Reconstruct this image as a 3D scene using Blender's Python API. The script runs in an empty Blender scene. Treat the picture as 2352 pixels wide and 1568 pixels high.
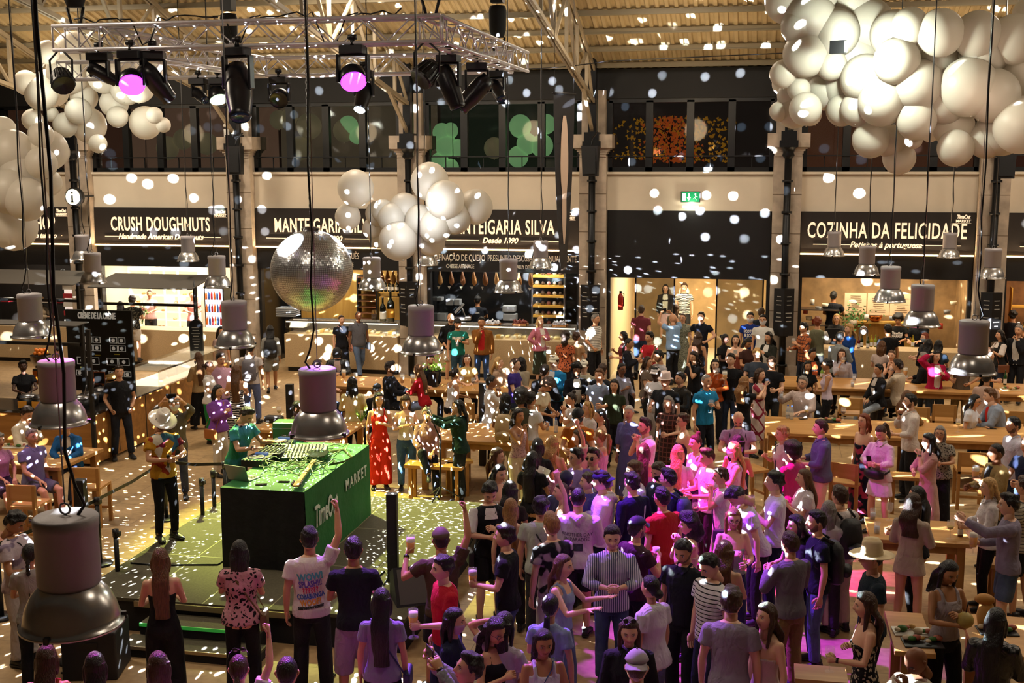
import bpy, math, random
import numpy as np
from mathutils import Vector, Matrix
from mathutils.bvhtree import BVHTree
R = random.Random(7)
S = bpy.context.scene
C = S.collection
PI = math.pi
# ---------------------------------------------------------------- camera, world, exposure
F, PITCH, YAW, ROLL, H = 2755.0, 0.1534, -0.2059, 0.0032, 5.7
cam = bpy.data.cameras.new('camera'); co = bpy.data.objects.new('camera', cam); C.objects.link(co)
cam.sensor_width = 36.0; cam.lens = F/2352*36; cam.clip_start = .1; cam.clip_end = 200
_f = Vector((math.sin(YAW)*math.cos(PITCH), math.cos(YAW)*math.cos(PITCH), -math.sin(PITCH)))
_r = Vector((math.cos(YAW), -math.sin(YAW), 0)); _u = _r.cross(_f)
_r2 = _r*math.cos(ROLL)+_u*(-math.sin(ROLL)); _u2 = _r2.cross(_f)
co.matrix_world = Matrix.Translation((0, 0, H)) @ Matrix((_r2, _u2, -_f)).transposed().to_4x4()
S.camera = co
W = bpy.data.worlds.new('world'); S.world = W; W.use_nodes = True
W.node_tree.nodes['Background'].inputs[0].default_value = (1.0, .80, .58, 1)
W.node_tree.nodes['Background'].inputs[1].default_value = .03
vs = S.view_settings; vs.view_transform = 'Standard'; vs.look = 'None'; vs.gamma = 1; vs.exposure = 0.0
try: vs.use_curve_mapping = False
except Exception: pass
cy = S.cycles
cy.use_denoising = True
cy.max_bounces = 5; cy.diffuse_bounces = 2; cy.glossy_bounces = 3; cy.transmission_bounces = 4; cy.transparent_max_bounces = 8
cy.sample_clamp_indirect = 4; cy.caustics_reflective = False; cy.caustics_refractive = False

def ray(px, py):                                  # pixel of the 2352x1568 frame -> view direction
    u, v = (px-1176)/F, (py-784)/F
    return _f + _r2*u - _u2*v
def G(px, py, z=0.0):                             # where that sight line meets the level z
    d = ray(px, py); t = (z-H)/d.z
    return Vector((d.x*t, d.y*t, z))
def GY(px, py, Y):                                # ... meets the upright plane Y
    d = ray(px, py); t = Y/d.y
    return Vector((d.x*t, Y, H+d.z*t))
def srgb(h):
    h = h.lstrip('#')
    if len(h) == 3: h = ''.join(c*2 for c in h)
    return tuple(((int(h[i:i+2], 16)/255+.055)/1.055)**2.4 if int(h[i:i+2], 16) > 10 else int(h[i:i+2], 16)/255/12.92 for i in (0, 2, 4))

# ---------------------------------------------------------------- big lights of the hall
def light(kind, name, loc, target=None, power=100, col=(1, 1, 1), size=.3, size_y=None, angle=40, blend=.4):
    l = bpy.data.lights.new(name, kind); l.energy = power; l.color = col
    o = bpy.data.objects.new(name, l); C.objects.link(o); o.location = loc
    if kind == 'AREA':
        l.size = size
        if size_y: l.shape = 'RECTANGLE'; l.size_y = size_y
    elif kind == 'SPOT':
        l.spot_size = math.radians(angle); l.spot_blend = blend; l.shadow_soft_size = size
    else: l.shadow_soft_size = size
    if target is not None:
        o.rotation_euler = (Vector(target)-Vector(loc)).to_track_quat('-Z', 'Y').to_euler()
    return o
WARM = (1.0, .83, .64)
WARM2 = (1.0, .80, .58)
for i, (x, y, z, p) in enumerate([(-16, 24, 9.3, 520), (-9, 24.5, 9.3, 480), (-2, 24.5, 9.3, 210), (5.5, 25, 9.3, 320), (12, 24, 9.3, 400),
                                  (-13, 14, 9.5, 430), (5, 14, 9.5, 50), (-5.5, 9, 9.5, 170), (1.5, 8, 9.5, 60), (7.5, 17, 9.5, 250)]):
    light('AREA', 'hall_lamp', (x, y, z), (x, y, 0), p, WARM, 1.6)
# uplights that wash the underside of the roof
for x in (-17, -11.5, -6.5, -1.9, 3.0, 7.8, 12.5):
    light('SPOT', 'roof_uplight', (x, 26.6, 6.4), (x, 28.9, 10), 170, (1.0, .74, .44), .3, angle=150, blend=1)
    light('SPOT', 'front_wash', (x, 22.5, 9.0), (x, 30.3, 4.4), 190, (1.0, .89, .77), .3, angle=75, blend=1)

# ---------------------------------------------------------------- scene-object helpers
MATS = {}
def _bsdf(m): return m.node_tree.nodes['Principled BSDF']
def N(m, t, **k):
    n = m.node_tree.nodes.new(t)
    for a, b in k.items(): setattr(n, a, b)
    return n
def L(m, a, b): m.node_tree.links.new(a, b)
def ramp(m, fac, stops, interp='LINEAR'):
    r = N(m, 'ShaderNodeValToRGB'); r.color_ramp.interpolation = interp
    e = r.color_ramp.elements
    while len(e) < len(stops): e.new(.5)
    for q, (p, c) in zip(e, stops): q.position = p; q.color = (*c, 1)
    L(m, fac, r.inputs[0]); return r
def mat(key, col=(.5, .5, .5), rough=.5, metal=0, emit=None, es=1, trans=0, bump=None, noise=None, alpha=1, spec=None, sss=0):
    """plain procedural material; noise=(scale, amount) mottles the colour, bump=(scale, dist)"""
    if key in MATS: return MATS[key]
    if isinstance(col, str): col = srgb(col)
    m = bpy.data.materials.new(key); m.use_nodes = True; b = _bsdf(m)
    b.inputs['Base Color'].default_value = (*col, 1); b.inputs['Roughness'].default_value = rough
    b.inputs['Metallic'].default_value = metal
    if spec is not None: b.inputs['Specular IOR Level'].default_value = spec
    if emit is not None:
        if isinstance(emit, str): emit = srgb(emit)
        b.inputs['Emission Color'].default_value = (*emit, 1); b.inputs['Emission Strength'].default_value = es
    if trans: b.inputs['Transmission Weight'].default_value = trans
    if alpha < 1: b.inputs['Alpha'].default_value = alpha
    if noise or bump: tc = N(m, 'ShaderNodeTexCoord')
    if noise:
        n = N(m, 'ShaderNodeTexNoise'); n.inputs['Scale'].default_value = noise[0]; n.inputs['Detail'].default_value = 5
        L(m, tc.outputs['Object'], n.inputs['Vector'])
        a = noise[1]
        r = ramp(m, n.outputs[0], [(.3, tuple(c*(1-a) for c in col)), (.7, tuple(min(1, c*(1+a)) for c in col))])
        L(m, r.outputs[0], b.inputs['Base Color'])
    if bump:
        n = N(m, 'ShaderNodeTexNoise'); n.inputs['Scale'].default_value = bump[0]; n.inputs['Detail'].default_value = 4
        L(m, tc.outputs['Object'], n.inputs['Vector'])
        bp = N(m, 'ShaderNodeBump'); bp.inputs['Distance'].default_value = bump[1]; bp.inputs['Strength'].default_value = 1
        L(m, n.outputs[0], bp.inputs['Height']); L(m, bp.outputs[0], b.inputs['Normal'])
    MATS[key] = m; return m
def wood(key, c1, c2, scale=3, rough=.45, axis='X'):
    if key in MATS: return MATS[key]
    m = bpy.data.materials.new(key); m.use_nodes = True; b = _bsdf(m)
    tc = N(m, 'ShaderNodeTexCoord'); mp = N(m, 'ShaderNodeMapping')
    sc = {'X': (.6, 6, 6), 'Y': (6, .6, 6), 'Z': (6, 6, .6)}[axis]
    mp.inputs['Scale'].default_value = [s*scale for s in sc]
    L(m, tc.outputs['Object'], mp.inputs[0])
    n = N(m, 'ShaderNodeTexNoise'); n.inputs['Scale'].default_value = 1; n.inputs['Detail'].default_value = 6; n.inputs['Distortion'].default_value = .6
    L(m, mp.outputs[0], n.inputs['Vector'])
    r = ramp(m, n.outputs[0], [(.3, srgb(c1)), (.7, srgb(c2))]); L(m, r.outputs[0], b.inputs['Base Color'])
    b.inputs['Roughness'].default_value = rough; MATS[key] = m; return m

class MB:
    """collects shapes, then links them as ONE mesh object"""
    def __init__(s): s.v = []; s.f = []; s.m = []; s.sm = []
    def add(s, vs, fs, mi=0, smooth=False):
        o = len(s.v); s.v += [tuple(p) for p in vs]; s.f += [tuple(i+o for i in f) for f in fs]
        s.m += [mi]*len(fs); s.sm += [smooth]*len(fs); return s
    def box(s, c, d, rz=0, mi=0, mtx=None):
        x, y, z = d[0]/2, d[1]/2, d[2]/2
        P = [Vector((a*x, b*y, e*z)) for a in (-1, 1) for b in (-1, 1) for e in (-1, 1)]
        if mtx is not None: P = [mtx @ p for p in P]
        if rz:
            q = Matrix.Rotation(rz, 3, 'Z'); P = [q @ p for p in P]
        P = [p+Vector(c) for p in P]
        return s.add(P, [(0, 1, 3, 2), (4, 6, 7, 5), (0, 4, 5, 1), (2, 3, 7, 6), (0, 2, 6, 4), (1, 5, 7, 3)], mi)
    def b2(s, lo, hi, mi=0):
        return s.box([(a+b)/2 for a, b in zip(lo, hi)], [b-a for a, b in zip(lo, hi)], 0, mi)
    def bar(s, p0, p1, w, h=None, mi=0):               # rectangular bar between two points
        p0, p1 = Vector(p0), Vector(p1); d = p1-p0; q = d.to_track_quat('X', 'Z').to_matrix()
        return s.box((p0+p1)/2, (d.length, w, h or w), 0, mi, q)
    def tube(s, pts, r, n=8, mi=0, smooth=True, caps=True, flat=1.0):
        pts = [Vector(p) for p in pts]; rs = r if isinstance(r, (list, tuple)) else [r]*len(pts)
        t0 = (pts[1]-pts[0]).normalized(); a = t0.orthogonal().normalized() if abs(t0.x) > .9 else t0.cross(Vector((1, 0, 0))).normalized()
        vs, fs = [], []
        for i, p in enumerate(pts):
            t = (pts[min(i+1, len(pts)-1)]-pts[max(i-1, 0)])
            t = t.normalized() if t.length > 1e-9 else t0
            a = (a-t*a.dot(t)); a = a.normalized() if a.length > 1e-6 else t.orthogonal().normalized()
            b = t.cross(a)
            ra, rb = rs[i] if isinstance(rs[i], (tuple, list)) else (rs[i], rs[i]*flat)
            for k in range(n):
                w = 2*PI*k/n; vs.append(p+a*(math.cos(w)*ra)+b*(math.sin(w)*rb))
        for i in range(len(pts)-1):
            for k in range(n):
                k2 = (k+1) % n; fs.append((i*n+k, i*n+k2, (i+1)*n+k2, (i+1)*n+k))
        if caps: fs.append(tuple(reversed(range(n)))); fs.append(tuple((len(pts)-1)*n+k for k in range(n)))
        return s.add(vs, fs, mi, smooth)
    def lathe(s, prof, c=(0, 0, 0), n=24, mi=0, smooth=True, mtx=None):   # profile of (radius, height)
        vs, fs = [], []
        for r, z in prof:
            for k in range(n):
                w = 2*PI*k/n; p = Vector((r*math.cos(w), r*math.sin(w), z))
                if mtx is not None: p = mtx @ p
                vs.append(p+Vector(c))
        for i in range(len(prof)-1):
            for k in range(n):
                k2 = (k+1) % n; fs.append((i*n+k, i*n+k2, (i+1)*n+k2, (i+1)*n+k))
        return s.add(vs, fs, mi, smooth)
    def ball(s, c, r, n=16, mi=0, sc=(1, 1, 1)):
        m = n//2+1; vs, fs = [], []
        for i in range(m):
            a = PI*i/(m-1)
            for k in range(n):
                w = 2*PI*k/n
                vs.append((c[0]+r*sc[0]*math.sin(a)*math.cos(w), c[1]+r*sc[1]*math.sin(a)*math.sin(w), c[2]+r*sc[2]*math.cos(a)))
        for i in range(m-1):
            for k in range(n):
                k2 = (k+1) % n; fs.append((i*n+k, (i+1)*n+k, (i+1)*n+k2, i*n+k2))
        return s.add(vs, fs, mi, True)
    def quad(s, a, b, c, d, mi=0): return s.add([a, b, c, d], [(0, 1, 2, 3)], mi)
    def mesh(s, name):
        me = bpy.data.meshes.new(name); me.from_pydata(s.v, [], s.f)
        me.polygons.foreach_set('material_index', s.m); me.polygons.foreach_set('use_smooth', s.sm); me.update(); return me
    def build(s, name, mats, parent=None, bevel=0, **k):
        me = s.mesh(name); o = bpy.data.objects.new(name, me); C.objects.link(o)
        for m in (mats if isinstance(mats, (list, tuple)) else [mats]): me.materials.append(m)
        if parent is not None: o.parent = parent
        if bevel:
            bv = o.modifiers.new('b', 'BEVEL'); bv.width = bevel; bv.segments = 2; bv.limit_method = 'ANGLE'
        if k: tag(o, **k)
        return o
def tag(o, label=None, cat=None, group=None, kind=None):
    if label: o['label'] = label
    if cat: o['category'] = cat
    if group: o['group'] = group
    if kind: o['kind'] = kind
    return o
def thing(name, label, cat, loc=(0, 0, 0), rz=0, group=None, kind=None):
    o = bpy.data.objects.new(name, None); C.objects.link(o); o.location = loc; o.rotation_euler = (0, 0, rz)
    o.empty_display_size = .1
    return tag(o, label, cat, group, kind)
def struct(o, kind='structure'): o['kind'] = kind; return o
def dup(o, parent=None, loc=None, rz=None, label=None, group=None):
    c = o.copy(); C.objects.link(c); c.parent = parent
    if loc is not None: c.location = loc
    if rz is not None: c.rotation_euler = (0, 0, rz)
    if label: c['label'] = label
    if group: c['group'] = group
    for ch in list(o.children): dup(ch, c)
    return c
def text(name, s, loc, size, m, parent=None, rot=(PI/2, 0, 0), xs=1, bold=0, shear=0, align='CENTER', depth=.01, sp=1, ls=1.0):
    cu = bpy.data.curves.new(name, 'FONT'); cu.body = s; cu.size = size; cu.offset = bold; cu.shear = shear; cu.extrude = depth
    cu.align_x = align; cu.align_y = 'CENTER'; cu.space_character = sp; cu.space_line = ls; cu.materials.append(m); cu.resolution_u = 3
    o = bpy.data.objects.new(name, cu); C.objects.link(o); o.location = loc; o.rotation_euler = rot; o.scale = (xs, 1, 1)
    if parent is not None: o.parent = parent
    return o

M_BLACK = mat('black_paint', '#0d0e10', .45); M_DARK = mat('dark_metal', '#15161a', .35, .3)
M_STONE = mat('limestone', '#b5a592', .8, noise=(3, .25), bump=(30, .004))
M_CREAM = mat('cream_wall', '#ddd0ba', .85, noise=(1.2, .06))
M_WHITE = mat('white_paint', '#e8e4da', .5); M_STEEL = mat('steel', '#8f8f94', .28, 1)
M_LETTER = mat('sign_letters', '#f2dcb8', .5, emit='#ffe2c0', es=.75)
M_GLASS = mat('clear_glass', (.95, .97, .97), .03, trans=1.0, alpha=.35)
M_PINE = wood('pine_top', '#b07c3e', '#c9975a', 1.2, .4)
M_PINEY = wood('pine_frame', '#9c6a30', '#b8854a', 1.2, .5, 'Z')
# ================================================================ building shell
YW = 30.3
SP, X0 = 4.75, -18.446
PX = [X0+SP*i for i in range(-1, 7)]               # pier centres
ZL, ZS1, ZS0, ZF = 5.27, 4.337, 3.304, 2.72       # ledge, sign top, sign foot, opening head
ZT, ZR = 7.05, 7.72
# floor
m = bpy.data.materials.new('stone_floor'); m.use_nodes = True; b = _bsdf(m)
tc = N(m, 'ShaderNodeTexCoord'); br = N(m, 'ShaderNodeTexBrick'); br.offset = .5
br.inputs['Scale'].default_value = 1; br.inputs['Mortar Size'].default_value = .006; br.inputs['Brick Width'].default_value = 1.6; br.inputs['Row Height'].default_value = 1.1
br.inputs['Color1'].default_value = (*srgb('#b89a70'), 1); br.inputs['Color2'].default_value = (*srgb('#b4966c'), 1); br.inputs['Mortar'].default_value = (*srgb('#8a7150'), 1)
L(m, tc.outputs['Object'], br.inputs['Vector'])
n = N(m, 'ShaderNodeTexNoise'); n.inputs['Scale'].default_value = 9; n.inputs['Detail'].default_value = 8; L(m, tc.outputs['Object'], n.inputs['Vector'])
n2 = N(m, 'ShaderNodeTexNoise'); n2.inputs['Scale'].default_value = .8; n2.inputs['Detail'].default_value = 4; L(m, tc.outputs['Object'], n2.inputs['Vector'])
r = ramp(m, n.outputs[0], [(.35, (.84, .82, .78)), (.6, (1.05, 1.04, 1.02))]); r2 = ramp(m, n2.outputs[0], [(.3, (.86, .85, .84)), (.7, (1.06, 1.05, 1.04))])
mx = N(m, 'ShaderNodeMixRGB', blend_type='MULTIPLY'); mx.inputs[0].default_value = 1; L(m, br.outputs[0], mx.inputs[1]); L(m, r.outputs[0], mx.inputs[2])
mx2 = N(m, 'ShaderNodeMixRGB', blend_type='MULTIPLY'); mx2.inputs[0].default_value = .8; L(m, mx.outputs[0], mx2.inputs[1]); L(m, r2.outputs[0], mx2.inputs[2])
L(m, mx2.outputs[0], b.inputs['Base Color']); b.inputs['Roughness'].default_value = .5
struct(MB().b2((-32, -2, -.2), (26, 37, 0)).build('floor', m))

# piers: stone pilaster with cap, iron column in front
iron = mat('iron_column', '#0e1013', .4, .4)
for i, x in enumerate(PX):
    w = .34
    q = MB(); q.b2((x-w, YW-.28, 0), (x+w, YW+.5, ZL+.42)); q.b2((x-w-.04, YW-.32, 0), (x+w+.04, YW-.2, .55))
    for k in range(5): q.b2((x-w-.003, YW-.285, .95+k*.95), (x+w+.003, YW-.27, .965+k*.95), 1)
    q.b2((x-w-.16, YW-.45, ZL+.62), (x-.13, YW+.5, ZL+.95)); q.b2((x+.13, YW-.45, ZL+.62), (x+w+.16, YW+.5, ZL+.95))
    for sx in (-1, 1):                             # curved bracket under the cap
        for k in range(5):
            a = k/5*PI/2; a2 = (k+1)/5*PI/2
            e = w-.02+.18*(1-math.cos(a2)); xa, xb = sorted((x+sx*.13, x+sx*e))
            q.b2((xa, YW-.3-.12*(1-math.cos(a2)), ZL+.4+.22*math.sin(a)), (xb, YW+.5, ZL+.4+.22*math.sin(a2)+.001))
    q.b2((x-w+.04, YW-.2, ZL+.95), (x-.10, YW+.5, ZT+.25)); q.b2((x+.10, YW-.2, ZL+.95), (x+w-.04, YW+.5, ZT+.25))
    struct(q.build('trim_%d' % (i+20), [M_STONE, mat('stone_joint', '#6d5c48', .9)]))
    c = MB(); c.tube([(x, YW-.42, 0), (x, YW-.42, ZL+.45)], .085, 12)
    for k in range(7): c.tube([(x, YW-.42, .55+k*.75), (x, YW-.42, .61+k*.75)], .125, 12)
    c.lathe([(.09, ZL+.35), (.15, ZL+.42), (.12, ZL+.5), (.17, ZL+.6), (.2, ZL+.62)], (x, YW-.42, 0), 12)
    c.b2((x-.22, YW-.62, ZL+.62), (x+.22, YW-.2, ZL+.78)); c.b2((x-.18, YW-.58, ZL+.78), (x+.18, YW-.22, ZL+1.0)); c.b2((x-.10, YW-.5, ZL+1.0), (x+.10, YW-.3, ZR+.6))
    struct(c.build('trim_%d' % (i+40), iron))

M_SIGN = bpy.data.materials.new('sign_board'); M_SIGN.use_nodes = True; b = _bsdf(M_SIGN)
b.inputs['Base Color'].default_value = (*srgb('#1f1814'), 1); b.inputs['Roughness'].default_value = .7
warmtube = mat('sign_light_strip', '#ffd9a0', .5, emit='#ffc98a', es=5)
M_FAS = mat('fascia_black', '#101113', .5)
cream = MB()
win = MB(); frames = MB()
def bayx(i): return PX[i+1]+.36, PX[i+2]-.36
SIGN = {}
for i in range(-1, 6):
    a, e = bayx(i)
    c = MB(); c.b2((a-.1, YW, ZS1), (e+.1, YW+.3, ZL)); c.b2((a-.1, YW-.10, ZL-.03), (e+.1, YW+.3, ZL+.03))
    struct(c.build('wall_%s' % ['west', 'a', 'b', 'c', 'd', 'e', 'east'][i+1], M_CREAM))
    f = MB()
    if i != 3: f.b2((a, YW-.02, ZF), (e, YW+.25, ZS0))
    else: f.b2((a, YW-.02, ZF-.08), (e, YW+.25, ZS1))
    f.b2((a, YW-.0, 0), (a+.07, YW+.2, ZF)); f.b2((e-.07, YW, 0), (e, YW+.2, ZF))
    struct(f.build('trim_%d' % (i+61), M_FAS))
    if i != 3:
        t = thing('shop_sign', '', 'sign', ((a+e)/2, YW-.08, ZS0), 0, 'shop signs along the wall')
        MB().b2((a-(a+e)/2, 0, 0), (e-(a+e)/2, .06, ZS1-ZS0)).build('board', M_SIGN, t)
        MB().b2((a-(a+e)/2, -.06, -.01), (e-(a+e)/2, .0, .025)).build('light_strip', [warmtube], t)
        o = light('AREA', 'sign_strip_lamp', ((a+e)/2, YW-.13, ZS0-.0), ((a+e)/2, YW-.055, ZS0+1), 150, (1, .72, .42), e-a-.1, .05)
        SIGN[i] = t
def sign_words(i, main, sub, xc=0, ms=.52, xs=.62, line=True, subw=1.2):
    t = SIGN[i]
    text('lettering', main, (xc, -.02, .57), ms, M_LETTER, t, xs=xs, bold=.007, sp=1.1)
    text('subtitle', sub, (xc, -.02, .24), .20, M_LETTER, t, xs=.95, bold=.004, shear=.3)
    a, e = bayx(i); hw = (e-a)/2-.3
    q = MB(); q.b2((-hw, -.02, .235), (xc-subw, 0, .25)); q.b2((xc+subw, -.02, .235), (hw, 0, .25)); q.build('rule', M_LETTER, t)
def logo(i, x):
    t = SIGN[i]
    text('small_logo', 'TimeOut', (x, -.02, .93), .13, M_LETTER, t, xs=.62, bold=.004, shear=.12)
    text('small_logo', 'MARKET', (x, -.02, .83), .09, M_LETTER, t, xs=1.0, bold=.003)
    MB().b2((x-.18, -.015, .775), (x+.18, 0, .78)).build('small_rule', M_LETTER, t)
hw = (bayx(0)[1]-bayx(0)[0])/2
sign_words(0, 'CRUSH DOUGHNUTS', 'Handmade American Doughnuts', -.05, ms=.53, xs=.53, subw=1.22); logo(0, hw-.28)
SIGN[0]['label'] = 'black shop sign reading CRUSH DOUGHNUTS above the doughnut stall'
sign_words(1, 'MANTEIGARIA SILVA', 'Desde 1890', -.05, ms=.52, xs=.545, subw=.55); logo(1, hw-.28)
SIGN[1]['label'] = 'black sign reading MANTEIGARIA behind the mirror ball'
sign_words(2, 'MANTEIGARIA SILVA', 'Desde 1890', -.05, ms=.52, xs=.545, subw=.55); logo(2, hw-.28)
SIGN[2]['label'] = 'black sign reading MANTEIGARIA SILVA, right of the white balloons'
sign_words(4, 'COZINHA DA FELICIDADE', 'Petiscos à portuguesa', -.02, ms=.53, xs=.54, subw=.82); logo(4, hw-.28)
SIGN[4]['label'] = 'black shop sign reading COZINHA DA FELICIDADE above the open kitchen'
sign_words(-1, 'SHOP', 'a e tabaco', 1.15, ms=.53, xs=.53, subw=.55); logo(-1, hw-.28)
SIGN[-1]['label'] = 'black shop sign at the left edge, partly hidden by balloons'
MB().b2((-hw+.3, -.02, .235), (0, 0, .25)).build('rule', M_LETTER, SIGN[5])
SIGN[5]['label'] = 'black shop sign at the right edge with a single thin line'
# fascia words of the ham shop
def fwords(i, s1, s2, px, sz):
    x = GY(px, 600, YW-.03).x
    t = thing('fascia_lettering', '', 'lettering', (x, YW-.03, 3.0), 0, 'white words on the black fascia')
    text('words', s1, (0, -.01, .08), sz, mat('chalk_white', '#cfc8bb', .7), t, xs=.55); text('words', s2, (0, -.01, -.14), sz*.62, mat('chalk_white'), t, xs=.62)
    return t
fwords(2, 'AFINAÇÃO DE QUEIJO', 'CHEESE AFFINAGE', 1057, .24)['label'] = 'white words AFINAÇÃO DE QUEIJO on the black fascia'
fwords(2, 'PRESUNTO DESOSSADO MANUALMENTE', 'MANUALLY DEBONED IN HOUSE', 1222, .23)['label'] = 'white words beginning PRESUNTO DESOSSADO on the black fascia'
fwords(1, 'QUEIJO PORTUGUÊS', 'PORTUGUESE CHEESE', 775, .24)['label'] = 'white words ending in GUÊS on the fascia right of the mirror ball'

# upper glazed gallery: dark frames, panes, dim rooms behind
M_PANE = mat('gallery_pane', '#0c0f12', .05, spec=.5, alpha=.45)
M_FR = mat('window_frame', '#0b0e10', .4)
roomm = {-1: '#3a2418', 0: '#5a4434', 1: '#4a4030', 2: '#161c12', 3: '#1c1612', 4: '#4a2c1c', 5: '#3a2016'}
for i in range(-1, 6):
    a, e = bayx(i)
    f = MB(); f.b2((a, YW+.02, ZL+.02), (e, YW+.2, ZL+.14)); f.b2((a, YW+.02, ZT-.05), (e, YW+.2, ZT+.05))
    k = 5 if i != 3 else 5
    wds = [a+(e-a)*j/4 for j in range(5)]
    for j, x in enumerate(wds): f.b2((x-.09, YW+.02, ZL), (x+.09, YW+.2, ZT))
    for j in range(4): f.b2(((wds[j]+wds[j+1])/2-.01, YW+.06, ZL), ((wds[j]+wds[j+1])/2+.01, YW+.1, ZL+.42))
    f.b2((a, YW-.02, ZL+.40), (e, YW+.02, ZL+.43))
    t = f.build('window_%d' % (i+2), M_FR); struct(t)
    for j in range(4):
        MB().b2((wds[j]+.09, YW+.1, ZL+.14), (wds[j+1]-.09, YW+.115, ZT-.05)).build('pane', M_PANE, t)
    struct(MB().b2((a-.4, YW-.04, ZT+.05), (e+.4, YW+.3, ZR+.1)).build('trim_%d' % (i+81), mat('frieze', '#07090b', .7)))
    # room behind; its wall glows in place of room lighting
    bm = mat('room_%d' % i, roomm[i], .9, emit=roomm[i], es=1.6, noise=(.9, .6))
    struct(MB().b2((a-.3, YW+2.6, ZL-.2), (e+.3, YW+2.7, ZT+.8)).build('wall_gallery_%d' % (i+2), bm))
struct(MB().b2((-26, YW+.3, ZL-.1), (18, YW+3, ZL)).build('floor_gallery', mat('gallery_floor', '#3a2a1c', .7)))
struct(MB().b2((-26, YW+.3, ZT+.2), (18, YW+3, ZT+.3)).build('ceiling_gallery', mat('gallery_ceiling', '#15110d', .9)))
# autumn tree, its light put into the leaves as glow, seen through the glass of bay 3
t = thing('lit_tree', 'orange lit tree seen through the upper windows', 'tree', (GY(1540, 320, YW+2.3).x, YW+2.3, ZL))
q = MB(); q.tube([(0, 0, 0), (.02, 0, .5), (-.03, 0, .9)], [.06, .05, .03], 6)
for k in range(9):
    a = R.uniform(-1, 1); q.tube([(0, 0, .6+k*.05), (a*.5, R.uniform(-.1, .1), 1.0+R.random()*.5)], [.025, .008], 5)
q.build('trunk', mat('bark_dark', '#2a1a10', .9), t)
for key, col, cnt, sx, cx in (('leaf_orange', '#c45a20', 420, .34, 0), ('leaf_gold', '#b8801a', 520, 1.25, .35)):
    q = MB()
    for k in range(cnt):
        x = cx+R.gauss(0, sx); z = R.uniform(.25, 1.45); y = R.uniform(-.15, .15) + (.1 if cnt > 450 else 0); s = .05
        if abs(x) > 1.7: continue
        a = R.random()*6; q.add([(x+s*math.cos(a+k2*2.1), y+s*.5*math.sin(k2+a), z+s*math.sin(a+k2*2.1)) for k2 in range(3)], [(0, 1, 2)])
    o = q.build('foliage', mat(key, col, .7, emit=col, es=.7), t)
# interior balloons whose own glow stands in for room light (second room windows)
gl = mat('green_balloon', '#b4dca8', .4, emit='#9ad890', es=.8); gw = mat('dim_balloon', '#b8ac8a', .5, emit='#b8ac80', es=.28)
def orb(px, py, r, Y, m_, name, label, cat, group):
    p = GY(px, py, Y); rr = r/F*Y
    q = MB(); q.ball((0, 0, 0), rr, 20, 0, (1, 1, 1.05)); q.lathe([(rr*.07, -rr*1.12), (rr*.02, -rr*1.04)], (0, 0, 0), 6)
    o = q.build(name, m_); o.location = p; return tag(o, label, cat, group)
for px, py, r in [(1015, 305, 22), (1035, 300, 18), (1025, 335, 26), (1052, 340, 20), (1010, 372, 22), (1035, 385, 20), (1195, 290, 26), (1210, 330, 24), (1255, 285, 22), (1245, 335, 26), (1190, 360, 24), (800, 290, 24), (820, 310, 20)]:
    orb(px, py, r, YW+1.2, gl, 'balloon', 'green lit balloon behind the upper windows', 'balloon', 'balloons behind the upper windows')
for px, py, r in [(640, 275, 22), (665, 268, 20), (710, 290, 30), (790, 300, 26), (690, 340, 28), (385, 340, 28), (420, 320, 24), (475, 330, 26), (1135, 340, 24)]:
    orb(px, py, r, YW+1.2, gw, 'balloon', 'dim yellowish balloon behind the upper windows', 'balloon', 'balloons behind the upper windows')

# roof: corrugated sheets, purlins and trusses
sl = math.radians(18.5)
def roofz(y): return ZR+.12+(YW-y)*math.tan(sl)
q = MB(); vs = []; fs = []
nx = 0; x = -27.0
prof = [(0, 0), (.07, 0), (.10, .05), (.17, .05), (.20, 0)]
xs = []
while x < 20:
    for dx, dz in prof[:4]: xs.append((x+dx, dz))
    x += .21
ys = [YW+.3, 26, 20, 12, 2]
for y in ys:
    for x, dz in xs: vs.append((x, y, roofz(y)+dz))
n_ = len(xs)
for j in range(len(ys)-1):
    for k in range(n_-1): fs.append((j*n_+k, j*n_+k+1, (j+1)*n_+k+1, (j+1)*n_+k))
q.add(vs, fs)
struct(q.build('ceiling', mat('roof_sheet', '#b8a680', .6, noise=(1.5, .15))))
k = 0; y = YW-.35
while y > 15:
    q = MB(); z = roofz(y)
    q.b2((-27, y-.03, z-.12), (20, y+.03, z-.01)); q.b2((-27, y-.06, z-.13), (20, y+.06, z-.118))
    struct(q.build('beam_%d' % k, mat('purlin', '#8a8068', .6))); k += 1; y -= .93
M_TR = mat('truss_paint', '#9c8f78', .5, noise=(4, .12))
cb = math.tan(math.radians(10))
for i, x in enumerate(PX[1:]):
    q = MB(); y0 = YW-.35
    def zb(y): return ZR-.72+(y0-y)*cb
    def zt(y): return roofz(y)-.20
    for dx in (-.05, .05):
        q.bar((x+dx, y0, zb(y0)), (x+dx, 13, zb(13)), .05, .09); q.bar((x+dx, y0, zt(y0)), (x+dx, 13, zt(13)), .05, .09)
    y = y0; k = 0
    while y > 14:
        q.bar((x, y, zb(y)), (x, y, zt(y)), .09, .07); yn = y-(1.1 if k == 0 else 1.5)
        q.bar((x, y, zt(y) if k % 2 else zb(y)), (x, yn, zb(yn) if k % 2 else zt(yn)), .07, .05)
        y = yn; k += 1
    # fan brackets from the column head
    q.bar((x, y0-.02, ZL+.98), (x, y0-1.6, zb(y0-1.6)), .08)
    struct(q.build('beam_%d' % (i+60), M_TR))
# small cable across the roof
q = MB(); q.tube([tuple(GY(1000+20*k, 140-18*math.sin((k)/20*PI)*-1, 27)) for k in range(0, 21, 2)]+[tuple(GY(1800, 122, 27))], .012, 5)
q.build('cable', M_BLACK, label='thin black cable sagging under the roof', cat='cable')
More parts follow.
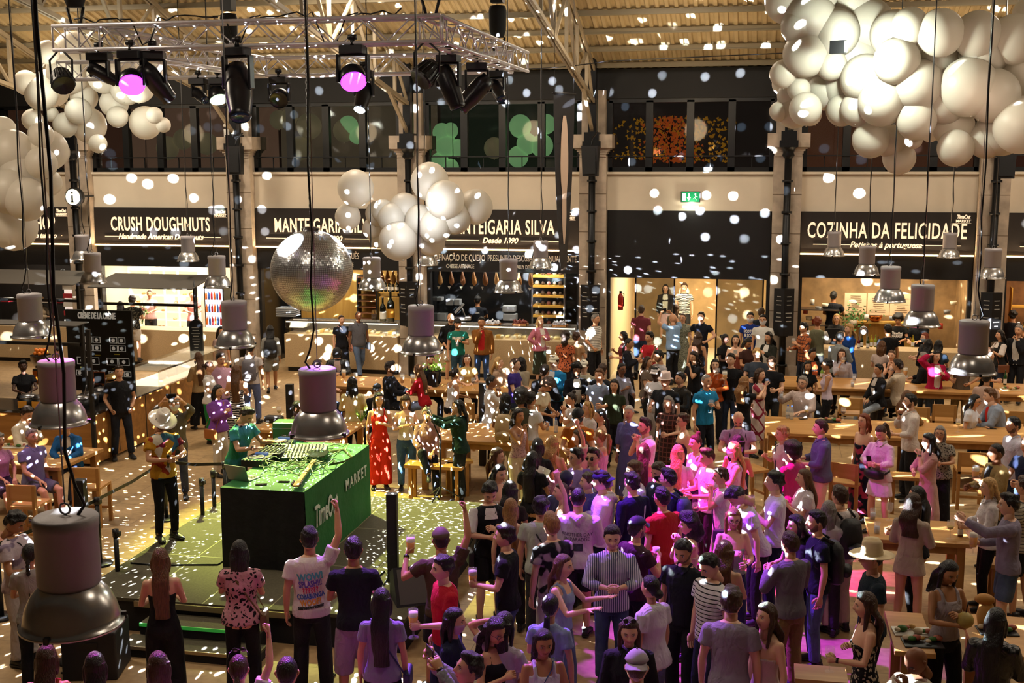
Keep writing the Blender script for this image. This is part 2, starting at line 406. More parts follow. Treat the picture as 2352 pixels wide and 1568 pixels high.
# side and rear walls of the hall (bounce the light; seen from beside the camera)
for nm, lo, hi in (('wall_left', (-32, -2, 0), (-31.7, 37, 12)), ('wall_right', (25.7, -2, 0), (26, 37, 12)), ('wall_rear', (-32, -2.2, 0), (26, -2, 12)), ('wall_back', (-32, YW+3.2, 0), (bayx(3)[0], YW+3.4, 8)), ('wall_back_right', (bayx(3)[1], YW+3.2, 0), (26, YW+3.4, 8))):
    struct(MB().b2(lo, hi).build(nm, mat('far_wall', '#5a4a38', .9)))

# ================================================================ stalls
M_TERR = mat('terrazzo', '#b89f78', .5, noise=(60, .22)); M_INT = mat('stall_inside', '#d8c8a4', .7)
M_BLKT = mat('black_tile', '#141516', .2)
M_WGLOW = mat('lit_panel', '#ffffff', .5, emit='#fff0d4', es=2.2)
def stall_shell(i, back, floor_light=60, col=(1, .88, .70), yb=32.6):
    a, e = bayx(i)
    q = MB(); q.b2((a, yb, 0), (e, yb+.1, ZF+.4)); q.b2((a-.1, YW+.25, 0), (a, yb, ZF+.4)); q.b2((e, YW+.25, 0), (e+.1, yb, ZF+.4)); q.b2((a, YW+.2, ZF+.3), (e, yb, ZF+.4))
    struct(q.build('wall_stall_%d' % (i+2), back))
    light('AREA', 'stall_lamp', ((a+e)/2, 31.3, ZF+.2), ((a+e)/2, 31.3, 0), floor_light, col, 2.8, .8)
def counter(i, label, xa=None, xb=None, glass=True, ztop=1.02, goods='cheese'):
    a, e = bayx(i); a = xa if xa is not None else a+.1; e = xb if xb is not None else e-.1; w = e-a
    t = thing('display_counter', label, 'counter', ((a+e)/2, 29.95, 0), 0, 'stall counters along the wall')
    MB().b2((-w/2, -.1, .12), (w/2, .65, ztop)).b2((-w/2+.05, -.02, 0), (w/2-.05, .6, .12), 1).build('base', [M_TERR, M_BLACK], t, bevel=.01)
    if glass:
        g = MB(); g.b2((-w/2+.03, -.05, ztop+.33), (w/2-.03, .5, ztop+.345)); g.b2((-w/2+.03, -.06, ztop), (w/2-.03, -.05, ztop+.345))
        g.build('glass_case', M_GLASS, t)
        MB().b2((-w/2+.03, -.06, ztop+.34), (w/2-.03, -.03, ztop+.365)).b2((-w/2+.03, .48, ztop), (w/2-.03, .5, ztop+.36)).build('case_frame', M_STEEL, t)
        MB().b2((-w/2+.03, .0, ztop+.30), (w/2-.03, .06, ztop+.325)).build('case_lamp', mat('case_glow', '#fff', .5, emit='#fff2cc', es=4), t)
        light('AREA', 'case_lamp', ((a+e)/2, 30.1, ztop+.29), ((a+e)/2, 30.1, 0), 16, (1, .93, .72), w-.2, .2)
    return t
# --- bay 0 doughnut stall
stall_shell(0, M_INT, 220, (1, .90, .74))
a, e = bayx(0)
counter(0, 'pale stone counter of the doughnut stall', xa=GY(305, 780, 30).x, xb=e-.05, glass=False)
t = thing('pastry_cabinet', 'brightly lit white glazed pastry cabinet behind the doughnut counter', 'cabinet', (GY(385, 700, 32).x, 32.1, 0))
q = MB(); w = 1.15
q.b2((-w, -.3, 2.45), (w, .3, 2.62)); q.b2((-w, -.3, 0), (-w+.07, .3, 2.45)); q.b2((w-.07, -.3, 0), (w, .3, 2.45)); q.b2((-w, .2, 0), (w, .3, 2.5))
for k in (-.36, .02, .4): q.b2((k*w-.02, -.3, .2), (k*w+.02, -.26, 2.45))
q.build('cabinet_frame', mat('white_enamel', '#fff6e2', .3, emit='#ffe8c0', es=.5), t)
for k in range(8):
    z = .5+k*.24
    q = MB(); q.b2((-w+.07, -.22, z), (w-.07, .2, z+.02)); q.build('shelf', mat('white_enamel'), t)
for k in range(36):
    q = MB(); x = R.uniform(-w+.2, w-.2); z = .52+R.randrange(8)*.24
    q.lathe([(.03, .0), (.05, .0), (.062, .022), (.05, .045), (.03, .045), (.018, .022), (.03, 0)], (0, 0, 0), 10)
    o = q.build('doughnut', mat('doughnut_%d' % (k % 3), ['#d79a55', '#8a5230', '#e6c08a'][k % 3], .5)); o.location = (t.location.x+x, 31.95, z+.02)
    tag(o, 'ring doughnut on a shelf of the lit pastry cabinet', 'doughnut', 'doughnuts in the pastry cabinet')
t = thing('drinks_fridge', 'tall lit fridge with bottles and a blue-white glow beside the doughnut stall', 'fridge', (GY(492, 690, 31.4).x, 31.4, 0))
MB().b2((-.3, 0, .3), (.3, .5, 2.05)).build('body', M_DARK, t); MB().b2((-.26, -.02, .4), (.26, 0, 2.0)).build('lit_back', mat('fridge_glow', '#dfe9ff', .4, emit='#dfe9ff', es=1.6), t)
for r_ in range(4):
    for k in range(6):
        q = MB(); q.lathe([(.03, 0), (.032, .16), (.014, .2), (.014, .24), (0, .24)], (0, 0, 0), 8)
        o = q.build('bottle', mat('fr_bottle_%d' % (k % 3), ['#d06a20', '#3560b0', '#a8262a'][(k+r_) % 3], .3)); o.location = (t.location.x-.21+k*.084, 31.34, .62+r_*.36)
        tag(o, 'small drink bottle in the lit fridge by the doughnut stall', 'bottle', 'bottles in the lit fridge')
t = thing('wooden_dresser', 'carved tan wooden dresser left of the lit pastry cabinet', 'dresser', (GY(281, 690, 32).x, 32, 0))
q = MB(); q.b2((-.3, 0, 0), (.3, .35, 2.35)); q.b2((-.36, -.06, 2.35), (.36, .4, 2.48)); q.build('body', mat('tan_wood', '#8a6238', .6), t)
for k in range(4): MB().b2((-.24+k*.13, -.03, .8), (-.14+k*.13, 0, 2.2)).build('fluted_panel', mat('tan_wood2', '#a87a48', .6), t)
# flowers on the counter
t = thing('flower_bouquet', 'pink and white flower bouquet on the doughnut counter', 'flowers', tuple(GY(326, 720, 30.4)))
q = MB()
for k in range(16): q.tube([(0, 0, -.3), (R.gauss(0, .1), R.gauss(0, .08), R.uniform(0, .2))], .005, 4)
q.build('stems', mat('stem_green', '#3f6a2c', .7), t)
for col, s_ in (('#e8d8c8', 5), ('#b03a48', 4), ('#6d8a3a', 6)):
    q = MB()
    for k in range(s_): q.ball((R.gauss(0, .1), R.gauss(0, .08), R.uniform(0, .25)), R.uniform(.03, .055), 8)
    q.build('blossoms', mat('flower_'+col[1:], col, .7), t)
# --- bay -1 clothing and kiosk shop
stall_shell(-1, mat('shop_dark', '#221a14', .7), 45)
a, e = bayx(-1)
for k in range(2):
    zz = 2.15-k*.62
    t = thing('wall_shelf', 'black wall shelf in the left shop, %s one' % ['upper', 'lower'][k], 'shelf', ((a+e)/2+.3, 31.2, zz)); MB().b2((-1.7, -.2, -.03), (1.7, .25, 0)).build('board', M_BLACK, t)
    for j in range(8):
        x = -1.5+j*.42
        for s in range(3):
            q = MB(); q.b2((-.14, -.12, 0), (.14, .12, .035)); o = q.build('folded_shirt', mat('fold_%d' % ((j+s) % 4), ['#c9c2b6', '#a02028', '#1b1b1d', '#e4ddd0'][(j+s) % 4], .8), bevel=.012)
            o.location = (t.location.x+x, 31.15, zz+s*.04); tag(o, 'folded shirt in a pile on the %s shelf of the left shop' % ['upper', 'lower'][k], 'shirt', 'folded shirts in the left shop')
for k in range(3):
    q = MB(); q.lathe([(0, 0), (.18, .0), (.20, .06), (.17, .16), (.08, .26), (.05, .34), (0, .35)], (0, 0, 0), 16)
    o = q.build('vase', M_BLACK); o.location = (GY([72, 155, 6][k], 640, 31.1).x, 30.9, 2.2); tag(o, ['squat black vase in the left shop, nearest the pier', 'squat black vase in the left shop, middle one', 'squat black vase at the far left of the shop'][[1, 0, 2][k]], 'vase', 'black vases')
t = thing('magazine_rack', 'lit rack of small white boxes in the left shop', 'rack', (GY(165, 690, 31).x, 31, 0)); MB().b2((-.26, .05, .8), (.26, .1, 2.45)).build('rack_back', mat('rack_glow', '#fff', .5, emit='#f4e8d8', es=.8), t)
for k in range(6): MB().b2((-.24, -.06, .95+k*.25), (.24, .04, 1.08+k*.25)).build('box_row', mat('rack_row%d' % (k % 2), ['#e8e4dc', '#b33038'][k % 2], .6), t)
counter(-1, 'low dark shop counter at the far left', glass=False)
# --- bay 1 ham and cheese shop
ORD = ['first', 'second', 'third', 'fourth', 'fifth', 'sixth', 'seventh', 'eighth', 'ninth', 'tenth', 'eleventh', 'twelfth', 'thirteenth', 'fourteenth']
def ham(x, z, y=30.9, s=1.0, n=0, w='left'):
    t = thing('ham', 'cured ham hanging under the fascia, %s from the left in the %s ham shop' % (ORD[n], w), 'ham', (x, y, z), R.uniform(-.6, .6), 'hams hanging in the ham shop')
    q = MB(); q.tube([(0, 0, 0), (0, 0, -.12*s), (.01, 0, -.28*s), (.02, 0, -.42*s), (.02, 0, -.5*s)], [.02, .035, .09*s, .10*s, .03], 10, flat=.75); q.build('meat', mat('ham_skin_%d' % R.randrange(3), R.choice(['#b07a40', '#8d5a30', '#c8975a']), .5, bump=(20, .01)), t)
    MB().add([(-.05, -.1, -.52*s), (.05, -.1, -.52*s), (0, -.1, -.62*s)], [(0, 1, 2)]).build('label_cone', M_WHITE, t)
stall_shell(1, M_BLKT, 70, (1, .90, .74)); stall_shell(2, M_BLKT, 75, (1, .92, .80))
a, e = bayx(1)
counter(1, 'speckled stone cheese counter with glass case behind the couple', xa=GY(657, 800, 29.95).x, xb=e)
t = thing('wall_panelling', 'honey wood wall panelling behind the left cheese counter', 'panelling', (GY(790, 700, 32.4).x, 32.4, 0)); MB().b2((-1.3, 0, 0), (1.6, .1, 2.6)).build('panel', wood('honey_wood', '#b98a3e', '#d0a558', 1.5, .4, 'Z'), t)
t = thing('display_rack', 'dark framed rack with wooden rails behind the cheese counter', 'rack', (GY(843, 700, 32).x, 32, 0)); MB().b2((-.3, 0, .9), (-.26, .3, 2.4)).b2((.26, 0, .9), (.3, .3, 2.4)).b2((-.3, 0, 2.36), (.3, .3, 2.4)).build('rack_frame', M_DARK, t)
for k in range(8): MB().b2((-.26, .0, 1.15+k*.17), (.26, .28, 1.17+k*.17)).build('rail', mat('rail_wood', '#7a4a2a', .6), t)
t = thing('bottle_shelf', 'wooden shelf of dark wine bottles at the right of the cheese shop', 'shelf', (GY(897, 680, 31.6).x, 31.6, 0)); MB().b2((-.34, 0, 1.95), (.34, .3, 1.99)).b2((-.34, 0, 1.0), (.34, .3, 1.85)).build('shelf_unit', wood('honey_wood', '', ''), t)
for k in range(6):
    q = MB(); q.lathe([(.045, 0), (.045, .2), (.016, .26), (.016, .33), (0, .33)], (0, 0, 0), 10); q.lathe([(.047, .05), (.047, .14)], (0, 0, 0), 10, 1)
    o = q.build('wine_bottle', [mat('bottle_black', '#12160f', .15), M_WHITE]); o.location = (t.location.x-.28+k*.11, 31.7, 1.99); tag(o, 'dark wine bottle on the wooden shelf of the cheese shop', 'bottle', 'bottles on the wooden shelf')
for k in range(7): ham(GY(838+k*13, 640, 30.9).x, 2.70, 30.9, .8, k)
def bottle(p, h, r, m1, m2, label, name='wine_bottle', foil=None, grp=None):
    t = thing(name, label, 'bottle', p, 0, grp)
    q = MB(); q.lathe([(0, 0), (r, 0.005), (r, h*.55), (r*.85, h*.64), (r*.32, h*.74), (r*.3, h*.96), (r*.36, h*.97), (r*.34, h), (0, h)], (0, 0, 0), 16); q.build('glass', m1, t)
    MB().lathe([(r*1.03, h*.12), (r*1.03, h*.42)], (0, 0, 0), 16).build('paper_label', m2, t)
    return t
bottle(tuple(GY(880, 738, 30.15)), .64, .085, mat('bottle_black', '#12160f', .15), M_WHITE, 'tall dark wine bottle with white label on the cheese counter')
bottle(tuple(GY(898, 738, 30.3)), .82, .10, mat('bottle_black'), mat('gold_label', '#c48a28', .6), 'huge dark wine bottle with gold label on the cheese counter')
t = thing('glass_jar', 'glass jar of dark goods on the cheese counter', 'jar', tuple(GY(860, 735, 30.2))); MB().lathe([(0, 0), (.08, 0), (.085, .18), (.06, .24), (.06, .27), (0, .28)], (0, 0, 0), 14).build('jar', M_GLASS, t); MB().lathe([(0, .02), (.07, .02), (.07, .15), (0, .16)], (0, 0, 0), 12).build('contents', mat('dried_dark', '#4a3424', .8, bump=(60, .01)), t)
t = thing('tray_stack', 'stack of clear flat trays on the cheese counter by the mirror ball', 'trays', tuple(GY(662, 725, 30.5)))
for k in range(5): MB().b2((-.28, -.2, k*.05), (.28, .2, k*.05+.035)).build('tray', mat('clear_plastic', '#b8bcc0', .15, alpha=.7), t, bevel=.01)
t = thing('white_sign_box', 'slanted white box at the end of the cheese counter', 'box', tuple(GY(682, 752, 30))); MB().add([(-.22, 0, 0), (.2, 0, 0), (.24, .2, .2), (-.18, .2, .2), (-.22, .22, 0), (.2, .22, 0)], [(0, 1, 2, 3), (0, 3, 4), (1, 5, 2), (0, 4, 5, 1), (3, 2, 5, 4)]).build('panel', M_WHITE, t)
def cheeses(cx0, cx1, Y, z, n, grp, where):
    for k in range(n):
        q = MB(); ty = k % 4; r = R.uniform(.05, .09)
        if ty == 0: q.lathe([(0, 0), (r, .0), (r*1.05, .03), (r, .06), (0, .062)], (0, 0, 0), 14)
        elif ty == 1: q.add([(0, 0, 0), (.14, .05, 0), (.14, -.05, 0), (0, 0, .07), (.14, .05, .07), (.14, -.05, .07)], [(0, 1, 2), (3, 5, 4), (0, 3, 4, 1), (1, 4, 5, 2), (2, 5, 3, 0)])
        elif ty == 2: q.b2((-.06, -.05, 0), (.06, .05, .08))
        else: q.ball((0, 0, .05), .05, 10)
        o = q.build('cheese', mat('cheese_%d' % (k % 4), ['#e8d49a', '#f2ecd8', '#d8b060', '#e9e0c0'][k % 4], .6)); x = cx0+(cx1-cx0)*(k+.5)/n; o.location = (x, Y+R.uniform(-.1, .15), z)
        tag(o, 'piece of cheese in the glass case '+where, 'cheese', grp)
cheeses(GY(700, 740, 30).x, GY(910, 740, 30).x, 30.12, 1.03, 16, 'cheeses in the left glass case', 'behind the couple')
# --- bay 2
a, e = bayx(2)
counter(2, 'speckled stone cheese counter with bright glass case, right of the second pier', xa=a+.05, xb=GY(1322, 780, 29.95).x)
cheeses(GY(1120, 740, 30).x, GY(1310, 740, 30).x, 30.1, 1.03, 20, 'cheeses in the right glass case', 'behind the pink cardigan')
for k in range(9): ham(GY(1010+k*26, 640, 30.9).x, 2.72, 30.9, .85, k, 'right')
for k in range(6):
    zz = 1.12+k*.27
    t = thing('wooden_shelf', '', 'shelf', (GY(1262, 660, 31.8).x, 31.8, zz), 0, 'yellow wooden shelves behind the cheese counter')
    t['label'] = 'yellow wooden shelf with wrapped goods, number %s from the top in the ham shop' % ['six', 'five', 'four', 'three', 'two', 'one'][k]
    MB().b2((-.42, -.2, 0), (.42, .2, .06)).build('board', mat('yellow_wood', '#d9a848', .5), t)
    for j in range(5):
        q = MB(); q.ball((0, 0, .05), R.uniform(.04, .07), 8, 0, (1, 1, 1.1)); o = q.build('wrapped_parcel', mat('parcel_%d' % (j % 3), ['#d8d4cc', '#5c4a3c', '#8f5a50'][j % 3], .5, bump=(40, .01)))
        o.location = (t.location.x-.32+j*.16, 31.7, zz+.06); tag(o, 'small wrapped parcel on the yellow shelves of the ham shop', 'parcel', 'parcels on the yellow shelves')
t = thing('shelf_frame', 'tall steel shelving frame in the ham shop', 'shelving', (GY(1262, 660, 31.8).x, 31.8, 0))
for sx in (-.44, .44): MB().b2((sx-.02, -.2, 0), (sx+.02, -.16, 2.6)).build('upright', M_STEEL, t)
t = thing('meat_slicer', 'steel meat slicer beside the dark-capped staff member', 'slicer', tuple(GY(1062, 735, 30.5)), .4)
q = MB(); q.b2((-.22, -.15, 0), (.22, .18, .1)); q.build('base', M_STEEL, t, bevel=.03)
MB().lathe([(0, 0), (.15, 0), (.17, .01), (.15, .03), (0, .04)], (0, 0, .24), 20, mtx=Matrix.Rotation(1.2, 3, 'Y')).build('blade', M_STEEL, t)
MB().box((-.08, 0, .32), (.34, .2, .03), mtx=Matrix.Rotation(-.8, 3, 'Y')).build('tray', mat('pale_steel', '#c8ccd0', .3, .6), t)
for k, (px, py, c1) in enumerate([(1132, 745, '#e6e8f0'), (1195, 745, '#7a3226'), (1286, 748, '#cfd2e0')]):
    t = thing('produce_crate', ['wooden crate heaped with white-blue packets on the counter', 'wooden crate heaped with dark red sausages on the counter', 'wooden crate heaped with silver packets on the counter'][k], 'crate', tuple(GY(px, py+8, 30.15)))
    q = MB()
    for s in range(2): q.b2((-.2, -.12, s*.07), (.2, -.10, s*.07+.055)); q.b2((-.2, .10, s*.07), (.2, .12, s*.07+.055)); q.b2((-.2, -.12, s*.07), (-.18, .12, s*.07+.055)); q.b2((.18, -.12, s*.07), (.2, .12, s*.07+.055))
    q.b2((-.2, -.12, 0), (.2, .12, .012)); q.build('crate', mat('crate_wood', '#9a6a3a', .7), t)
    q = MB()
    for s in range(60): 
        c_ = Vector((R.uniform(-.16, .16), R.uniform(-.09, .09), .08+R.uniform(0, .12))); d_ = Vector((R.gauss(0, 1), R.gauss(0, 1), R.gauss(0, 1))).normalized()*.045; q.tube([c_-d_, c_+d_], .014, 5)
    o = q.build('packets', mat('pk_%d' % k, c1, .35), t); o['kind'] = 'stuff'
for k, (px, py, w, h_) in enumerate([(1015, 735, .3, .2), (1170, 715, .34, .16), (1172, 735, .36, .18), (1035, 700, .2, .16), (1052, 700, .16, .16), (1010, 690, .18, .1)]):
    o = MB().b2((-w/2, -.12, 0), (w/2, .12, h_)).build('plastic_tub', mat('tub', '#9aa0a4', .3), bevel=.015); o.location = GY(px, py, 31.3)
    tag(o, 'grey plastic tub stacked in the ham shop kitchen', 'tub', 'plastic tubs in the ham shop')
t = thing('back_bench', 'steel work bench at the back of the ham shop', 'bench', (GY(1060, 735, 31.5).x, 31.5, 0)); MB().b2((-1.0, -.3, .92), (1.2, .3, .97)).b2((-.95, .2, 1.3), (.4, .3, 1.33)).build('bench_top', M_STEEL, t); MB().b2((-.95, -.25, 0), (1.15, .28, .92)).build('bench_body', mat('dull_steel', '#5a5d60', .5, .4), t)
# --- bay 3 entrance: lobby with glass
a, e = bayx(3)
q = MB(); q.b2((a, YW+5.6, 0), (e, YW+5.8, 3.2)); struct(q.build('wall_lobby', mat('lobby_wall', '#b89868', .8, noise=(1.5, .35), emit='#8a6a40', es=.12)))  # faint wall emission stands in for light in the lobby
struct(MB().b2((a-.2, YW, -.0), (e+.2, YW+5.7, .012)).build('floor_lobby', mat('lobby_floor', '#cdbb98', .35)))
struct(MB().b2((a, YW+.3, 2.9), (e, YW+5.7, 3.0)).build('ceiling_lobby', M_INT))
for nm, x in (('wall_lobby_left', a), ('wall_lobby_right', e)): struct(MB().b2((x-.05, YW+.2, 0), (x+.05, YW+5.7, 3)).build(nm, mat('lobby_side', '#d8c69c', .7)))
light('AREA', 'lobby_lamp', ((a+e)/2, YW+2.6, 2.85), ((a+e)/2, YW+2.6, 0), 270, (1, .86, .64), 3.2, 3)
for k, (fa, fb) in enumerate([(.16, .40), (.68, .96)]):
    t = thing('door_%d' % (k+1), ['tall glass panel left of the entrance walkway', 'tall glass panel right of the entrance walkway'][k], 'door', (a+(e-a)*(fa+fb)/2, YW+.9, 0)); t['kind'] = 'structure'
    w = (e-a)*(fb-fa); MB().b2((-w/2, 0, .05), (w/2, .03, 2.65)).build('pane', mat('tinted_glass', '#5c5c50', .05, alpha=.42, spec=.5), t)
    MB().b2((-w/2-.04, -.02, 0), (-w/2, .05, 2.65)).b2((w/2, -.02, 0), (w/2+.04, .05, 2.65)).b2((-w/2, -.02, .0), (w/2, .05, .1)).b2((-w/2, -.03, .55), (w/2, -.01, .6)).build('door_frame', M_DARK, t)
t = thing('fire_extinguisher', 'red fire extinguisher on the wall left of the entrance', 'extinguisher', tuple(GY(1425, 712, YW+.35))); MB().lathe([(0, 0), (.07, .01), (.075, .34), (.04, .42), (.02, .44), (0, .45)], (0, 0, 0), 14).build('cylinder', mat('ext_red', '#b02a1c', .35), t); MB().b2((-.03, -.02, .44), (.03, .02, .5)).tube([(0, 0, .46), (.09, 0, .42), (.08, 0, .1)], .012, 6).build('hose', M_BLACK, t)
t = thing('exit_sign', 'green emergency exit sign with down arrow above the entrance', 'sign', tuple(GY(1586, 452, YW-.12)))
MB().b2((-.24, 0, -.135), (.24, .05, .135)).build('box', M_STEEL, t); MB().b2((-.22, -.012, -.12), (.22, 0, .12)).build('green_face', mat('exit_green', '#0f7d4c', .4, emit='#0f8a50', es=.8), t)
we = mat('exit_white', '#f4fff4', .4, emit='#eaffea', es=1.2)
MB().b2((-.2, -.02, -.09), (-.12, -.012, .09)).build('door_pictogram', we, t); MB().add([(-.04, -.02, -.09), (-.09, -.02, -.01), (.01, -.02, -.01)], [(0, 1, 2)]).b2((-.055, -.02, -.01), (-.025, -.012, .09)).build('arrow', we, t)
q = MB(); q.ball((.12, -.02, .07), .022, 8); q.bar((.12, -.018, .05), (.11, -.018, -.02), .03, .006); q.bar((.11, -.018, -.01), (.06, -.018, -.05), .02, .006); q.bar((.11, -.018, -.02), (.15, -.018, -.08), .02, .006); q.bar((.12, -.018, .03), (.18, -.018, .0), .016, .006); q.build('running_figure', we, t)
MB().tube([(-.2, 0, -.24), (.2, 0, -.24)], .02, 8).build('lamp_tube', mat('tube_glow', '#fff', .4, emit='#fff6d8', es=8), t)
light('POINT', 'exit_tube_lamp', GY(1586, 474, YW-.3), power=9, col=(1, .95, .75), size=.08)
# --- bay 4 open kitchen
stall_shell(4, mat('kitchen_back', '#a8875c', .6, noise=(3, .3)), 110, (1, .82, .56))
a, e = bayx(4)
counter(4, 'long pale counter of the open kitchen under the right-hand sign', glass=False)
for k in range(3):
    x = GY([1975, 2020, 2085][k]-10, 690, 31.9).x
    t = thing('menu_board', ['cream menu board in the open kitchen, left of three', 'cream menu board in the open kitchen, middle of three', 'cream menu board in the open kitchen, right of three'][k], 'menu', (GY([1965, 2018, 2070][k], 690, 31.9).x, 31.9, 1.9), 0, 'menu boards of the open kitchen')
    MB().b2((-.27, 0, -.28), (.27, .03, .28)).build('board', mat('menu_cream', '#d8bb98', .7), t)
    q = MB(); 
    for j in range(9): w = R.uniform(.08, .18); q.b2((-w, -.006, .2-j*.05), (w, 0, .212-j*.05))
    q.build('text_lines', mat('menu_ink', '#7a6048', .8), t)
t = thing('back_shelf', 'shelf with glasses and a copper bowl in the open kitchen', 'shelf', (GY(2040, 770, 31.9).x, 31.9, 0)); MB().b2((-.9, -.2, 1.42), (.9, .2, 1.47)).b2((-.9, 0, .5), (.9, .2, 1.42)).build('shelf_unit', wood('honey_wood', '', ''), t)
t = thing('copper_bowl', 'shiny copper bowl on the kitchen shelf', 'bowl', (GY(2010, 730, 31.8).x, 31.8, 1.47)); MB().lathe([(.08, 0), (.15, .06), (.19, .16), (.18, .16), (.14, .07), (0, .03)], (0, 0, 0), 18).build('bowl', mat('copper', '#b8642c', .25, 1), t)
t = thing('hanging_plant', 'leafy green plant trailing below the kitchen menu boards', 'plant', (GY(1960, 735, 31.7).x, 31.7, 1.55))
q = MB()
for k in range(160):
    p = Vector((R.gauss(0, .22), R.gauss(0, .08), R.gauss(0, .16))); a_ = R.random()*6; s_ = .05; q.add([p, p+Vector((s_*math.cos(a_), .02, s_*math.sin(a_))), p+Vector((s_*1.6*math.cos(a_+.3), 0, s_*1.6*math.sin(a_+.3))), p+Vector((s_*math.cos(a_+.7), -.02, s_*math.sin(a_+.7)))], [(0, 1, 2, 3)])
q.build('leaves', mat('plant_leaf', '#3c6a2a', .6), t); MB().lathe([(.0, -.2), (.08, -.2), (.1, -.05), (0, -.05)], (0, 0, 0), 10).build('pot', M_STONE, t)
t = thing('beer_tap', 'arched chrome beer tap with a round badge on the kitchen counter', 'tap', tuple(GY(1982, 792, 30.2)))
MB().tube([(-.09, 0, 0), (-.09, 0, .36), (-.05, 0, .43), (0, 0, .45), (.05, 0, .43), (.09, 0, .36), (.09, 0, 0)], .025, 8).build('arch', M_STEEL, t); MB().lathe([(0, 0), (.06, 0), (.06, .03), (0, .03)], (0, .0, .32), 16, mtx=Matrix.Rotation(PI/2, 3, 'X')).build('badge', mat('badge_glow', '#fff', .4, emit='#fff', es=1.5), t)
for k, (px, c1) in enumerate([(1979, '#16240f'), (1993, '#2a3a12'), (2001, '#b8a428'), (2016, '#14180f'), (2096, '#a8901c'), (1972, '#5c1418'), (2010, '#8a9a2a')]):
    bottle(tuple(GY(px, 797+(k % 2)*3, 30.0)), .3, .038, mat('btl_%d' % k, c1, .15), M_WHITE, 'small bottle in the row on the open kitchen counter', grp='bottles on the kitchen counter')
for k in range(14):
    px = [1865, 1880, 1850, 1895, 2130, 2145, 2160, 1858, 2120, 2175, 1870, 2190, 1990, 2050][k]; py = [700, 712, 720, 705, 760, 742, 755, 735, 700, 720, 745, 700, 735, 735][k]
    q = MB(); q.lathe([(0, 0), (.07, 0), (.09, .09), (.085, .09), (.06, .01), (0, .01)] if k % 2 else [(0, 0), (.06, 0), (.06, .14), (0, .15)], (0, 0, 0), 12)
    o = q.build('kitchen_pot', mat('kp_%d' % (k % 4), ['#c8c4bc', '#8a8c90', '#b04030', '#e0d8c0'][k % 4], .35)); o.location = GY(px, py, 31.6); tag(o, 'pot or bowl among the clutter of the open kitchen', 'pot', 'kitchen pots')
t = thing('kitchen_shelf', 'steel wall shelf crowded with pots at the left of the open kitchen', 'shelf', (GY(1880, 725, 31.6).x, 31.6, 0))
for z in (1.05, 1.4, 1.8): MB().b2((-.5, -.25, z-.03), (.5, .3, z)).build('shelf_board', M_STEEL, t)
t = thing('till_screen', 'black till screen in front of the blonde cashier', 'screen', tuple(GY(1912, 775, 30.2))); MB().box((0, 0, .1), (.34, .03, .24)).box((0, .02, 0), (.05, .05, .2)).build('screen', M_BLACK, t)
# --- bay 5
stall_shell(5, mat('right_stall_back', '#8a6038', .6, noise=(3, .4)), 70, (1, .75, .5)); counter(5, 'counter of the stall at the right edge', glass=False)
t = thing('shelving_unit', 'warm wooden shelving with round tins at the right edge stall', 'shelving', (GY(2345, 690, 31.8).x+.3, 31.8, 0)); MB().b2((-.5, 0, .9), (.5, .3, .94)).b2((-.5, 0, 1.4), (.5, .3, 1.44)).b2((-.5, 0, 1.9), (.5, .3, 1.94)).b2((-.52, 0, 0), (-.5, .3, 2.4)).build('unit', mat('yellow_wood'), t)
for k in range(8): MB().lathe([(0, 0), (.08, 0), (.08, .1), (0, .1)], ((k % 4)*.22-.33, .1, .94+(k//4)*.5), 12).build('tin', M_STEEL, t)
# menu pylons on the piers, info sign, emergency lamp, speakers
for i, px in ((1, None), (2, 948), (3, 1360), (4, 1805), (5, 2270)):
    if px is None: continue
    x = PX[i+1]
    t = thing('menu_pylon', 'black folded menu board on the %s' % {2: 'pier left of the ham shop', 3: 'pier left of the entrance', 4: 'pier right of the entrance', 5: 'pier right of the open kitchen'}[i], 'menu board', (x, YW-.62, 1.35), 0, 'black menu boards on the piers')
    q = MB(); q.add([(-.24, .0, 0), (0, -.12, 0), (.24, 0, 0), (-.24, 0, 1.15), (0, -.12, 1.15), (.24, 0, 1.15), (-.24, .08, 0), (.24, .08, 0), (-.24, .08, 1.15), (.24, .08, 1.15)], [(0, 1, 4, 3), (1, 2, 5, 4), (0, 3, 8, 6), (2, 7, 9, 5), (6, 8, 9, 7), (3, 4, 5, 9, 8), (0, 6, 7, 2, 1)]); q.build('board', M_BLACK, t)
    q = MB()
    for s in (-1, 1):
        for j in range(7):
            if j == 3: continue
            z = .95-j*.1; w = R.uniform(.04, .08); c_ = s*.12; q.add([(c_-w, -.06+s*(-w)*.5*1-.006, z), (c_+w, -.06+s*w*.5-.006, z), (c_+w, -.06+s*w*.5-.006, z+.02), (c_-w, -.06-s*w*.5-.006, z+.02)], [(0, 1, 2, 3)])
    q.build('text_lines', mat('pylon_ink', '#a8a49a', .7), t)
t = thing('info_sign', 'round glowing white information sign with a black letter i', 'sign', tuple(GY(172, 452, 29.3)))
q = MB(); q.lathe([(0, -.09), (.235, -.09), (.245, -.08), (.245, .08), (0, .09)], (0, 0, 0), 28, mtx=Matrix.Rotation(PI/2, 3, 'X') ); q.build('case', M_BLACK, t)
mr = Matrix.Rotation(PI/2, 3, 'X')
MB().lathe([(0, .1), (.21, .1), (.2, .115), (0, .12)], (0, 0, 0), 28, mtx=mr).build('lit_face', mat('info_glow', '#fff', .5, emit='#fff4c8', es=4), t)
MB().b2((-.025, -.14, -.13), (.025, -.125, .05)).b2((-.025, -.14, .085), (.025, -.125, .135)).b2((-.045, -.14, -.145), (.045, -.125, -.115)).build('letter', M_BLACK, t)
light('POINT', 'info_lamp', GY(172, 452, 29.0), power=14, col=(1, .92, .7), size=.2)
MB().bar((0, .08, 0), (0, .9, 0), .05).build('bracket', M_BLACK, t)
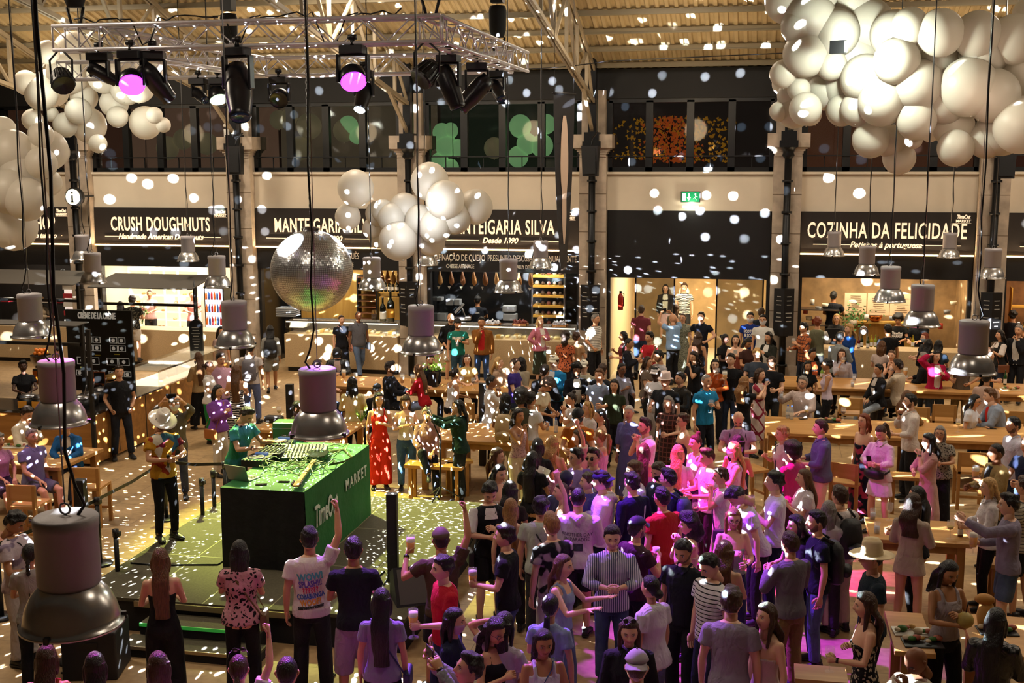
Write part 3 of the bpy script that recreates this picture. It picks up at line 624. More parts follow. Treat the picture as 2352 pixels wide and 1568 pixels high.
t = thing('emergency_lamp', 'white twin-headed emergency lamp box on the first pier', 'lamp', tuple(GY(529, 305, YW-.35)))
MB().b2((-.19, 0, -.12), (.19, .12, .1)).build('box', M_WHITE, t, bevel=.01)
for s in (-.1, .1): MB().ball((s, -.04, .19), .075, 12, 0, (1, .8, .7)).build('lamp_head', M_WHITE, t)
for px, py, Y, lb in ((1358, 370, 28.9, 'black loudspeaker hanging on the pier left of the entrance'), (541, 368, 29.2, 'black loudspeaker hanging on the pier by the first sign'), (2310, 372, 28.4, 'black loudspeaker hanging at the right edge pier')):
    t = thing('loudspeaker', lb, 'speaker', tuple(GY(px, py, Y)), R.uniform(-.2, .2), 'loudspeakers on the piers')
    q = MB(); q.add([(-.2, -.2, .36), (.2, -.2, .36), (.16, .2, .36), (-.16, .2, .36), (-.18, -.14, -.36), (.18, -.14, -.36), (.14, .2, -.36), (-.14, .2, -.36)], [(0, 1, 2, 3), (7, 6, 5, 4), (0, 4, 5, 1), (1, 5, 6, 2), (2, 6, 7, 3), (3, 7, 4, 0)]); q.build('cabinet', mat('speaker_black', '#17171a', .6), t)
    MB().b2((-.15, -.2, -.3), (.15, -.185, .3)).build('grille', M_BLACK, t); MB().tube([(0, 0, .36), (0, .1, .55), (0, .6, .7)], .02, 6).build('bracket', M_BLACK, t)
# ================================================================ stage and DJ desk
ZST = .42
s_fl = G(252, 1369, ZST); s_bl = G(520, 1135, ZST); s_br = G(1105, 1139, ZST); s_fr = G(985, 1428, ZST)
yf, yb = (s_fl.y+s_fr.y)/2, (s_bl.y+s_br.y)/2; xl, xr = min(s_fl.x, G(398, 1220, ZST).x), max(s_fr.x, s_br.x)
xr = s_br.x+.3
t = thing('stage', 'low black stage with grey carpet top under the lighting truss', 'stage', ((xl+xr)/2, (yf+yb)/2, 0))
w, d = (xr-xl)/2, (yb-yf)/2
m_carp = mat('stage_carpet', '#55503c', .85, noise=(40, .2), bump=(300, .001))
MB().b2((-w, -d, ZST-.04), (w, d, ZST)).build('deck', m_carp, t)
MB().b2((-w+.02, -d+.02, 0), (w-.02, d-.02, ZST-.04)).build('skirt', mat('black_cloth', '#0b0b0c', .8), t)
q = MB()
for k in (1, 2, 3, 4): x = -w+2*w*k/5; q.b2((x-.008, -d, ZST), (x+.008, d, ZST+.002))
for k in (1, 2): y = -d+2*d*k/3; q.b2((-w, y-.008, ZST), (w, y+.008, ZST+.002))
q.build('deck_seams', mat('seam', '#8f8a68', .6), t)
# steps in front of the stage
p = G(470, 1420, ZST-.1); sx = p.x
for k, (dy, z, wd) in enumerate(((.0, .27, 1.5), (.34, .13, 1.7))):
    o = MB().b2((-wd/2, -.17, 0), (wd/2, .17, z-.03)).b2((-wd/2, -.17, z-.03), (wd/2, .17, z), 1).build('step', [mat('black_cloth'), m_carp], t); o.location = (sx-t.location.x, -d-.18-dy, 0)
    MB().b2((-wd/2, -.185, z-.035), (wd/2, -.17, z+.004)).build('edge_strip', [mat('edge_green', '#3fae4a', .4, emit='#2f9a3a', es=.35), mat('edge_alu', '#a89878', .35, .6)][k == 1], t).location = o.location
MB().b2((-1.0, -.03, -.09), (1.0, 0, -.02)).build('edge_strip', mat('edge_alu'), t).location = (sx-t.location.x, -d, ZST)
# DJ desk
c1, c2, c3 = G(508, 1118, ZST+1.06), G(697, 1131, ZST+1.06), G(820, 1020, ZST+1.06)
ZD = ZST+1.06
dx0, dx1 = c1.x, c2.x; dy0, dy1 = (c1.y+c2.y)/2, c3.y
desk = thing('dj_desk', 'tall desk draped in black and green cloth with white lettering, on the stage', 'desk', ((dx0+dx1)/2, (dy0+dy1)/2, ZST))
dw, dd = (dx1-dx0)/2, (dy1-dy0)/2; zt = ZD-ZST
m_cloth = mat('drape_black', '#121512', .8, bump=(5, .03)); m_green = mat('drape_green', '#1d6b32', .75, bump=(4, .03), noise=(2, .12))
MB().b2((-dw, -dd, zt-.02), (dw, dd, zt)).build('top', mat('desk_top_green', '#2c7a3c', .7, noise=(3, .1)), desk)
def drape(a, b_, n, amp):
    q = MB(); vs = []; a = Vector(a); b_ = Vector(b_); nn = Vector((b_.y-a.y, -(b_.x-a.x), 0)).normalized(); rows = 8
    for j in range(rows+1):
        for k in range(n+1):
            u = k/n; z = zt*(1-j/rows)
            off = amp*(j/rows)*(math.sin(u*17+1)+.6*math.sin(u*31+2+j*.2))+.01*j/rows
            p = a.lerp(b_, u)+nn*(.005+max(off, -.01)); vs.append((p.x, p.y, z))
    fs = [(j*(n+1)+k, (j+1)*(n+1)+k, (j+1)*(n+1)+k+1, j*(n+1)+k+1) for j in range(rows) for k in range(n)]
    return q.add(vs, fs, 0, True)
drape((-dw, -dd, 0), (dw, -dd, 0), 50, .012).build('front_drape', m_cloth, desk)
drape((dw, -dd, 0), (dw, dd, 0), 60, .006).build('side_drape', m_green, desk)
drape((dw, dd, 0), (-dw, dd, 0), 30, .01).build('rear_drape', m_cloth, desk); drape((-dw, dd, 0), (-dw, -dd, 0), 50, .01).build('side_drape', m_cloth, desk)
wl = mat('drape_letters', '#e8f0e4', .6)
rz = (PI/2, 0, PI/2)
ty = -dd
text('drape_lettering', 'MARKET', (dw+.03, dd*.48, zt-.33), .22, wl, desk, rot=rz, xs=.85, bold=.004, sp=1.4, depth=.004)
text('drape_lettering', 'TimeOut', (dw+.03, -dd*.46, zt-.44), .42, wl, desk, rot=rz, xs=.55, bold=.005, shear=.1, depth=.004)
# gear on the desk
def on_desk(px, py, dz=0): p = G(px, py, ZD+dz); return (p.x, p.y, ZD)
def deck_player(px, py, lb):
    t = thing('media_player', lb, 'media player', on_desk(px, py), 0, 'players on the desk')
    MB().b2((-.16, -.2, 0), (.16, .2, .10)).build('body', mat('gear_black', '#1b1c1e', .35), t, bevel=.01)
    MB().lathe([(0, .0), (.115, 0), (.12, .012), (.09, .02), (.088, .016), (0, .016)], (0, -.03, .10), 28).build('jog_wheel', M_STEEL, t)
    MB().b2((-.09, .11, .10), (.09, .18, .125)).build('display', mat('gear_screen', '#223', .2, emit='#5a7ab0', es=.6), t)
    q = MB()
    for k in range(6): q.b2((-.14+k*.05, -.185, .10), (-.115+k*.05, -.165, .112))
    q.build('buttons', mat('button_green', '#9fe0a0', .4, emit='#60c060', es=.6), t)
    return t
deck_player(592, 1065, 'media player with a jog wheel at the near end of the mixer'); deck_player(645, 1028, 'media player with a jog wheel behind the mixer')
t = thing('mixer', 'black mixer covered in small knobs between the two players', 'mixer', on_desk(628, 1050)); MB().b2((-.18, -.2, 0), (.18, .2, .11)).build('body', mat('gear_black'), t, bevel=.01)
q = MB()
for i in range(6):
    for j in range(7): q.tube([(-.14+i*.056, -.16+j*.05, .11), (-.14+i*.056, -.16+j*.05, .135)], .011, 6)
q.build('knobs', mat('knob_pale', '#b8c0a8', .4), t, kind='stuff')
t = thing('mixing_console', 'wide console with rows of knobs and tangled leads', 'mixer', on_desk(700, 1050), .2); MB().add([(-.3, -.22, 0), (.3, -.22, 0), (.3, .22, 0), (-.3, .22, 0), (-.3, -.22, .05), (.3, -.22, .05), (.3, .22, .14), (-.3, .22, .14)], [(0, 3, 2, 1), (4, 5, 6, 7), (0, 1, 5, 4), (1, 2, 6, 5), (2, 3, 7, 6), (3, 0, 4, 7)]).build('body', mat('gear_black'), t)
q = MB()
for i in range(11):
    for j in range(8): z = .05+.09*(j*.05+.04)/.44; q.tube([(-.26+i*.05, -.18+j*.05, z), (-.26+i*.05, -.18+j*.05, z+.025)], .009, 5)
q.build('knobs', mat('knob_pale'), t, kind='stuff')
q = MB(); rr = random.Random(3)
for k in range(26):
    a = G(rr.uniform(640, 775), rr.uniform(1030, 1085), ZD+.02); pts = [a]
    for j in range(6):
        a = a+Vector((rr.gauss(0, .12), rr.gauss(0, .12), 0)); a.x = min(max(a.x, dx0+.1), dx1-.05); a.y = min(max(a.y, dy0+.1), dy1-.1); pts.append(Vector((a.x, a.y, ZD+rr.uniform(.01, .12))))
    q.tube(pts, rr.choice([.006, .008]), 5)
o = q.build('tangled_leads', mat('leads_pale', '#8fa070', .5)); tag(o, 'tangle of thin leads over the console on the desk', 'cables', kind='stuff')
t = thing('laptop', 'open silver laptop at the near left corner of the desk', 'laptop', on_desk(562, 1098), -.25); MB().b2((-.17, -.12, 0), (.17, .12, .016)).build('base', mat('laptop_silver', '#b8bcb8', .3, .7), t, bevel=.004)
MB().box((0, .0, 0), (.34, .008, .23), mtx=Matrix.Rotation(.35, 3, 'X')).build('screen', mat('laptop_silver'), t).location = (0, -.16, .11)
q = MB()
for i in range(12):
    for j in range(4): q.b2((-.15+i*.025, -.02+j*.028, .016), (-.13+i*.025, .002+j*.028, .019))
q.build('keys', M_BLACK, t, kind='stuff')
for px, py, a, lb in ((600, 1113, .3, 'black phone lying beside the laptop on the desk'), (652, 1107, .1, 'black phone lying beside the guitar head')):
    o = MB().b2((-.075, -.04, 0), (.075, .04, .01)).build('phone', mat('phone_black', '#0c0d10', .12), bevel=.008); o.location = on_desk(px, py); o.rotation_euler = (0, 0, a); tag(o, lb, 'phone')
t = thing('equipment_case', 'green lit aluminium equipment case at the back of the desk', 'case', on_desk(668, 1005), .1); MB().b2((-.24, -.15, 0), (.24, .15, .26)).build('shell', mat('case_green', '#3c6a40', .4, .3), t, bevel=.02)
MB().b2((-.245, -.155, .17), (.245, .155, .185)).tube([(-.08, -.16, .08), (-.08, -.2, .08), (.08, -.2, .08), (.08, -.16, .08)], .012, 6).build('handle', M_STEEL, t)
# guitar lying on the desk, neck toward the camera
ga, gb, gc = G(686, 1108, ZD+.05), G(708, 1072, ZD+.05), G(745, 1055, ZD+.05)
t = thing('guitar', 'guitar lying on the desk with its pale neck and headstock toward the camera', 'guitar', (gb.x, gb.y, ZD+.03))
l_ = lambda p: Vector((p.x-gb.x, p.y-gb.y, .03))
n0, n1 = l_(ga), l_(G(722, 1058, ZD+.05)); ax = (n1-n0).normalized()
MB().bar(n0, n1, .055, .025).build('neck', mat('neck_wood', '#d08a58', .4), t)
MB().bar(n0-ax*.2, n0, .085, .02).build('headstock', mat('neck_wood2', '#c07a48', .4), t)
q = MB(); sd = Vector((-ax.y, ax.x, 0))
for k in range(3):
    for s in (-1, 1): c_ = n0-ax*(.04+k*.06)+sd*(s*.055); q.tube([c_+Vector((0, 0, -.01)), c_+Vector((0, 0, .03))], .013, 6)
q.build('tuning_pegs', M_STEEL, t)
q = MB(); c_ = n1+ax*.26; vs = []
for k in range(28):
    a = 2*PI*k/28; rl = .23*(1+.08*math.cos(2*a)); rw = .17*(1-.22*math.exp(-((a % PI-PI/2)/.35)**2)); vs.append(c_+ax*(rl*math.cos(a))+sd*(rw*math.sin(a)))
q.add([v+Vector((0, 0, -.02)) for v in vs]+[v+Vector((0, 0, .04)) for v in vs], [tuple(range(27, -1, -1)), tuple(range(28, 56))]+[(k, (k+1) % 28, 28+(k+1) % 28, 28+k) for k in range(28)]); q.build('guitar_body', mat('guitar_dark', '#1c2a18', .2), t)
q = MB(); pts = [c_+ax*.15, c_+ax*.1+sd*-.35+Vector((0, 0, .06)), c_-ax*.1+sd*-.5, n1-ax*.1+sd*-.42, n1-ax*.25+sd*-.25]; q.tube(pts, .02, 6, flat=.25); q.build('strap', mat('strap_camo', '#4a5a22', .7), t)
# wedge monitors, cables, bollards, stanchions
t = thing('stage_monitor', 'black wedge monitor at the front right of the stage', 'speaker', (*G(960, 1375, ZST).xy, ZST), .5); q = MB()
q.add([(-.3, -.22, 0), (.3, -.22, 0), (.3, .22, 0), (-.3, .22, 0), (-.3, .0, .42), (.3, .0, .42), (.3, .22, .3), (-.3, .22, .3)], [(0, 3, 2, 1), (0, 1, 5, 4), (4, 5, 6, 7), (2, 3, 7, 6), (1, 2, 6, 5), (3, 0, 4, 7)]); q.build('cabinet', mat('speaker_black'), t); MB().add([(-.26, -.215, .03), (.26, -.215, .03), (.26, -.02, .4), (-.26, -.02, .4)], [(0, 1, 2, 3)]).build('grille', mat('grille_grey', '#5a5852', .7), t)
t = thing('floor_loudspeaker', 'black loudspeaker box standing on the floor before the stage', 'speaker', (*G(222, 1500, .2).xy, 0), .25); MB().b2((-.3, -.28, 0), (.3, .28, .55)).build('cabinet', mat('speaker_black'), t, bevel=.02); MB().b2((-.1, -.29, .38), (.1, -.28, .44)).build('handle', M_BLACK, t)
def floor_cable(pts, lb, z=.01, r=.012, g=None):
    q = MB(); P = [G(x, y, z) for x, y in pts]; q.tube(P, r, 5); o = q.build('cable', M_BLACK); tag(o, lb, 'cable', g); return o
floor_cable([(140, 1545), (190, 1535), (240, 1530), (272, 1515), (290, 1500), (296, 1480)], 'black cable curling from the floor loudspeaker')
floor_cable([(300, 1292), (360, 1298), (430, 1296), (500, 1296), (520, 1283)], 'black cable lying on the stage deck before the desk', ZST+.012)
floor_cable([(870, 1322), (885, 1310), (892, 1325), (878, 1345), (888, 1365), (900, 1370)], 'black cable coiled behind the near black post', ZST+.012)
floor_cable([(735, 1520), (745, 1538), (770, 1548), (760, 1560)], 'black cable on the floor between the dark legs', .01)
for k, (px, py, lb) in enumerate([(900, 1133, 'tall square black post standing before the stage, the nearest post'), (183, 1101, 'square black post behind the belt barrier at the left'), (665, 882, 'square black post behind the DJ'), (1108, 880, 'tall square black post left of the crowd')]):
    z = 1.55; p = G(px, py, z)
    q = MB(); q.b2((-.065, -.065, 0), (.065, .065, z)); q.b2((-.055, -.075, .02), (.055, .075, z-.02)); o = q.build('post', mat('post_black', '#131216', .5)); o.location = (p.x, p.y, 0); o.rotation_euler = (0, 0, .15); tag(o, lb, 'post')
def stanchion(px, py, lb, h=.98):
    p = G(px, py, h); t = thing('barrier_post', lb, 'barrier post', (p.x, p.y, 0), 0, 'belt barrier posts')
    MB().lathe([(.0, 0), (.17, 0), (.175, .015), (.16, .03), (.03, .035), (0, .035)], (0, 0, 0), 24).build('base', M_DARK, t)
    MB().tube([(0, 0, .03), (0, 0, h-.1)], .031, 12).build('pole', M_BLACK, t)
    MB().tube([(0, 0, h-.1), (0, 0, h)], .04, 12).b2((.03, -.03, h-.09), (.06, .03, h-.03)).build('belt_head', mat('head_black', '#1e1e20', .4), t)
    return Vector((p.x, p.y, h-.06))
A_ = stanchion(222, 1142, 'belt barrier post right of the square black post'); B_ = stanchion(265, 1215, 'lower belt barrier post nearest the stage corner'); C_ = stanchion(515, 1060, 'belt barrier post left of the DJ')
D_ = stanchion(489, 1080, 'belt barrier post in the pair behind the desk, right one'); E_ = stanchion(462, 1098, 'belt barrier post in the pair behind the desk, left one'); F_ = stanchion(-8, 1245, 'belt barrier post at the left edge of the picture'); G_ = stanchion(376, 1055, 'belt barrier post behind the man in the colourful shirt'); H_ = stanchion(155, 1330, 'belt barrier post hidden behind the nearest lamp')
for a, b_, lb in ((A_, G_, 'black barrier belt running behind the man in the colourful shirt'), (F_, A_, 'black barrier belt running to the left edge'), (G_, C_, 'black barrier belt behind the colourful shirt, right part')):
    q = MB(); m_ = (a+b_)/2-Vector((0, 0, .03)); d_ = Vector((0, 0, .05)); q.add([a, m_, b_, b_+d_, m_+d_, a+d_], [(0, 1, 4, 5), (1, 2, 3, 4)]); o = q.build('barrier_belt', M_BLACK); so = o.modifiers.new('s', 'SOLIDIFY'); so.thickness = .004; tag(o, lb, 'barrier belt')
# microphone stand beside the dark green jacket
p = G(1020, 1135, ZST); 
t = thing('microphone_stand', 'thin black microphone stand at the back edge of the stage', 'stand', (p.x, p.y-.2, ZST)); q = MB(); q.tube([(0, 0, 0), (0, 0, .95)], .014, 6); q.tube([(0, 0, .95), (-.25, .1, 1.45)], .011, 6); q.build('pole', M_BLACK, t)
q = MB()
for k in range(3): a = k*2.1+.3; q.tube([(0, 0, .18), (.3*math.cos(a), .3*math.sin(a), 0)], .01, 5)
q.build('leg', M_BLACK, t)

# ================================================================ lighting truss over the stage
M_ALU = mat('truss_alu', '#dcd8dc', .38, .3)
def truss_run(p0, p1, hgt, dep, name, lb):
    p0, p1 = Vector(p0), Vector(p1); d = (p1-p0); Ln = d.length; ux = d.normalized(); uy = Vector((-ux.y, ux.x, 0)); uz = Vector((0, 0, 1))
    t = thing(name, lb, 'truss', tuple(p0), 0, 'lighting truss runs'); P = lambda x, y, z: ux*x+uy*y+uz*z
    for y in (0, dep):
        for z in (0, hgt): MB().tube([P(0, y, z), P(Ln, y, z)], .026, 10).build('chord', M_ALU, t)
    n = max(2, int(Ln/.34)); q = MB()
    for y in (0, dep):
        for k in range(n): 
            a, c = (0, hgt) if k % 2 else (hgt, 0); q.tube([P(Ln*k/n, y, a), P(Ln*(k+1)/n, y, c)], .010, 6)
    for z in (0, hgt):
        for k in range(n): 
            a, c = (0, dep) if k % 2 else (dep, 0); q.tube([P(Ln*k/n, a, z), P(Ln*(k+1)/n, c, z)], .009, 5)
    for x in (0, Ln):
        for y in (0, dep): q.tube([P(x, y, 0), P(x, y, hgt)], .012, 6)
    q.build('lattice', M_ALU, t); return t
ZTR = 6.97
YF_, YB_ = 14.3, 19.6
fl = GY(122, 105, YF_); fr = GY(1012, 97, YF_); br_ = GY(1170, 155, YB_); bl_ = GY(395, 158, YB_)
ZTR = (fl.z+fr.z)/2-.02; ZB_ = ZTR
hh = .30
truss_run((fl.x, YF_, ZTR), (fr.x, YF_, ZTR), hh, .29, 'lighting_truss', 'front aluminium lighting truss, nearest the camera')
truss_run((bl_.x-2.2, YB_, ZTR), (br_.x, YB_, ZTR), hh, .29, 'lighting_truss', 'rear aluminium lighting truss')
truss_run((fr.x, YF_+.1, ZTR), (fr.x+.02, YB_+.1, ZTR), hh, .29, 'lighting_truss', 'right-hand aluminium truss running back from the front truss')
truss_run((fl.x+.6, YF_+.1, ZTR), (fl.x+.62, YB_+.1, ZTR), hh, .29, 'lighting_truss', 'left-hand aluminium truss running back from the front truss')
for px, Y, lb in ((165, YF_+.1, 'black chain hoist bag above the left end of the front truss'), (985, YF_+.1, 'black chain hoist bag above the right end of the front truss'), (1140, YB_, 'black chain hoist bag above the right end of the rear truss'), (520, YB_, 'black chain hoist bag above the rear truss, middle')):
    x = GY(px, 60, Y).x; t = thing('chain_hoist', lb, 'hoist', (x, Y+.1, ZTR+hh), 0, 'chain hoists above the truss')
    MB().lathe([(0, 0), (.1, 0), (.14, .12), (.15, .42), (.13, .5), (0, .52)], (0, 0, .25), 12).build('bag', mat('black_cloth'), t)
    MB().b2((-.1, -.1, .8), (.1, .1, 1.05)).tube([(0, 0, 1.0), (0, 0, 3.2)], .012, 5).tube([(-.12, 0, .25), (-.05, 0, 0)], .02, 5).tube([(.12, 0, .25), (.05, 0, 0)], .02, 5).build('motor', M_BLACK, t)
q = MB(); rr = random.Random(5)
for k in range(7):
    x0 = fl.x+.3+k*.62; pts = [Vector((x0+j*.13, YF_+.1+rr.gauss(0, .05), ZTR+hh+.05+rr.uniform(-.02, .05)-(.3 if j in (2, 3) and k % 2 else 0))) for j in range(6)]; q.tube(pts, .01, 5)
tag(q.build('truss_cables', M_BLACK), 'loose black cables lying along the front truss', 'cables', kind='stuff')
# moving heads and wash lights
M_LAMPB = mat('fixture_black', '#17171c', .3)
def yoke(t, w=.3, h=.34):
    q = MB(); q.b2((-.15, -.09, -.10), (.15, .09, 0)); q.build('base_box', mat('fixture_base', '#202024', .4), t, bevel=.01)
    q = MB(); q.b2((-w/2-.035, -.05, -.10-h), (-w/2, .05, -.1)); q.b2((w/2, -.05, -.10-h), (w/2+.035, .05, -.1)); q.b2((-w/2, -.05, -.13), (w/2, .05, -.1)); q.build('yoke', M_LAMPB, t, bevel=.01)
    MB().tube([(0, 0, 0), (0, 0, .08)], .03, 8).tube([(-.05, 0, .1), (.05, 0, .1)], .035, 8).build('clamp', M_BLACK, t)
def wash(px, py, Y, lb, col, es, target, power=0, angle=40, s=1.0, pcol=None):
    p = GY(px, py, Y); t = thing('wash_light', lb, 'stage light', (p.x, p.y, ZTR-.03), 0, 'wash lights on the truss')
    yoke(t, .34*s, .34*s); d = (Vector(target)-Vector((p.x, p.y, ZTR-.45))).normalized(); mt = d.to_track_quat('Z', 'Y').to_matrix(); c = Vector((0, 0, -.40*s))
    q = MB(); q.lathe([(0, -.20), (.10, -.19), (.155, -.10), (.165, .03), (.15, .05)], c, 24, mtx=mt); hd_ = q.build('head', M_LAMPB, t)
    MB().lathe([(0, .045), (.148, .04), (.16, .05)], c, 24, mtx=mt).build('lens', mat('lens_'+lb[:18], col, .2, emit=col, es=es), hd_)
    if power: light('SPOT', 'wash_beam', Vector((p.x, p.y, ZTR-.03))+c+d*.1, target, power, pcol or srgb(col), .12, angle=angle, blend=.6)
    return t
def beamhead(px, py, Y, lb, target, power=0, angle=6, s=1.0, col=(.85, .92, 1), lens=None):
    p = GY(px, py, Y); t = thing('moving_head', lb, 'stage light', (p.x, p.y, ZTR-.03), R.uniform(-.3, .3), 'moving head spotlights on the truss')
    yoke(t, .26*s, .30*s); d = (Vector(target)-Vector((p.x, p.y, ZTR-.4))).normalized(); dl = Matrix.Rotation(-t.rotation_euler.z, 3, 'Z') @ d; mt = dl.to_track_quat('Z', 'Y').to_matrix(); c = Vector((0, 0, -.36*s))
    q = MB(); q.lathe([(0, -.24*s), (.09*s, -.23*s), (.125*s, -.12*s), (.125*s, .12*s), (.10*s, .28*s), (.105*s, .31*s), (.09*s, .33*s)], c, 20, mtx=mt); hd_ = q.build('head', M_LAMPB, t)
    MB().lathe([(0, .315*s), (.085*s, .315*s), (.088*s, .325*s)], c, 20, mtx=mt).build('lens', lens or mat('lens_cold', '#12141a', .1, emit='#30405a', es=.1), hd_)
    if power: light('SPOT', 'ball_beam', Vector(t.location)+c+d*.36, target, power, col, .03, angle=angle, blend=.3)
    return t
BALL_Y = 16.6; BALL = GY(716, 622, BALL_Y); BR = 99/F*BALL_Y
crowd = G(1640, 1150, 1.4)
wash(300, 130, YF_, 'wash light glowing magenta-white at the left of the front truss', '#c83cff', 5, G(330, 1575, 1.5), 4500, 30, pcol=(1, .08, .9))
wash(810, 130, YF_, 'wash light glowing violet-white at the right of the front truss', '#8a3cff', 5, G(1040, 1480, 1.5), 6500, 44, pcol=(.45, .12, 1))
wash(640, 180, YB_, 'unlit wash light hanging from the rear truss', '#101014', 0, (-6, 10, 1), 0, s=.9)
wash(500, 170, YB_, 'wash light with a pale green-white lens on the rear truss', '#e0ffd0', 5, (-6.2, 16.5, 0), 7500, 50, s=.8, pcol=(.92, 1, .26))
def par(px, py, Y, lb, target, s=1.0):
    p = GY(px, py, Y); t = thing('par_can', lb, 'stage light', (p.x, p.y, ZTR-.03), 0, 'par cans on the truss'); d = (Vector(target)-Vector(t.location)).normalized(); mt = d.to_track_quat('Z', 'Y').to_matrix(); c = Vector((0, 0, -.34))
    MB().lathe([(0, -.16), (.09, -.15), (.12, -.1), (.15*s, .12), (.14*s, .14), (0, .1)], c, 14, smooth=False, mtx=mt).build('can', M_BLACK, t)
    q = MB()
    for k in range(14): a = 2*PI*k/14; q.b2((-.004, .11, -.1), (.004, .155, .1))
    q = MB()
    for k in range(16):
        a = 2*PI*k/16; r0 = Vector((math.cos(a)*.12, math.sin(a)*.12, -.1)); r1 = Vector((math.cos(a)*.155, math.sin(a)*.155, .1)); q.tube([c+mt @ r0, c+mt @ r1], .008, 4)
    q.build('cooling_fins', M_LAMPB, t); q = MB(); q.tube([(0, 0, .05), (-.16, 0, -.1), (-.15, 0, -.34)], .014, 6); q.tube([(0, 0, .05), (.16, 0, -.1), (.15, 0, -.34)], .014, 6); q.build('bracket', M_BLACK, t)
mat('lens_cold', '#12141a', .1, emit='#30405a', es=.1)
par(138, 110, YF_, 'black finned par can at the left end of the front truss', (-3, 8, 0)); par(980, 110, YF_, 'black finned par can at the right end of the front truss', (-9, 8, 0))
beamhead(228, 130, YF_+.2, 'small black moving head tilted right, left part of the truss', (-3, 18, 3), s=.7)
beamhead(352, 150, YF_+.15, 'black moving head pointing down right, beside the magenta wash light', BALL, 60000, 9, lens=mat('lens_mid', '#fff', .1, emit='#a8c8ff', es=2.5))
beamhead(455, 170, YB_, 'small black moving head with a violet edge on the rear truss', (-2, 14, 2), s=.75)
beamhead(545, 128, YF_-.1, 'large black moving head in the middle of the front truss', (-4.6, 10.5, 0), s=1.35)
beamhead(835, 170, YB_-1.2, 'moving head pointing straight down with a blue-white lens, below the violet wash', BALL+Vector((.15, -.1, .2)), 3800, 7, lens=mat('lens_hot', '#fff', .1, emit='#bcd8ff', es=10))
beamhead(1030, 150, YF_+1.6, 'black moving head hanging at the right truss, vertical', (-1.5, 16, 0), s=1.05)
beamhead(1095, 160, YF_+3.0, 'moving head slanting down left toward the mirror ball', BALL, 30000, 7, s=1.1, lens=mat('lens_cold'))
beamhead(1142, 160, YB_-.6, 'small moving head at the right rear corner of the truss', (0, 12, 0), s=.8)
# magenta pool on the crowd, from the right end of the truss
light('SPOT', 'crowd_beam', (fr.x+.2, YF_+2.6, ZTR-.3), G(1600, 1050, 1.5), 15000, (1, .02, .62), .15, angle=25, blend=.75)
light('SPOT', 'crowd_beam', (fr.x, YF_+.2, ZTR-.3), G(1530, 1200, 1.5), 12000, (.38, .04, 1), .15, angle=30, blend=.8)
light('SPOT', 'crowd_beam', (fr.x+.1, YF_+1.0, ZTR-.3), G(2010, 1090, 1.0), 1500, (.9, .05, .95), .15, angle=12, blend=.8)
light('SPOT', 'left_beam', (fl.x, YF_, ZTR-.3), G(60, 1060, 1.2), 2200, (.8, .12, .85), .1, angle=15, blend=.6)

# ================================================================ mirror ball
t = thing('mirror_ball', 'large silver mirror ball hanging on a chain over the stage', 'mirror ball', tuple(BALL))
q = MB(); rows = 62
for i in range(rows):
    a0, a1 = PI*i/rows, PI*(i+1)/rows; nn = max(4, int(2*PI*BR*math.sin((a0+a1)/2)/(PI*BR/rows))); 
    for k in range(nn):
        w0, w1 = 2*PI*k/nn, 2*PI*(k+1)/nn; g_ = .06
        aa, ab = a0+(a1-a0)*g_, a1-(a1-a0)*g_; wa, wb = w0+(w1-w0)*g_, w1-(w1-w0)*g_
        n_ = Vector((math.sin((a0+a1)/2)*math.cos((w0+w1)/2), math.sin((a0+a1)/2)*math.sin((w0+w1)/2), math.cos((a0+a1)/2)))
        jt = Vector((R.gauss(0, .05), R.gauss(0, .05), R.gauss(0, .05))); P = []
        for a, w_ in ((aa, wa), (ab, wa), (ab, wb), (aa, wb)):
            v = Vector((math.sin(a)*math.cos(w_), math.sin(a)*math.sin(w_), math.cos(a))); v = v*BR; v += n_*((v-n_*BR).dot(jt)+.003); P.append(v)
        q.add(P, [(0, 1, 2, 3)])
m = mat('mirror_tile', '#f6f8fa', .3, .9)
q.build('mirror_tiles', m, t)
MB().ball((0, 0, 0), BR*.992, 40).build('core', mat('ball_core', '#3a3a3e', .5, .3), t)
q = MB(); q.lathe([(.0, BR+.05), (.09, BR+.05), (.12, BR-.02)], (0, 0, 0), 16); q.b2((-.13, -.03, BR+.0), (.13, .03, BR+.03)); q.build('cap', M_STEEL, t)
q = MB()
for k in range(64):
    z = BR+.08+k*.055; c_ = Vector((0, 0, z)); ax = Vector((1, 0, 0)) if k % 2 else Vector((0, 1, 0))
    ring = [c_+ax*(.014*math.cos(w_))+Vector((0, 0, .034*math.sin(w_))) for w_ in [PI/4*j for j in range(9)]]; q.tube(ring, .005, 4, caps=False)
q.build('chain', M_STEEL, t)
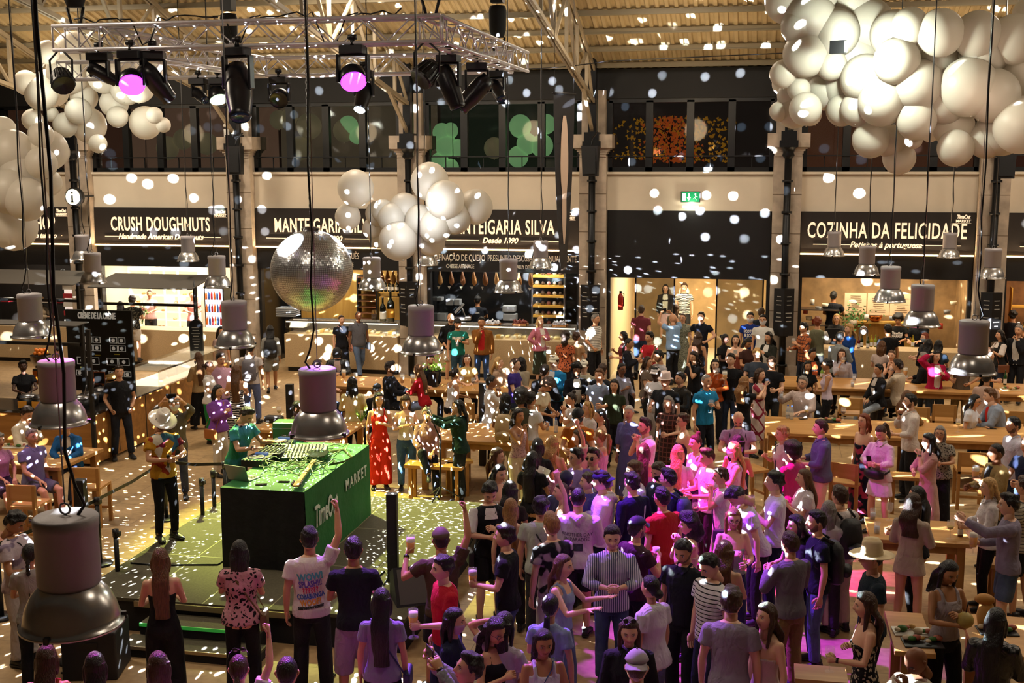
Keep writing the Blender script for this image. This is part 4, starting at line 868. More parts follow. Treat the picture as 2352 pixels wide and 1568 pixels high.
# added lamps beside the ball; their dot pattern stands in for its reflections
def mosaic(loc, out, power, scale=20, keep=.42, name='ball_dot_lamp', rad=.21):
    l = bpy.data.lights.new(name, 'POINT'); l.energy = power; l.color = (.86, .93, 1); l.shadow_soft_size = 0.0
    o = bpy.data.objects.new(name, l); C.objects.link(o); o.location = loc
    l.use_nodes = True; nt = l.node_tree; em = nt.nodes['Emission']
    class Q: node_tree = nt
    tc = N(Q, 'ShaderNodeTexCoord')
    vn = N(Q, 'ShaderNodeVectorMath', operation='NORMALIZE'); L(Q, tc.outputs['Normal'], vn.inputs[0])
    sx = N(Q, 'ShaderNodeSeparateXYZ'); L(Q, vn.outputs[0], sx.inputs[0]); dn = abs(out[2]) > .8; ax = (0, 2, 1) if dn else (0, 1, 2)
    at = N(Q, 'ShaderNodeMath', operation='ARCTAN2'); L(Q, sx.outputs[ax[0]], at.inputs[0]); L(Q, sx.outputs[ax[1]], at.inputs[1])
    an_ = N(Q, 'ShaderNodeMath', operation='ARCSINE'); L(Q, sx.outputs[ax[2]], an_.inputs[0]); cb_ = N(Q, 'ShaderNodeCombineXYZ'); L(Q, at.outputs[0], cb_.inputs[0]); L(Q, an_.outputs[0], cb_.inputs[1])
    vo = N(Q, 'ShaderNodeTexVoronoi', voronoi_dimensions='2D'); vo.inputs['Scale'].default_value = scale; vo.inputs['Randomness'].default_value = .85; L(Q, cb_.outputs[0], vo.inputs['Vector'])
    mr = N(Q, 'ShaderNodeMapRange'); mr.inputs[1].default_value = rad; mr.inputs[2].default_value = rad*.72; mr.inputs[3].default_value = 0; mr.inputs[4].default_value = 1; L(Q, vo.outputs['Distance'], mr.inputs[0])
    sep = N(Q, 'ShaderNodeSeparateColor'); L(Q, vo.outputs['Color'], sep.inputs[0])
    gt = N(Q, 'ShaderNodeMath', operation='LESS_THAN'); gt.inputs[1].default_value = keep; L(Q, sep.outputs[0], gt.inputs[0])
    dt = N(Q, 'ShaderNodeVectorMath', operation='DOT_PRODUCT'); dt.inputs[1].default_value = out; L(Q, vn.outputs[0], dt.inputs[0])
    g2 = N(Q, 'ShaderNodeMath', operation='GREATER_THAN'); g2.inputs[1].default_value = 0.0; L(Q, dt.outputs['Value'], g2.inputs[0])
    a = N(Q, 'ShaderNodeMath', operation='MULTIPLY'); L(Q, mr.outputs[0], a.inputs[0]); L(Q, gt.outputs[0], a.inputs[1])
    b_ = N(Q, 'ShaderNodeMath', operation='MULTIPLY'); L(Q, a.outputs[0], b_.inputs[0]); L(Q, g2.outputs[0], b_.inputs[1])
    c_ = N(Q, 'ShaderNodeMath', operation='MULTIPLY'); c_.inputs[1].default_value = 12; L(Q, b_.outputs[0], c_.inputs[0])
    lf = N(Q, 'ShaderNodeLightFalloff'); L(Q, c_.outputs[0], lf.inputs['Strength']); L(Q, lf.outputs['Linear'], em.inputs['Strength']); return o
mosaic(BALL+Vector((BR*.7+.12, BR*.5+.1, 0)), (.72, .69, 0), 900, 22, .44, rad=.18)
mosaic(BALL+Vector((-BR*.75-.12, BR*.2+.1, 0)), (-.75, .66, 0), 420, 22, .22, rad=.18)
mosaic(BALL+Vector((.25, -BR*.9-.12, -.25)), (.15, -1, -.15), 420, 26, .40, rad=.18)
mosaic(BALL+Vector((0, 0, -BR-.12)), (0, 0, -1), 420, 36, .42, rad=.19)

# ================================================================ pendant lamps
M_HOUS = mat('lamp_housing', '#a6a1a4', .5, .1, bump=(90, .0008)); M_BELL = mat('lamp_bell', '#c4c3c2', .25, .8, noise=(5, .22))
ZRIM = 3.33
PL = None
lamps = [(165, 1425, 'nearest pendant lamp, at the lower left with grey housing and aluminium bell'), (137, 968, 'pendant lamp over the left food counter, second from the camera'), (73, 770, 'pendant lamp at the left edge before the crêpe stall board'), (215, 648, 'pendant lamp before the left pier, third of its row'), (191, 594, 'small pendant lamp just behind the one at the left pier'), (152, 553, 'small pendant lamp under the round information sign'),
 (733, 992, 'large pendant lamp hanging over the DJ desk'), (541, 792, 'pendant lamp above the group left of the DJ'), (500, 657, 'pendant lamp in front of the lit drinks fridge'), (433, 598, 'pendant lamp below the word DOUGHNUTS'), (347, 553, 'small pendant lamp in front of the word CRUSH'), (592, 559, 'small pendant lamp left of the mirror ball'),
 (968, 806, 'pendant lamp above the seated people in front of the second pier'), (855, 662, 'pendant lamp just right of the mirror ball'), (980, 607, 'pendant lamp under the white balloons by the second pier'), (832, 560, 'small pendant lamp right above the mirror ball'), (1042, 567, 'small pendant lamp below the right white balloons'), (1168, 668, 'pendant lamp in front of the ham shop shelves'), (1242, 612, 'pendant lamp left of the black banner'),
 (2232, 852, 'large pendant lamp over the right-hand tables'), (2116, 745, 'pendant lamp in front of the kitchen, fourth from the left'), (2043, 690, 'pendant lamp before the menu boards'), (1990, 629, 'pendant lamp below the words DA'), (1915, 586, 'small pendant lamp in front of COZINHA'), (2180, 590, 'small pendant lamp in front of the end of FELICIDADE'), (2278, 637, 'pendant lamp in front of the rightmost pier')]
for px, py, lb in lamps:
    p = G(px, py, ZRIM)
    if PL is None:
        t = PL = thing('pendant_lamp', lb, 'pendant lamp', tuple(p), 0, 'industrial pendant lamps')
        MB().lathe([(.135, .205), (.15, .20), (.158, .215), (.158, .50), (.162, .505), (.162, .555), (.15, .565), (0, .567)], (0, 0, 0), 32).build('housing', M_HOUS, t)
        q = MB(); q.lathe([(.13, .21), (.16, .19), (.195, .15), (.225, .09), (.24, .03), (.245, .0), (.262, -.005), (.264, -.018), (.243, -.016), (.236, .03), (.215, .09), (.18, .15), (.12, .19)], (0, 0, 0), 40); bell = q.build('bell', M_BELL, t)
        MB().lathe([(.0, .19), (.1, .185), (.12, .19), (.0, .2)], (0, 0, 0), 20).ball((0, 0, .12), .05, 12).build('bulb', mat('bulb_off', '#d8d4cc', .3), bell)
        for k in range(3): a = 2*PI*k/3+.6; MB().box((.255*math.cos(a), .255*math.sin(a), -.005), (.03, .025, .035), a).build('rim_clip', M_BLACK, bell)
        q = MB(); q.tube([(.03*math.cos(a_), 0, .6+.03*math.sin(a_)) for a_ in [PI/4*k for k in range(9)]], .006, 5, caps=False); q.build('hook', M_STEEL, t)
        zc = 9.5-ZRIM
        MB().tube([(0, 0, .63), (0, 0, zc)], .004, 5).build('hanging_wire', mat('wire_steel', '#8a8a8a', .3, .8), t)
        q = MB(); q.tube([(.06, .02, .565), (.10, .02, .62), (.06, .01, .72), (.02, 0, .9), (.035, .01, 1.3), (.012, 0, 1.7), (.03, .01, 2.3), (.01, 0, 3.0), (.02, 0, 4.2), (.01, 0, zc)], .009, 6); q.build('power_lead', M_BLACK, t)
    else: dup(PL, None, tuple(p), R.uniform(0, 6), lb)
# ================================================================ balloons
def balloonmat(): 
    m = mat('balloon_white', '#e6dfd0', .4); b = _bsdf(m); nt = m.node_tree; tr = N(m, 'ShaderNodeBsdfTranslucent'); tr.inputs[0].default_value = (.85, .80, .72, 1); mx = N(m, 'ShaderNodeMixShader'); mx.inputs[0].default_value = .5; L(m, b.outputs[0], mx.inputs[1]); L(m, tr.outputs[0], mx.inputs[2]); L(m, mx.outputs[0], nt.nodes['Material Output'].inputs[0]); return m
M_BAL = balloonmat()
q = MB(); q.ball((0, 0, 0), 1, 28, 0, (1, 1, 1.03)); q.lathe([(.02, -1.02), (.06, -1.09), (.02, -1.03)], (0, 0, 0), 8); BME = q.mesh('balloon'); BME.materials.append(M_BAL)
def cluster(lst, Y, lb, grp, dy=.5):
    ys_ = sorted(y for _, y, _ in lst); n3 = len(lst)//3; row = lambda y: 'upper' if y < ys_[n3] else ('middle' if y < ys_[2*n3] else 'lower'); cnt = {}
    for px, py, r in sorted(lst):
        rw = row(py); cnt[rw] = cnt.get(rw, 0)+1; lb = '%s white balloon, %s from left in %s part, %s' % ('large' if r > 44 else 'medium' if r > 29 else 'small', (ORD+['fifteenth', 'sixteenth'])[cnt[rw]-1], rw, grp[9:].replace('of the', 'in'))
        rr_ = r/F*Y; p = GY(px, py, Y+R.uniform(-dy, dy)-(r/60)*.35); o = bpy.data.objects.new('balloon', BME); C.objects.link(o); o.location = p; o.scale = (rr_,)*3
        o.rotation_euler = (R.uniform(-.5, .5), R.uniform(-.5, .5), R.uniform(0, 6)); tag(o, lb, 'balloon', grp)
cluster([(157, 165, 53), (115, 203, 47), (193, 223, 34), (262, 237, 35), (205, 288, 43), (334, 282, 40), (375, 287, 18), (95, 215, 40), (75, 275, 26), (90, 310, 28), (150, 287, 30), (118, 262, 18), (290, 205, 38), (240, 175, 42), (170, 120, 50), (110, 120, 28), (320, 200, 36), (128, 350, 34), (60, 190, 30), (355, 265, 20), (225, 330, 22), (270, 268, 26), (180, 255, 32), (355, 160, 26), (300, 155, 35)], 23.5, 'round white balloon in the large cluster under the left roof', 'balloons of the left cluster')
cluster([(28, 352, 58), (95, 310, 30), (110, 345, 50), (45, 405, 50), (60, 458, 52), (22, 440, 55), (30, 520, 60), (112, 420, 33), (95, 375, 38), (5, 300, 35), (50, 480, 46)], 19.5, 'round white balloon in the cluster hanging at the left edge', 'balloons at the left edge')
cluster([(817, 432, 43), (799, 498, 31), (868, 490, 30), (880, 485, 28), (857, 525, 26), (930, 480, 38), (987, 417, 45), (1022, 460, 45), (1092, 475, 41), (915, 553, 46), (900, 500, 34), (1000, 520, 40), (1045, 500, 38), (965, 505, 36), (990, 555, 34), (870, 548, 24), (950, 545, 30)], 23.5, 'round white balloon in the cluster to the right of the mirror ball', 'balloons beside the mirror ball', .3)
cluster([(1835, 60, 38), (1860, 40, 55), (1850, 125, 48), (1910, 150, 32), (1893, 210, 40), (1825, 250, 42), (1808, 218, 22), (1789, 256, 21), (1800, 170, 30), (1870, 175, 30), (1850, 250, 35), (1835, 205, 25), (1920, 75, 50), (1888, 165, 22), (1935, 200, 45), (1990, 60, 60), (1960, 130, 60), (1985, 180, 50), (1935, 252, 35), (1860, 262, 26), (1800, 192, 26)], 21.5, 'round white balloon in the glaring left part of the big right cluster', 'balloons of the glaring right cluster', .5)
cluster([(2053, 78, 50), (2060, 140, 48), (2025, 235, 50), (1970, 250, 38), (2000, 320, 40), (2065, 362, 36), (2048, 325, 36), (2098, 320, 20), (2160, 75, 48), (2155, 150, 50), (2110, 195, 52), (2105, 275, 42), (2170, 235, 45), (2190, 290, 44), (2195, 340, 38), (2137, 305, 20), (2245, 80, 48), (2300, 138, 47), (2260, 120, 52), (2240, 190, 45), (2225, 200, 60), (2280, 220, 55), (2330, 90, 50), (2350, 170, 55), (2300, 300, 52), (2265, 322, 38), (2345, 290, 55), (2215, 115, 45), (2125, 110, 44), (2090, 235, 44), (2340, 235, 50), (2360, 30, 30), (2090, 60, 38)], 21, 'round white balloon in the wide right part of the big right cluster', 'balloons of the wide right cluster', .5)
cluster([(1810, 0, 50), (1870, -10, 50), (1950, 0, 60)], 21.5, 'round white balloon at the top edge of the big right cluster', 'balloons at the top edge')
p = GY(1975, 120, 20.2)
t = thing('floodlight', 'small floodlight glaring between the right balloons', 'floodlight', tuple(GY(1925, 108, 20.0)), -.4)
MB().b2((-.12, -.05, -.1), (.12, .06, .1)).build('case', M_BLACK, t); MB().b2((.12, -.04, -.08), (.135, .05, .08)).build('lit_front', mat('flood_glow', '#fff', .5, emit='#f2ffe6', es=30), t)
light('POINT', 'balloon_glow_lamp', GY(1975, 120, 19.6), power=300, col=(.93, 1, .84), size=.15)
light('POINT', 'balloon_glow_lamp', GY(280, 250, 22.3), power=60, col=(1, 1, .84), size=.15)  # added fill lamp without a fixture, brightens the left balloons
light('POINT', 'balloon_glow_lamp', GY(120, 190, 22.3), power=50, col=(1, 1, .84), size=.15)  # second added fill for the left balloons, no fixture there
light('POINT', 'balloon_glow_lamp', GY(2240, 250, 19.0), power=40, col=(1, .78, .60), size=.3)  # weak warm fill added for the wide right cluster
light('POINT', 'balloon_glow_lamp', GY(950, 480, 21.8), power=130, col=(.92, .95, 1), size=.3)  # added fill lamp to whiten the balloons beside the mirror ball
# hanging banner
p0 = GY(1296, 217, 24); zt0 = p0.z; zb0 = GY(1290, 615, 24).z
t = thing('hanging_banner', 'long narrow black banner with a pale surfboard shape, hanging edge-on', 'banner', (p0.x, 24, zb0), 1.05)
q = MB(); nn = 14; hgt = zt0-zb0; vs = []
for j in range(nn+1):
    tw = .5*(1-j/nn)**1.5
    for s in (-1, 1): vs.append((s*.33*math.cos(tw), s*.33*math.sin(tw), hgt*j/nn))
q.add(vs, [(2*j, 2*j+1, 2*j+3, 2*j+2) for j in range(nn)]); o = q.build('banner_cloth', mat('banner_black', '#17161a', .6), t); so = o.modifiers.new('s', 'SOLIDIFY'); so.thickness = .006
q = MB(); vs = []
for j in range(nn+1):
    z = hgt*(.14+.74*j/nn); tw = .5*(1-z/hgt)**1.5; wd = .15*math.sin(PI*min(1, max(.0, (j+.3)/(nn+.6))))**.45*(1-.35*math.exp(-((j-5)/1.6)**2))
    for s in (-1, 1): vs.append((s*wd*math.cos(tw), s*wd*math.sin(tw)-.012, z))
q.add(vs, [(2*j, 2*j+1, 2*j+3, 2*j+2) for j in range(nn)]); o = q.build('board_shape', mat('board_pale', '#cbb09a', .5), t)
o = q.build('board_shape', mat('board_pale'), t); o.location = (0, .024, 0)
MB().tube([(-.36, 0, hgt+.02), (.36, 0, hgt+.02)], .02, 8).build('top_bar', M_BLACK, t); MB().tube([(-.28, -.17, -.02), (.28, .17, -.02)], .016, 8).build('bottom_bar', M_STEEL, t)
for s in (-.3, .3): MB().tube([(s, 0, hgt), (s, 0, hgt+3)], .005, 4).build('hanging_line', M_BLACK, t)

# ================================================================ kiosk on the left
k0 = G(219, 1073); KY = k0.y; KX = k0.x; ZK = .98
t = thing('food_kiosk', 'wood-fronted food kiosk with black board at the left', 'kiosk', (KX, KY, 0))
ky2 = G(440, 925).y-KY
oak = wood('kiosk_oak', '#8a5a26', '#b07a3c', 1.4, .45)
MB().b2((-8, 0, .06), (0, .9, ZK)).b2((-.9, .9, .06), (0, ky2, ZK+.02)).build('counter_body', oak, t)
MB().b2((-8, -.04, ZK), (.04, .95, ZK+.05)).b2((-.95, .95, ZK+.02), (.04, ky2*.45, ZK+.05)).build('worktop', mat('worktop_dark', '#1c1815', .25), t)
for k in range(7): MB().b2((.0, .9+k*1.05-.01, .1), (.006, .9+k*1.05+.01, ZK)).build('panel_joint', M_DARK, t)
g = MB(); g.b2((-.06, ky2*.45, ZK), (-.04, ky2, ZK+.38)); g.b2((-.9, ky2*.45, ZK+.36), (-.04, ky2, ZK+.38)); g.build('glass_case', M_GLASS, t)
MB().b2((-.85, ky2*.46, ZK+.02), (-.1, ky2-.05, ZK+.05)).build('lit_tray', mat('tray_glow', '#fff', .5, emit='#ffe8bc', es=1.3, noise=(4, .3)), t)
bd = GY(224, 745, KY+2.2); 
bt = GY(300, 714, KY+2.2); bb = GY(150, 895, KY+2.2); bl = GY(150, 720, KY+2.2)
t2 = thing('menu_wall', 'black chalkboard reading CRÈME DE LA CRÈME with white snack drawings', 'board', (bl.x, KY+2.2, bb.z)); bw = bt.x-bl.x; bh = bt.z-bb.z
MB().b2((0, 0, 0), (bw, .06, bh)).build('board', mat('chalkboard', '#10110f', .6), t2)
ck = mat('chalk', '#e9e4d8', .7, emit='#e9e4d8', es=.15)
text('title', 'CRÈME DE LA CRÈME', (bw*.48, -.01, bh-.12), .17, ck, t2, xs=.52, bold=.006)
q = MB()
def rbox(x, z, w_, h_, th=.008):
    for lo, hi in (((x, -.008, z), (x+w_, 0, z+th)), ((x, -.008, z+h_-th), (x+w_, 0, z+h_)), ((x, -.008, z), (x+th, 0, z+h_)), ((x+w_-th, -.008, z), (x+w_, 0, z+h_))): q.b2(lo, hi)
for (cx_, cz, nx_, sz, sh) in ((.28, .60, 2, .15, .10), (.28, .50, 2, .15, .10), (.66, .60, 2, .15, .10), (.66, .50, 2, .15, .10), (.14, .33, 2, .22, .12), (.60, .33, 2, .22, .12), (.12, .19, 3, .14, .09), (.62, .19, 3, .14, .09)):
    for k in range(nx_):
        x = bw*cx_+k*(sz+.012)*bw/1.3; rbox(x, bh*cz, sz*bw/1.35, sh*bh/1.35)
        q.lathe([(0, 0), (.03, 0), (.04, .006)], (x+sz*bw/2.7, -.006, bh*cz+sh*bh/2.7), 10, mtx=Matrix.Rotation(PI/2, 3, 'X'))
q.build('snack_drawings', ck, t2)
q = MB()
for x, z in ((.42, .44), (.72, .46), (.18, .285), (.68, .28)): q.b2((bw*x, -.008, bh*z), (bw*x+.12, 0, bh*z+.02))
q.build('yellow_words', mat('chalk_yellow', '#c8c040', .7), t2)
# awning frame over the kiosk
def frame(x0, x1, z, y, lbl, roof=True, zd=None, dp=.9):
    t = thing('kiosk_canopy', lbl, 'canopy', (x0, y, 0)); w_ = x1-x0; q = MB()
    for x in (0, w_): q.b2((x-.035, -.03, 0 if zd is None else zd), (x+.035, .04, z))
    q.b2((0, -.03, z-.45), (w_, .03, z-.39)); q.build('posts', M_BLACK, t)
    if roof: MB().add([(-.1, -.35, z), (w_+.1, -.35, z), (w_+.1, dp, z+.22*dp), (-.1, dp, z+.22*dp)], [(0, 1, 2, 3)]).build('canopy_sheet', mat('canopy_grey', '#4a4640', .6), t).modifiers.new('s', 'SOLIDIFY').thickness = .02
    return t
a1 = GY(228, 655, KY+5.5); a2 = GY(447, 655, KY+5.5); frame(a1.x, a2.x, a1.z, KY+5.5, 'black-framed canopy before the doughnut stall')
a1 = GY(-60, 645, KY+5.5); a2 = GY(178, 645, KY+5.5); frame(a1.x, a2.x, a1.z, KY+5.5, 'black-framed canopy before the left clothes shop')
a1 = GY(-80, 735, KY+1.2); a2 = GY(186, 735, KY+1.2); frame(a1.x, a2.x, a1.z, KY+1.2, 'black-framed canopy over the left food kiosk', dp=.1)
p = GY(242, 900, KY-.15); MB().b2((-.035, -.03, 0), (.035, .03, 2.6)).build('canopy_post', M_BLACK, label='tall black post at the corner of the left kiosk', cat='post').location = (KX+.04, KY-.05, 0)
p = GY(450, 775, KY+5.3)
t = thing('menu_stand', 'black menu board with pointed top beside the doughnut counter', 'menu board', tuple(p), .15)
q = MB(); q.add([(-.15, 0, -.5), (.15, 0, -.5), (.15, 0, .3), (.1, 0, .38), (0, 0, .42), (-.1, 0, .38), (-.15, 0, .3)]+[(-.15, .08, -.5), (.15, .08, -.5), (.15, .08, .3), (.1, .08, .38), (0, .08, .42), (-.1, .08, .38), (-.15, .08, .3)], [(0, 1, 2, 3, 4, 5, 6), (13, 12, 11, 10, 9, 8, 7)]+[(k, k+7, (k+1) % 7+7, (k+1) % 7) for k in range(7)]); q.build('board', M_DARK, t)
q = MB()
for j in range(10): w_ = R.uniform(.04, .11); q.b2((-w_, -.006, .22-j*.065), (w_, 0, .235-j*.065))
q.build('text_lines', mat('pylon_ink'), t); MB().tube([(0, .04, .42), (0, .04, 1.3)], .02, 6).build('rod', M_BLACK, t)
# juicer with oranges
p = G(78, 888, ZK+.05); t = thing('juice_machine', 'chrome juice machine with a wire basket at the left kiosk', 'juicer', (p.x, p.y+.3, ZK+.05))
MB().b2((-.14, -.12, 0), (.14, .12, .34)).build('body', M_STEEL, t, bevel=.02); MB().lathe([(.02, .34), (.12, .36), (.2, .5), (.21, .62)], (0, 0, 0), 18).build('basket', M_STEEL, t); MB().b2((-.12, -.14, .05), (-.03, -.12, .3)).b2((.03, -.14, .05), (.12, -.12, .3)).build('juice_tank', mat('orange_juice', '#d8701c', .3), t)
for k in range(19):
    a = k*2.4; r_ = .15*math.sqrt((k % 12)/12); q = MB(); q.ball((0, 0, 0), .042, 12); o = q.build('orange', mat('orange_peel', '#e07a1e', .45, bump=(120, .001))); o.location = (p.x+r_*math.cos(a), p.y+.3+r_*math.sin(a), ZK+.05+.66+(.055 if k > 11 else 0)); tag(o, 'orange piled in the basket of the juice machine', 'orange', 'oranges in the juice machine')
for k, (px, py) in enumerate([(62, 912), (92, 914), (186, 914), (205, 906), (232, 896)]):
    p = G(px, py, ZK+.25); t = thing('soup_pot', 'black soup pot with a steel lid on the left kiosk worktop', 'pot', (p.x, max(p.y, KY+.25), ZK+.05), 0, 'soup pots on the kiosk')
    MB().lathe([(0, 0), (.16, 0), (.18, .1), (.17, .2), (0, .2)], (0, 0, 0), 18).build('pot', M_BLACK, t); MB().lathe([(.175, .2), (.18, .215), (.12, .25), (.03, .27), (0, .27)], (0, 0, 0), 18).build('lid', M_STEEL, t); MB().tube([(.05, 0, .2), (.14, -.02, .46)], .01, 5).build('ladle', M_STEEL, t)
    if k < 3: MB().b2((-.09, -.2, .02), (.09, -.185, .16)).build('soup_card', mat('soup_card', '#c88a2c', .6), t)
for k, (px, py) in enumerate([(180, 858), (252, 868)]):
    p = G(px, py, ZK+.3); t = thing('bread_basket', ['wicker basket of long loaves below the chalkboard, left one', 'wicker basket of long loaves below the chalkboard, right one'][k], 'basket', (p.x, p.y, ZK+.1), .4*k); MB().lathe([(.02, 0), (.14, .02), (.2, .16), (.19, .16), (.13, .04), (0, .03)], (0, 0, 0), 16).build('basket', mat('wicker', '#8a6230', .8, bump=(60, .01)), t)
    for j in range(6): q = MB(); a = j*.5-1.2; q.tube([(-.14, -.1+j*.035, 0), (-.08, -.1+j*.035, .02), (.08, -.1+j*.035, .02), (.14, -.1+j*.035, 0)], [.012, .035, .035, .012], 8); o = q.build('bread_loaf', mat('bread', '#c89a52', .7)); o.location = (p.x, p.y, ZK+.28+(j % 2)*.04); o.rotation_euler = (0, -.2, .4*k+a*.15); tag(o, 'long bread loaf in a wicker basket at the left kiosk', 'bread', 'loaves in the baskets')
t = thing('card_sign', 'small framed black sign on the left kiosk worktop', 'sign', tuple(G(228, 868, ZK+.35)), .15); MB().b2((-.11, 0, -.12), (.11, .015, .12)).build('card', M_BLACK, t); MB().b2((-.12, -.002, .11), (.12, .017, .13)).b2((-.12, -.002, -.13), (.12, .017, -.11)).b2((-.12, -.002, -.12), (-.105, .017, .12)).b2((.105, -.002, -.12), (.12, .017, .12)).build('frame', mat('rust_frame', '#8a4a24', .6), t)
MB().b2((-.02, -.01, -.35), (.02, .01, -.12)).build('stem', M_BLACK, t)

# ================================================================ tables, chairs, stools
TZ = .92
def table(pl, pr, pf, lb, legs=(0, 1), d_=None):
    """pl, pr: pixels on the front edge, left and right; pf: a pixel on the back edge"""
    a = G(*pl, TZ); b_ = G(*pr, TZ); c_ = G(*pf, TZ); y0 = (a.y+b_.y)/2; dep = d_ or abs(c_.y-y0); w_ = b_.x-a.x
    t = thing('table', lb, 'table', ((a.x+b_.x)/2, y0+dep/2, 0), 0, 'long pale wood tables')
    t['half'] = (w_/2, dep/2, 0)
    MB().b2((-w_/2, -dep/2, TZ-.055), (w_/2, dep/2, TZ)).build('table_top', M_PINE, t, bevel=.006)
    n = max(2, int(w_/2.4)+1)
    for k in range(n):
        x = -w_/2+.12+(w_-.24)*k/(n-1)
        for y in (-dep/2+.1, dep/2-.1): MB().b2((x-.05, y-.05, 0), (x+.05, y+.05, TZ-.055)).build('leg', M_PINEY, t)
    MB().b2((-w_/2+.1, -dep/2+.06, TZ-.16), (w_/2-.1, -dep/2+.1, TZ-.055)).build('apron', M_PINEY, t)
    return t
T1 = table((735, 884), (1185, 903), (800, 863), 'long pale wood table nearest the ham shop')
T2 = table((1779, 885), (2420, 910), (1782, 862), 'long pale wood table nearest the open kitchen')
T3 = table((1757, 991), (2440, 1023), (1755, 955), 'long pale wood table in the middle right, with two phones on it')
T4 = table((2000, 1240), (2232, 1247), (2208, 1190), 'pale wood table behind the straw hat and the beige blouse', d_=.95)
T4b = None
T5 = table((2056, 1496), (2150, 1500), (2063, 1404), 'small pale wood table at the lower right with plates of food')
T9 = table((2243, 1502), (2440, 1512), (2250, 1410), 'pale wood table at the lower right edge behind the leather jacket')
T6 = table((955, 1008), (1310, 1022), (1100, 971), 'pale wood table behind the dark green jacket')
T7 = table((585, 986), (800, 996), (600, 955), 'pale wood table behind the DJ')
T8 = table((-120, 1066), (150, 1068), (100, 1022), 'pale wood table at the far left edge')
def chair(px, py, rz, lb, z=.95):
    p = G(px, py, z); t = thing('chair', lb, 'chair', (p.x, p.y, 0), rz, 'tall wooden chairs')
    for sx in (-.2, .2):
        MB().b2((sx-.025, -.02, 0), (sx+.025, .03, .95)).build('leg', M_PINEY, t); MB().b2((sx-.025, -.42, 0), (sx+.025, -.37, .60)).build('leg', M_PINEY, t)
    MB().b2((-.22, -.43, .60), (.22, .03, .64)).build('seat', M_PINE, t); MB().b2((-.225, -.012, .72), (.225, .022, .96)).build('backrest', M_PINE, t)
    MB().b2((-.18, -.41, .2), (.18, -.38, .24)).build('rung', M_PINEY, t); MB().b2((-.18, -.0, .2), (.18, .03, .24)).build('rung', M_PINEY, t); return t
for px, py, rz, lb in ((48, 1115, PI+.05, 'wooden chair under the man in the violet polo'), (195, 1075, .12+PI, 'wooden chair left of the square black post'), (1955, 915, PI, 'empty wooden chair behind the middle right table, below the white tank top'), (2108, 936, PI, 'wooden chair behind the man in the white collarless shirt'), (2235, 1040, PI, 'wooden chair left of the man in the tan jacket'), (2330, 945, PI, 'wooden chair at the right edge behind the grey jacket'), (1700, 1035, 2.2, 'wooden chair behind the bald man with the backpack'), (1940, 1065, 2.8, 'wooden chair behind the grey shirt and the floral dress'), (1065, 925, PI, 'wooden stool chair below the woman in the white vest top'), (2170, 930, PI, 'wooden chair beside the ripped jeans'), (1760, 1000, 1.6, 'wooden chair at the end of the middle right table')):
    chair(px, py, rz, lb)
def bench(px, py, w_, lb, z=.62, rz=0):
    p = G(px, py, z); t = thing('bench', lb, 'bench', (p.x, p.y, 0), rz); MB().b2((-w_/2, -.18, z-.05), (w_/2, .18, z)).build('seat', M_PINE, t)
    for s in (-1, 1):
        for u in (-.12, .12): MB().b2((s*(w_/2-.1)-.03, u-.03, 0), (s*(w_/2-.1)+.03, u+.03, z-.05)).build('leg', M_PINEY, t)
bench(1000, 1065, 1.0, 'wooden bench under the woman in glasses with the pink shirt'); bench(1050, 1055, .45, 'wooden stool right of the dark green jacket', rz=.6); bench(1885, 1545, .5, 'square wooden stool at the bottom, left of the black floral dress', .7); bench(2330, 1290, .7, 'wooden bench at the right edge behind the denim shorts', .62); bench(620, 1040, .6, 'wooden stool beside the DJ', .6); bench(2080, 1090, .6, 'wooden stool behind the pink dress', .62)
MB().b2((-.02, -.35, 0), (.02, .35, .62)).build('leaning_board', M_PINE, label='leaning wooden plank beside the dark green jacket', cat='plank').location = G(1068, 1115, 0)
# things on the tables
M_BEER = mat('beer', '#d08a1c', .1, emit='#a8660c', es=.12); M_FOAM = mat('beer_foam', '#f4ead4', .7); M_WINE = mat('red_wine', '#4a0c14', .1)
M_GL = mat('drink_glass', (.95, .97, 1), .02, alpha=.13, spec=1.0)
def g_wine(fill=None):
    q = MB(); q.lathe([(.038, 0), (.036, .004), (.006, .01), (.005, .085), (.03, .11), (.042, .15), (.038, .205), (.036, .205), (.04, .15), (.028, .112), (0, .1)], (0, 0, 0), 16)
    if fill: q.lathe([(0, .102), (.027, .114), (.037, .14), (0, .14)], (0, 0, 0), 14, 1)
    return q
def g_beer(): 
    q = MB(); q.lathe([(.038, 0), (.036, .006), (.008, .014), (.01, .05), (.028, .07), (.036, .16), (.034, .21), (.032, .21), (.034, .16), (.026, .072), (0, .065)], (0, 0, 0), 16); q.lathe([(0, .068), (.026, .074), (.033, .16), (0, .16)], (0, 0, 0), 14, 1); q.lathe([(.033, .16), (.032, .19), (0, .195)], (0, 0, 0), 14, 2); return q
def g_tum(): q = MB(); q.lathe([(.03, 0), (.036, .13), (.034, .13), (.028, .006), (0, .006)], (0, 0, 0), 14); q.lathe([(0, .008), (.028, .01), (.031, .08), (0, .08)], (0, 0, 0), 12, 1); return q
def g_water(): q = MB(); q.lathe([(0, 0), (.032, .0), (.033, .1), (.03, .12), (.033, .14), (.02, .18), (.013, .2), (0, .2)], (0, 0, 0), 12); q.lathe([(.0335, .06), (.0335, .11)], (0, 0, 0), 12, 2); q.lathe([(.015, .2), (.015, .22), (0, .22)], (0, 0, 0), 10, 1); return q
GM = {}
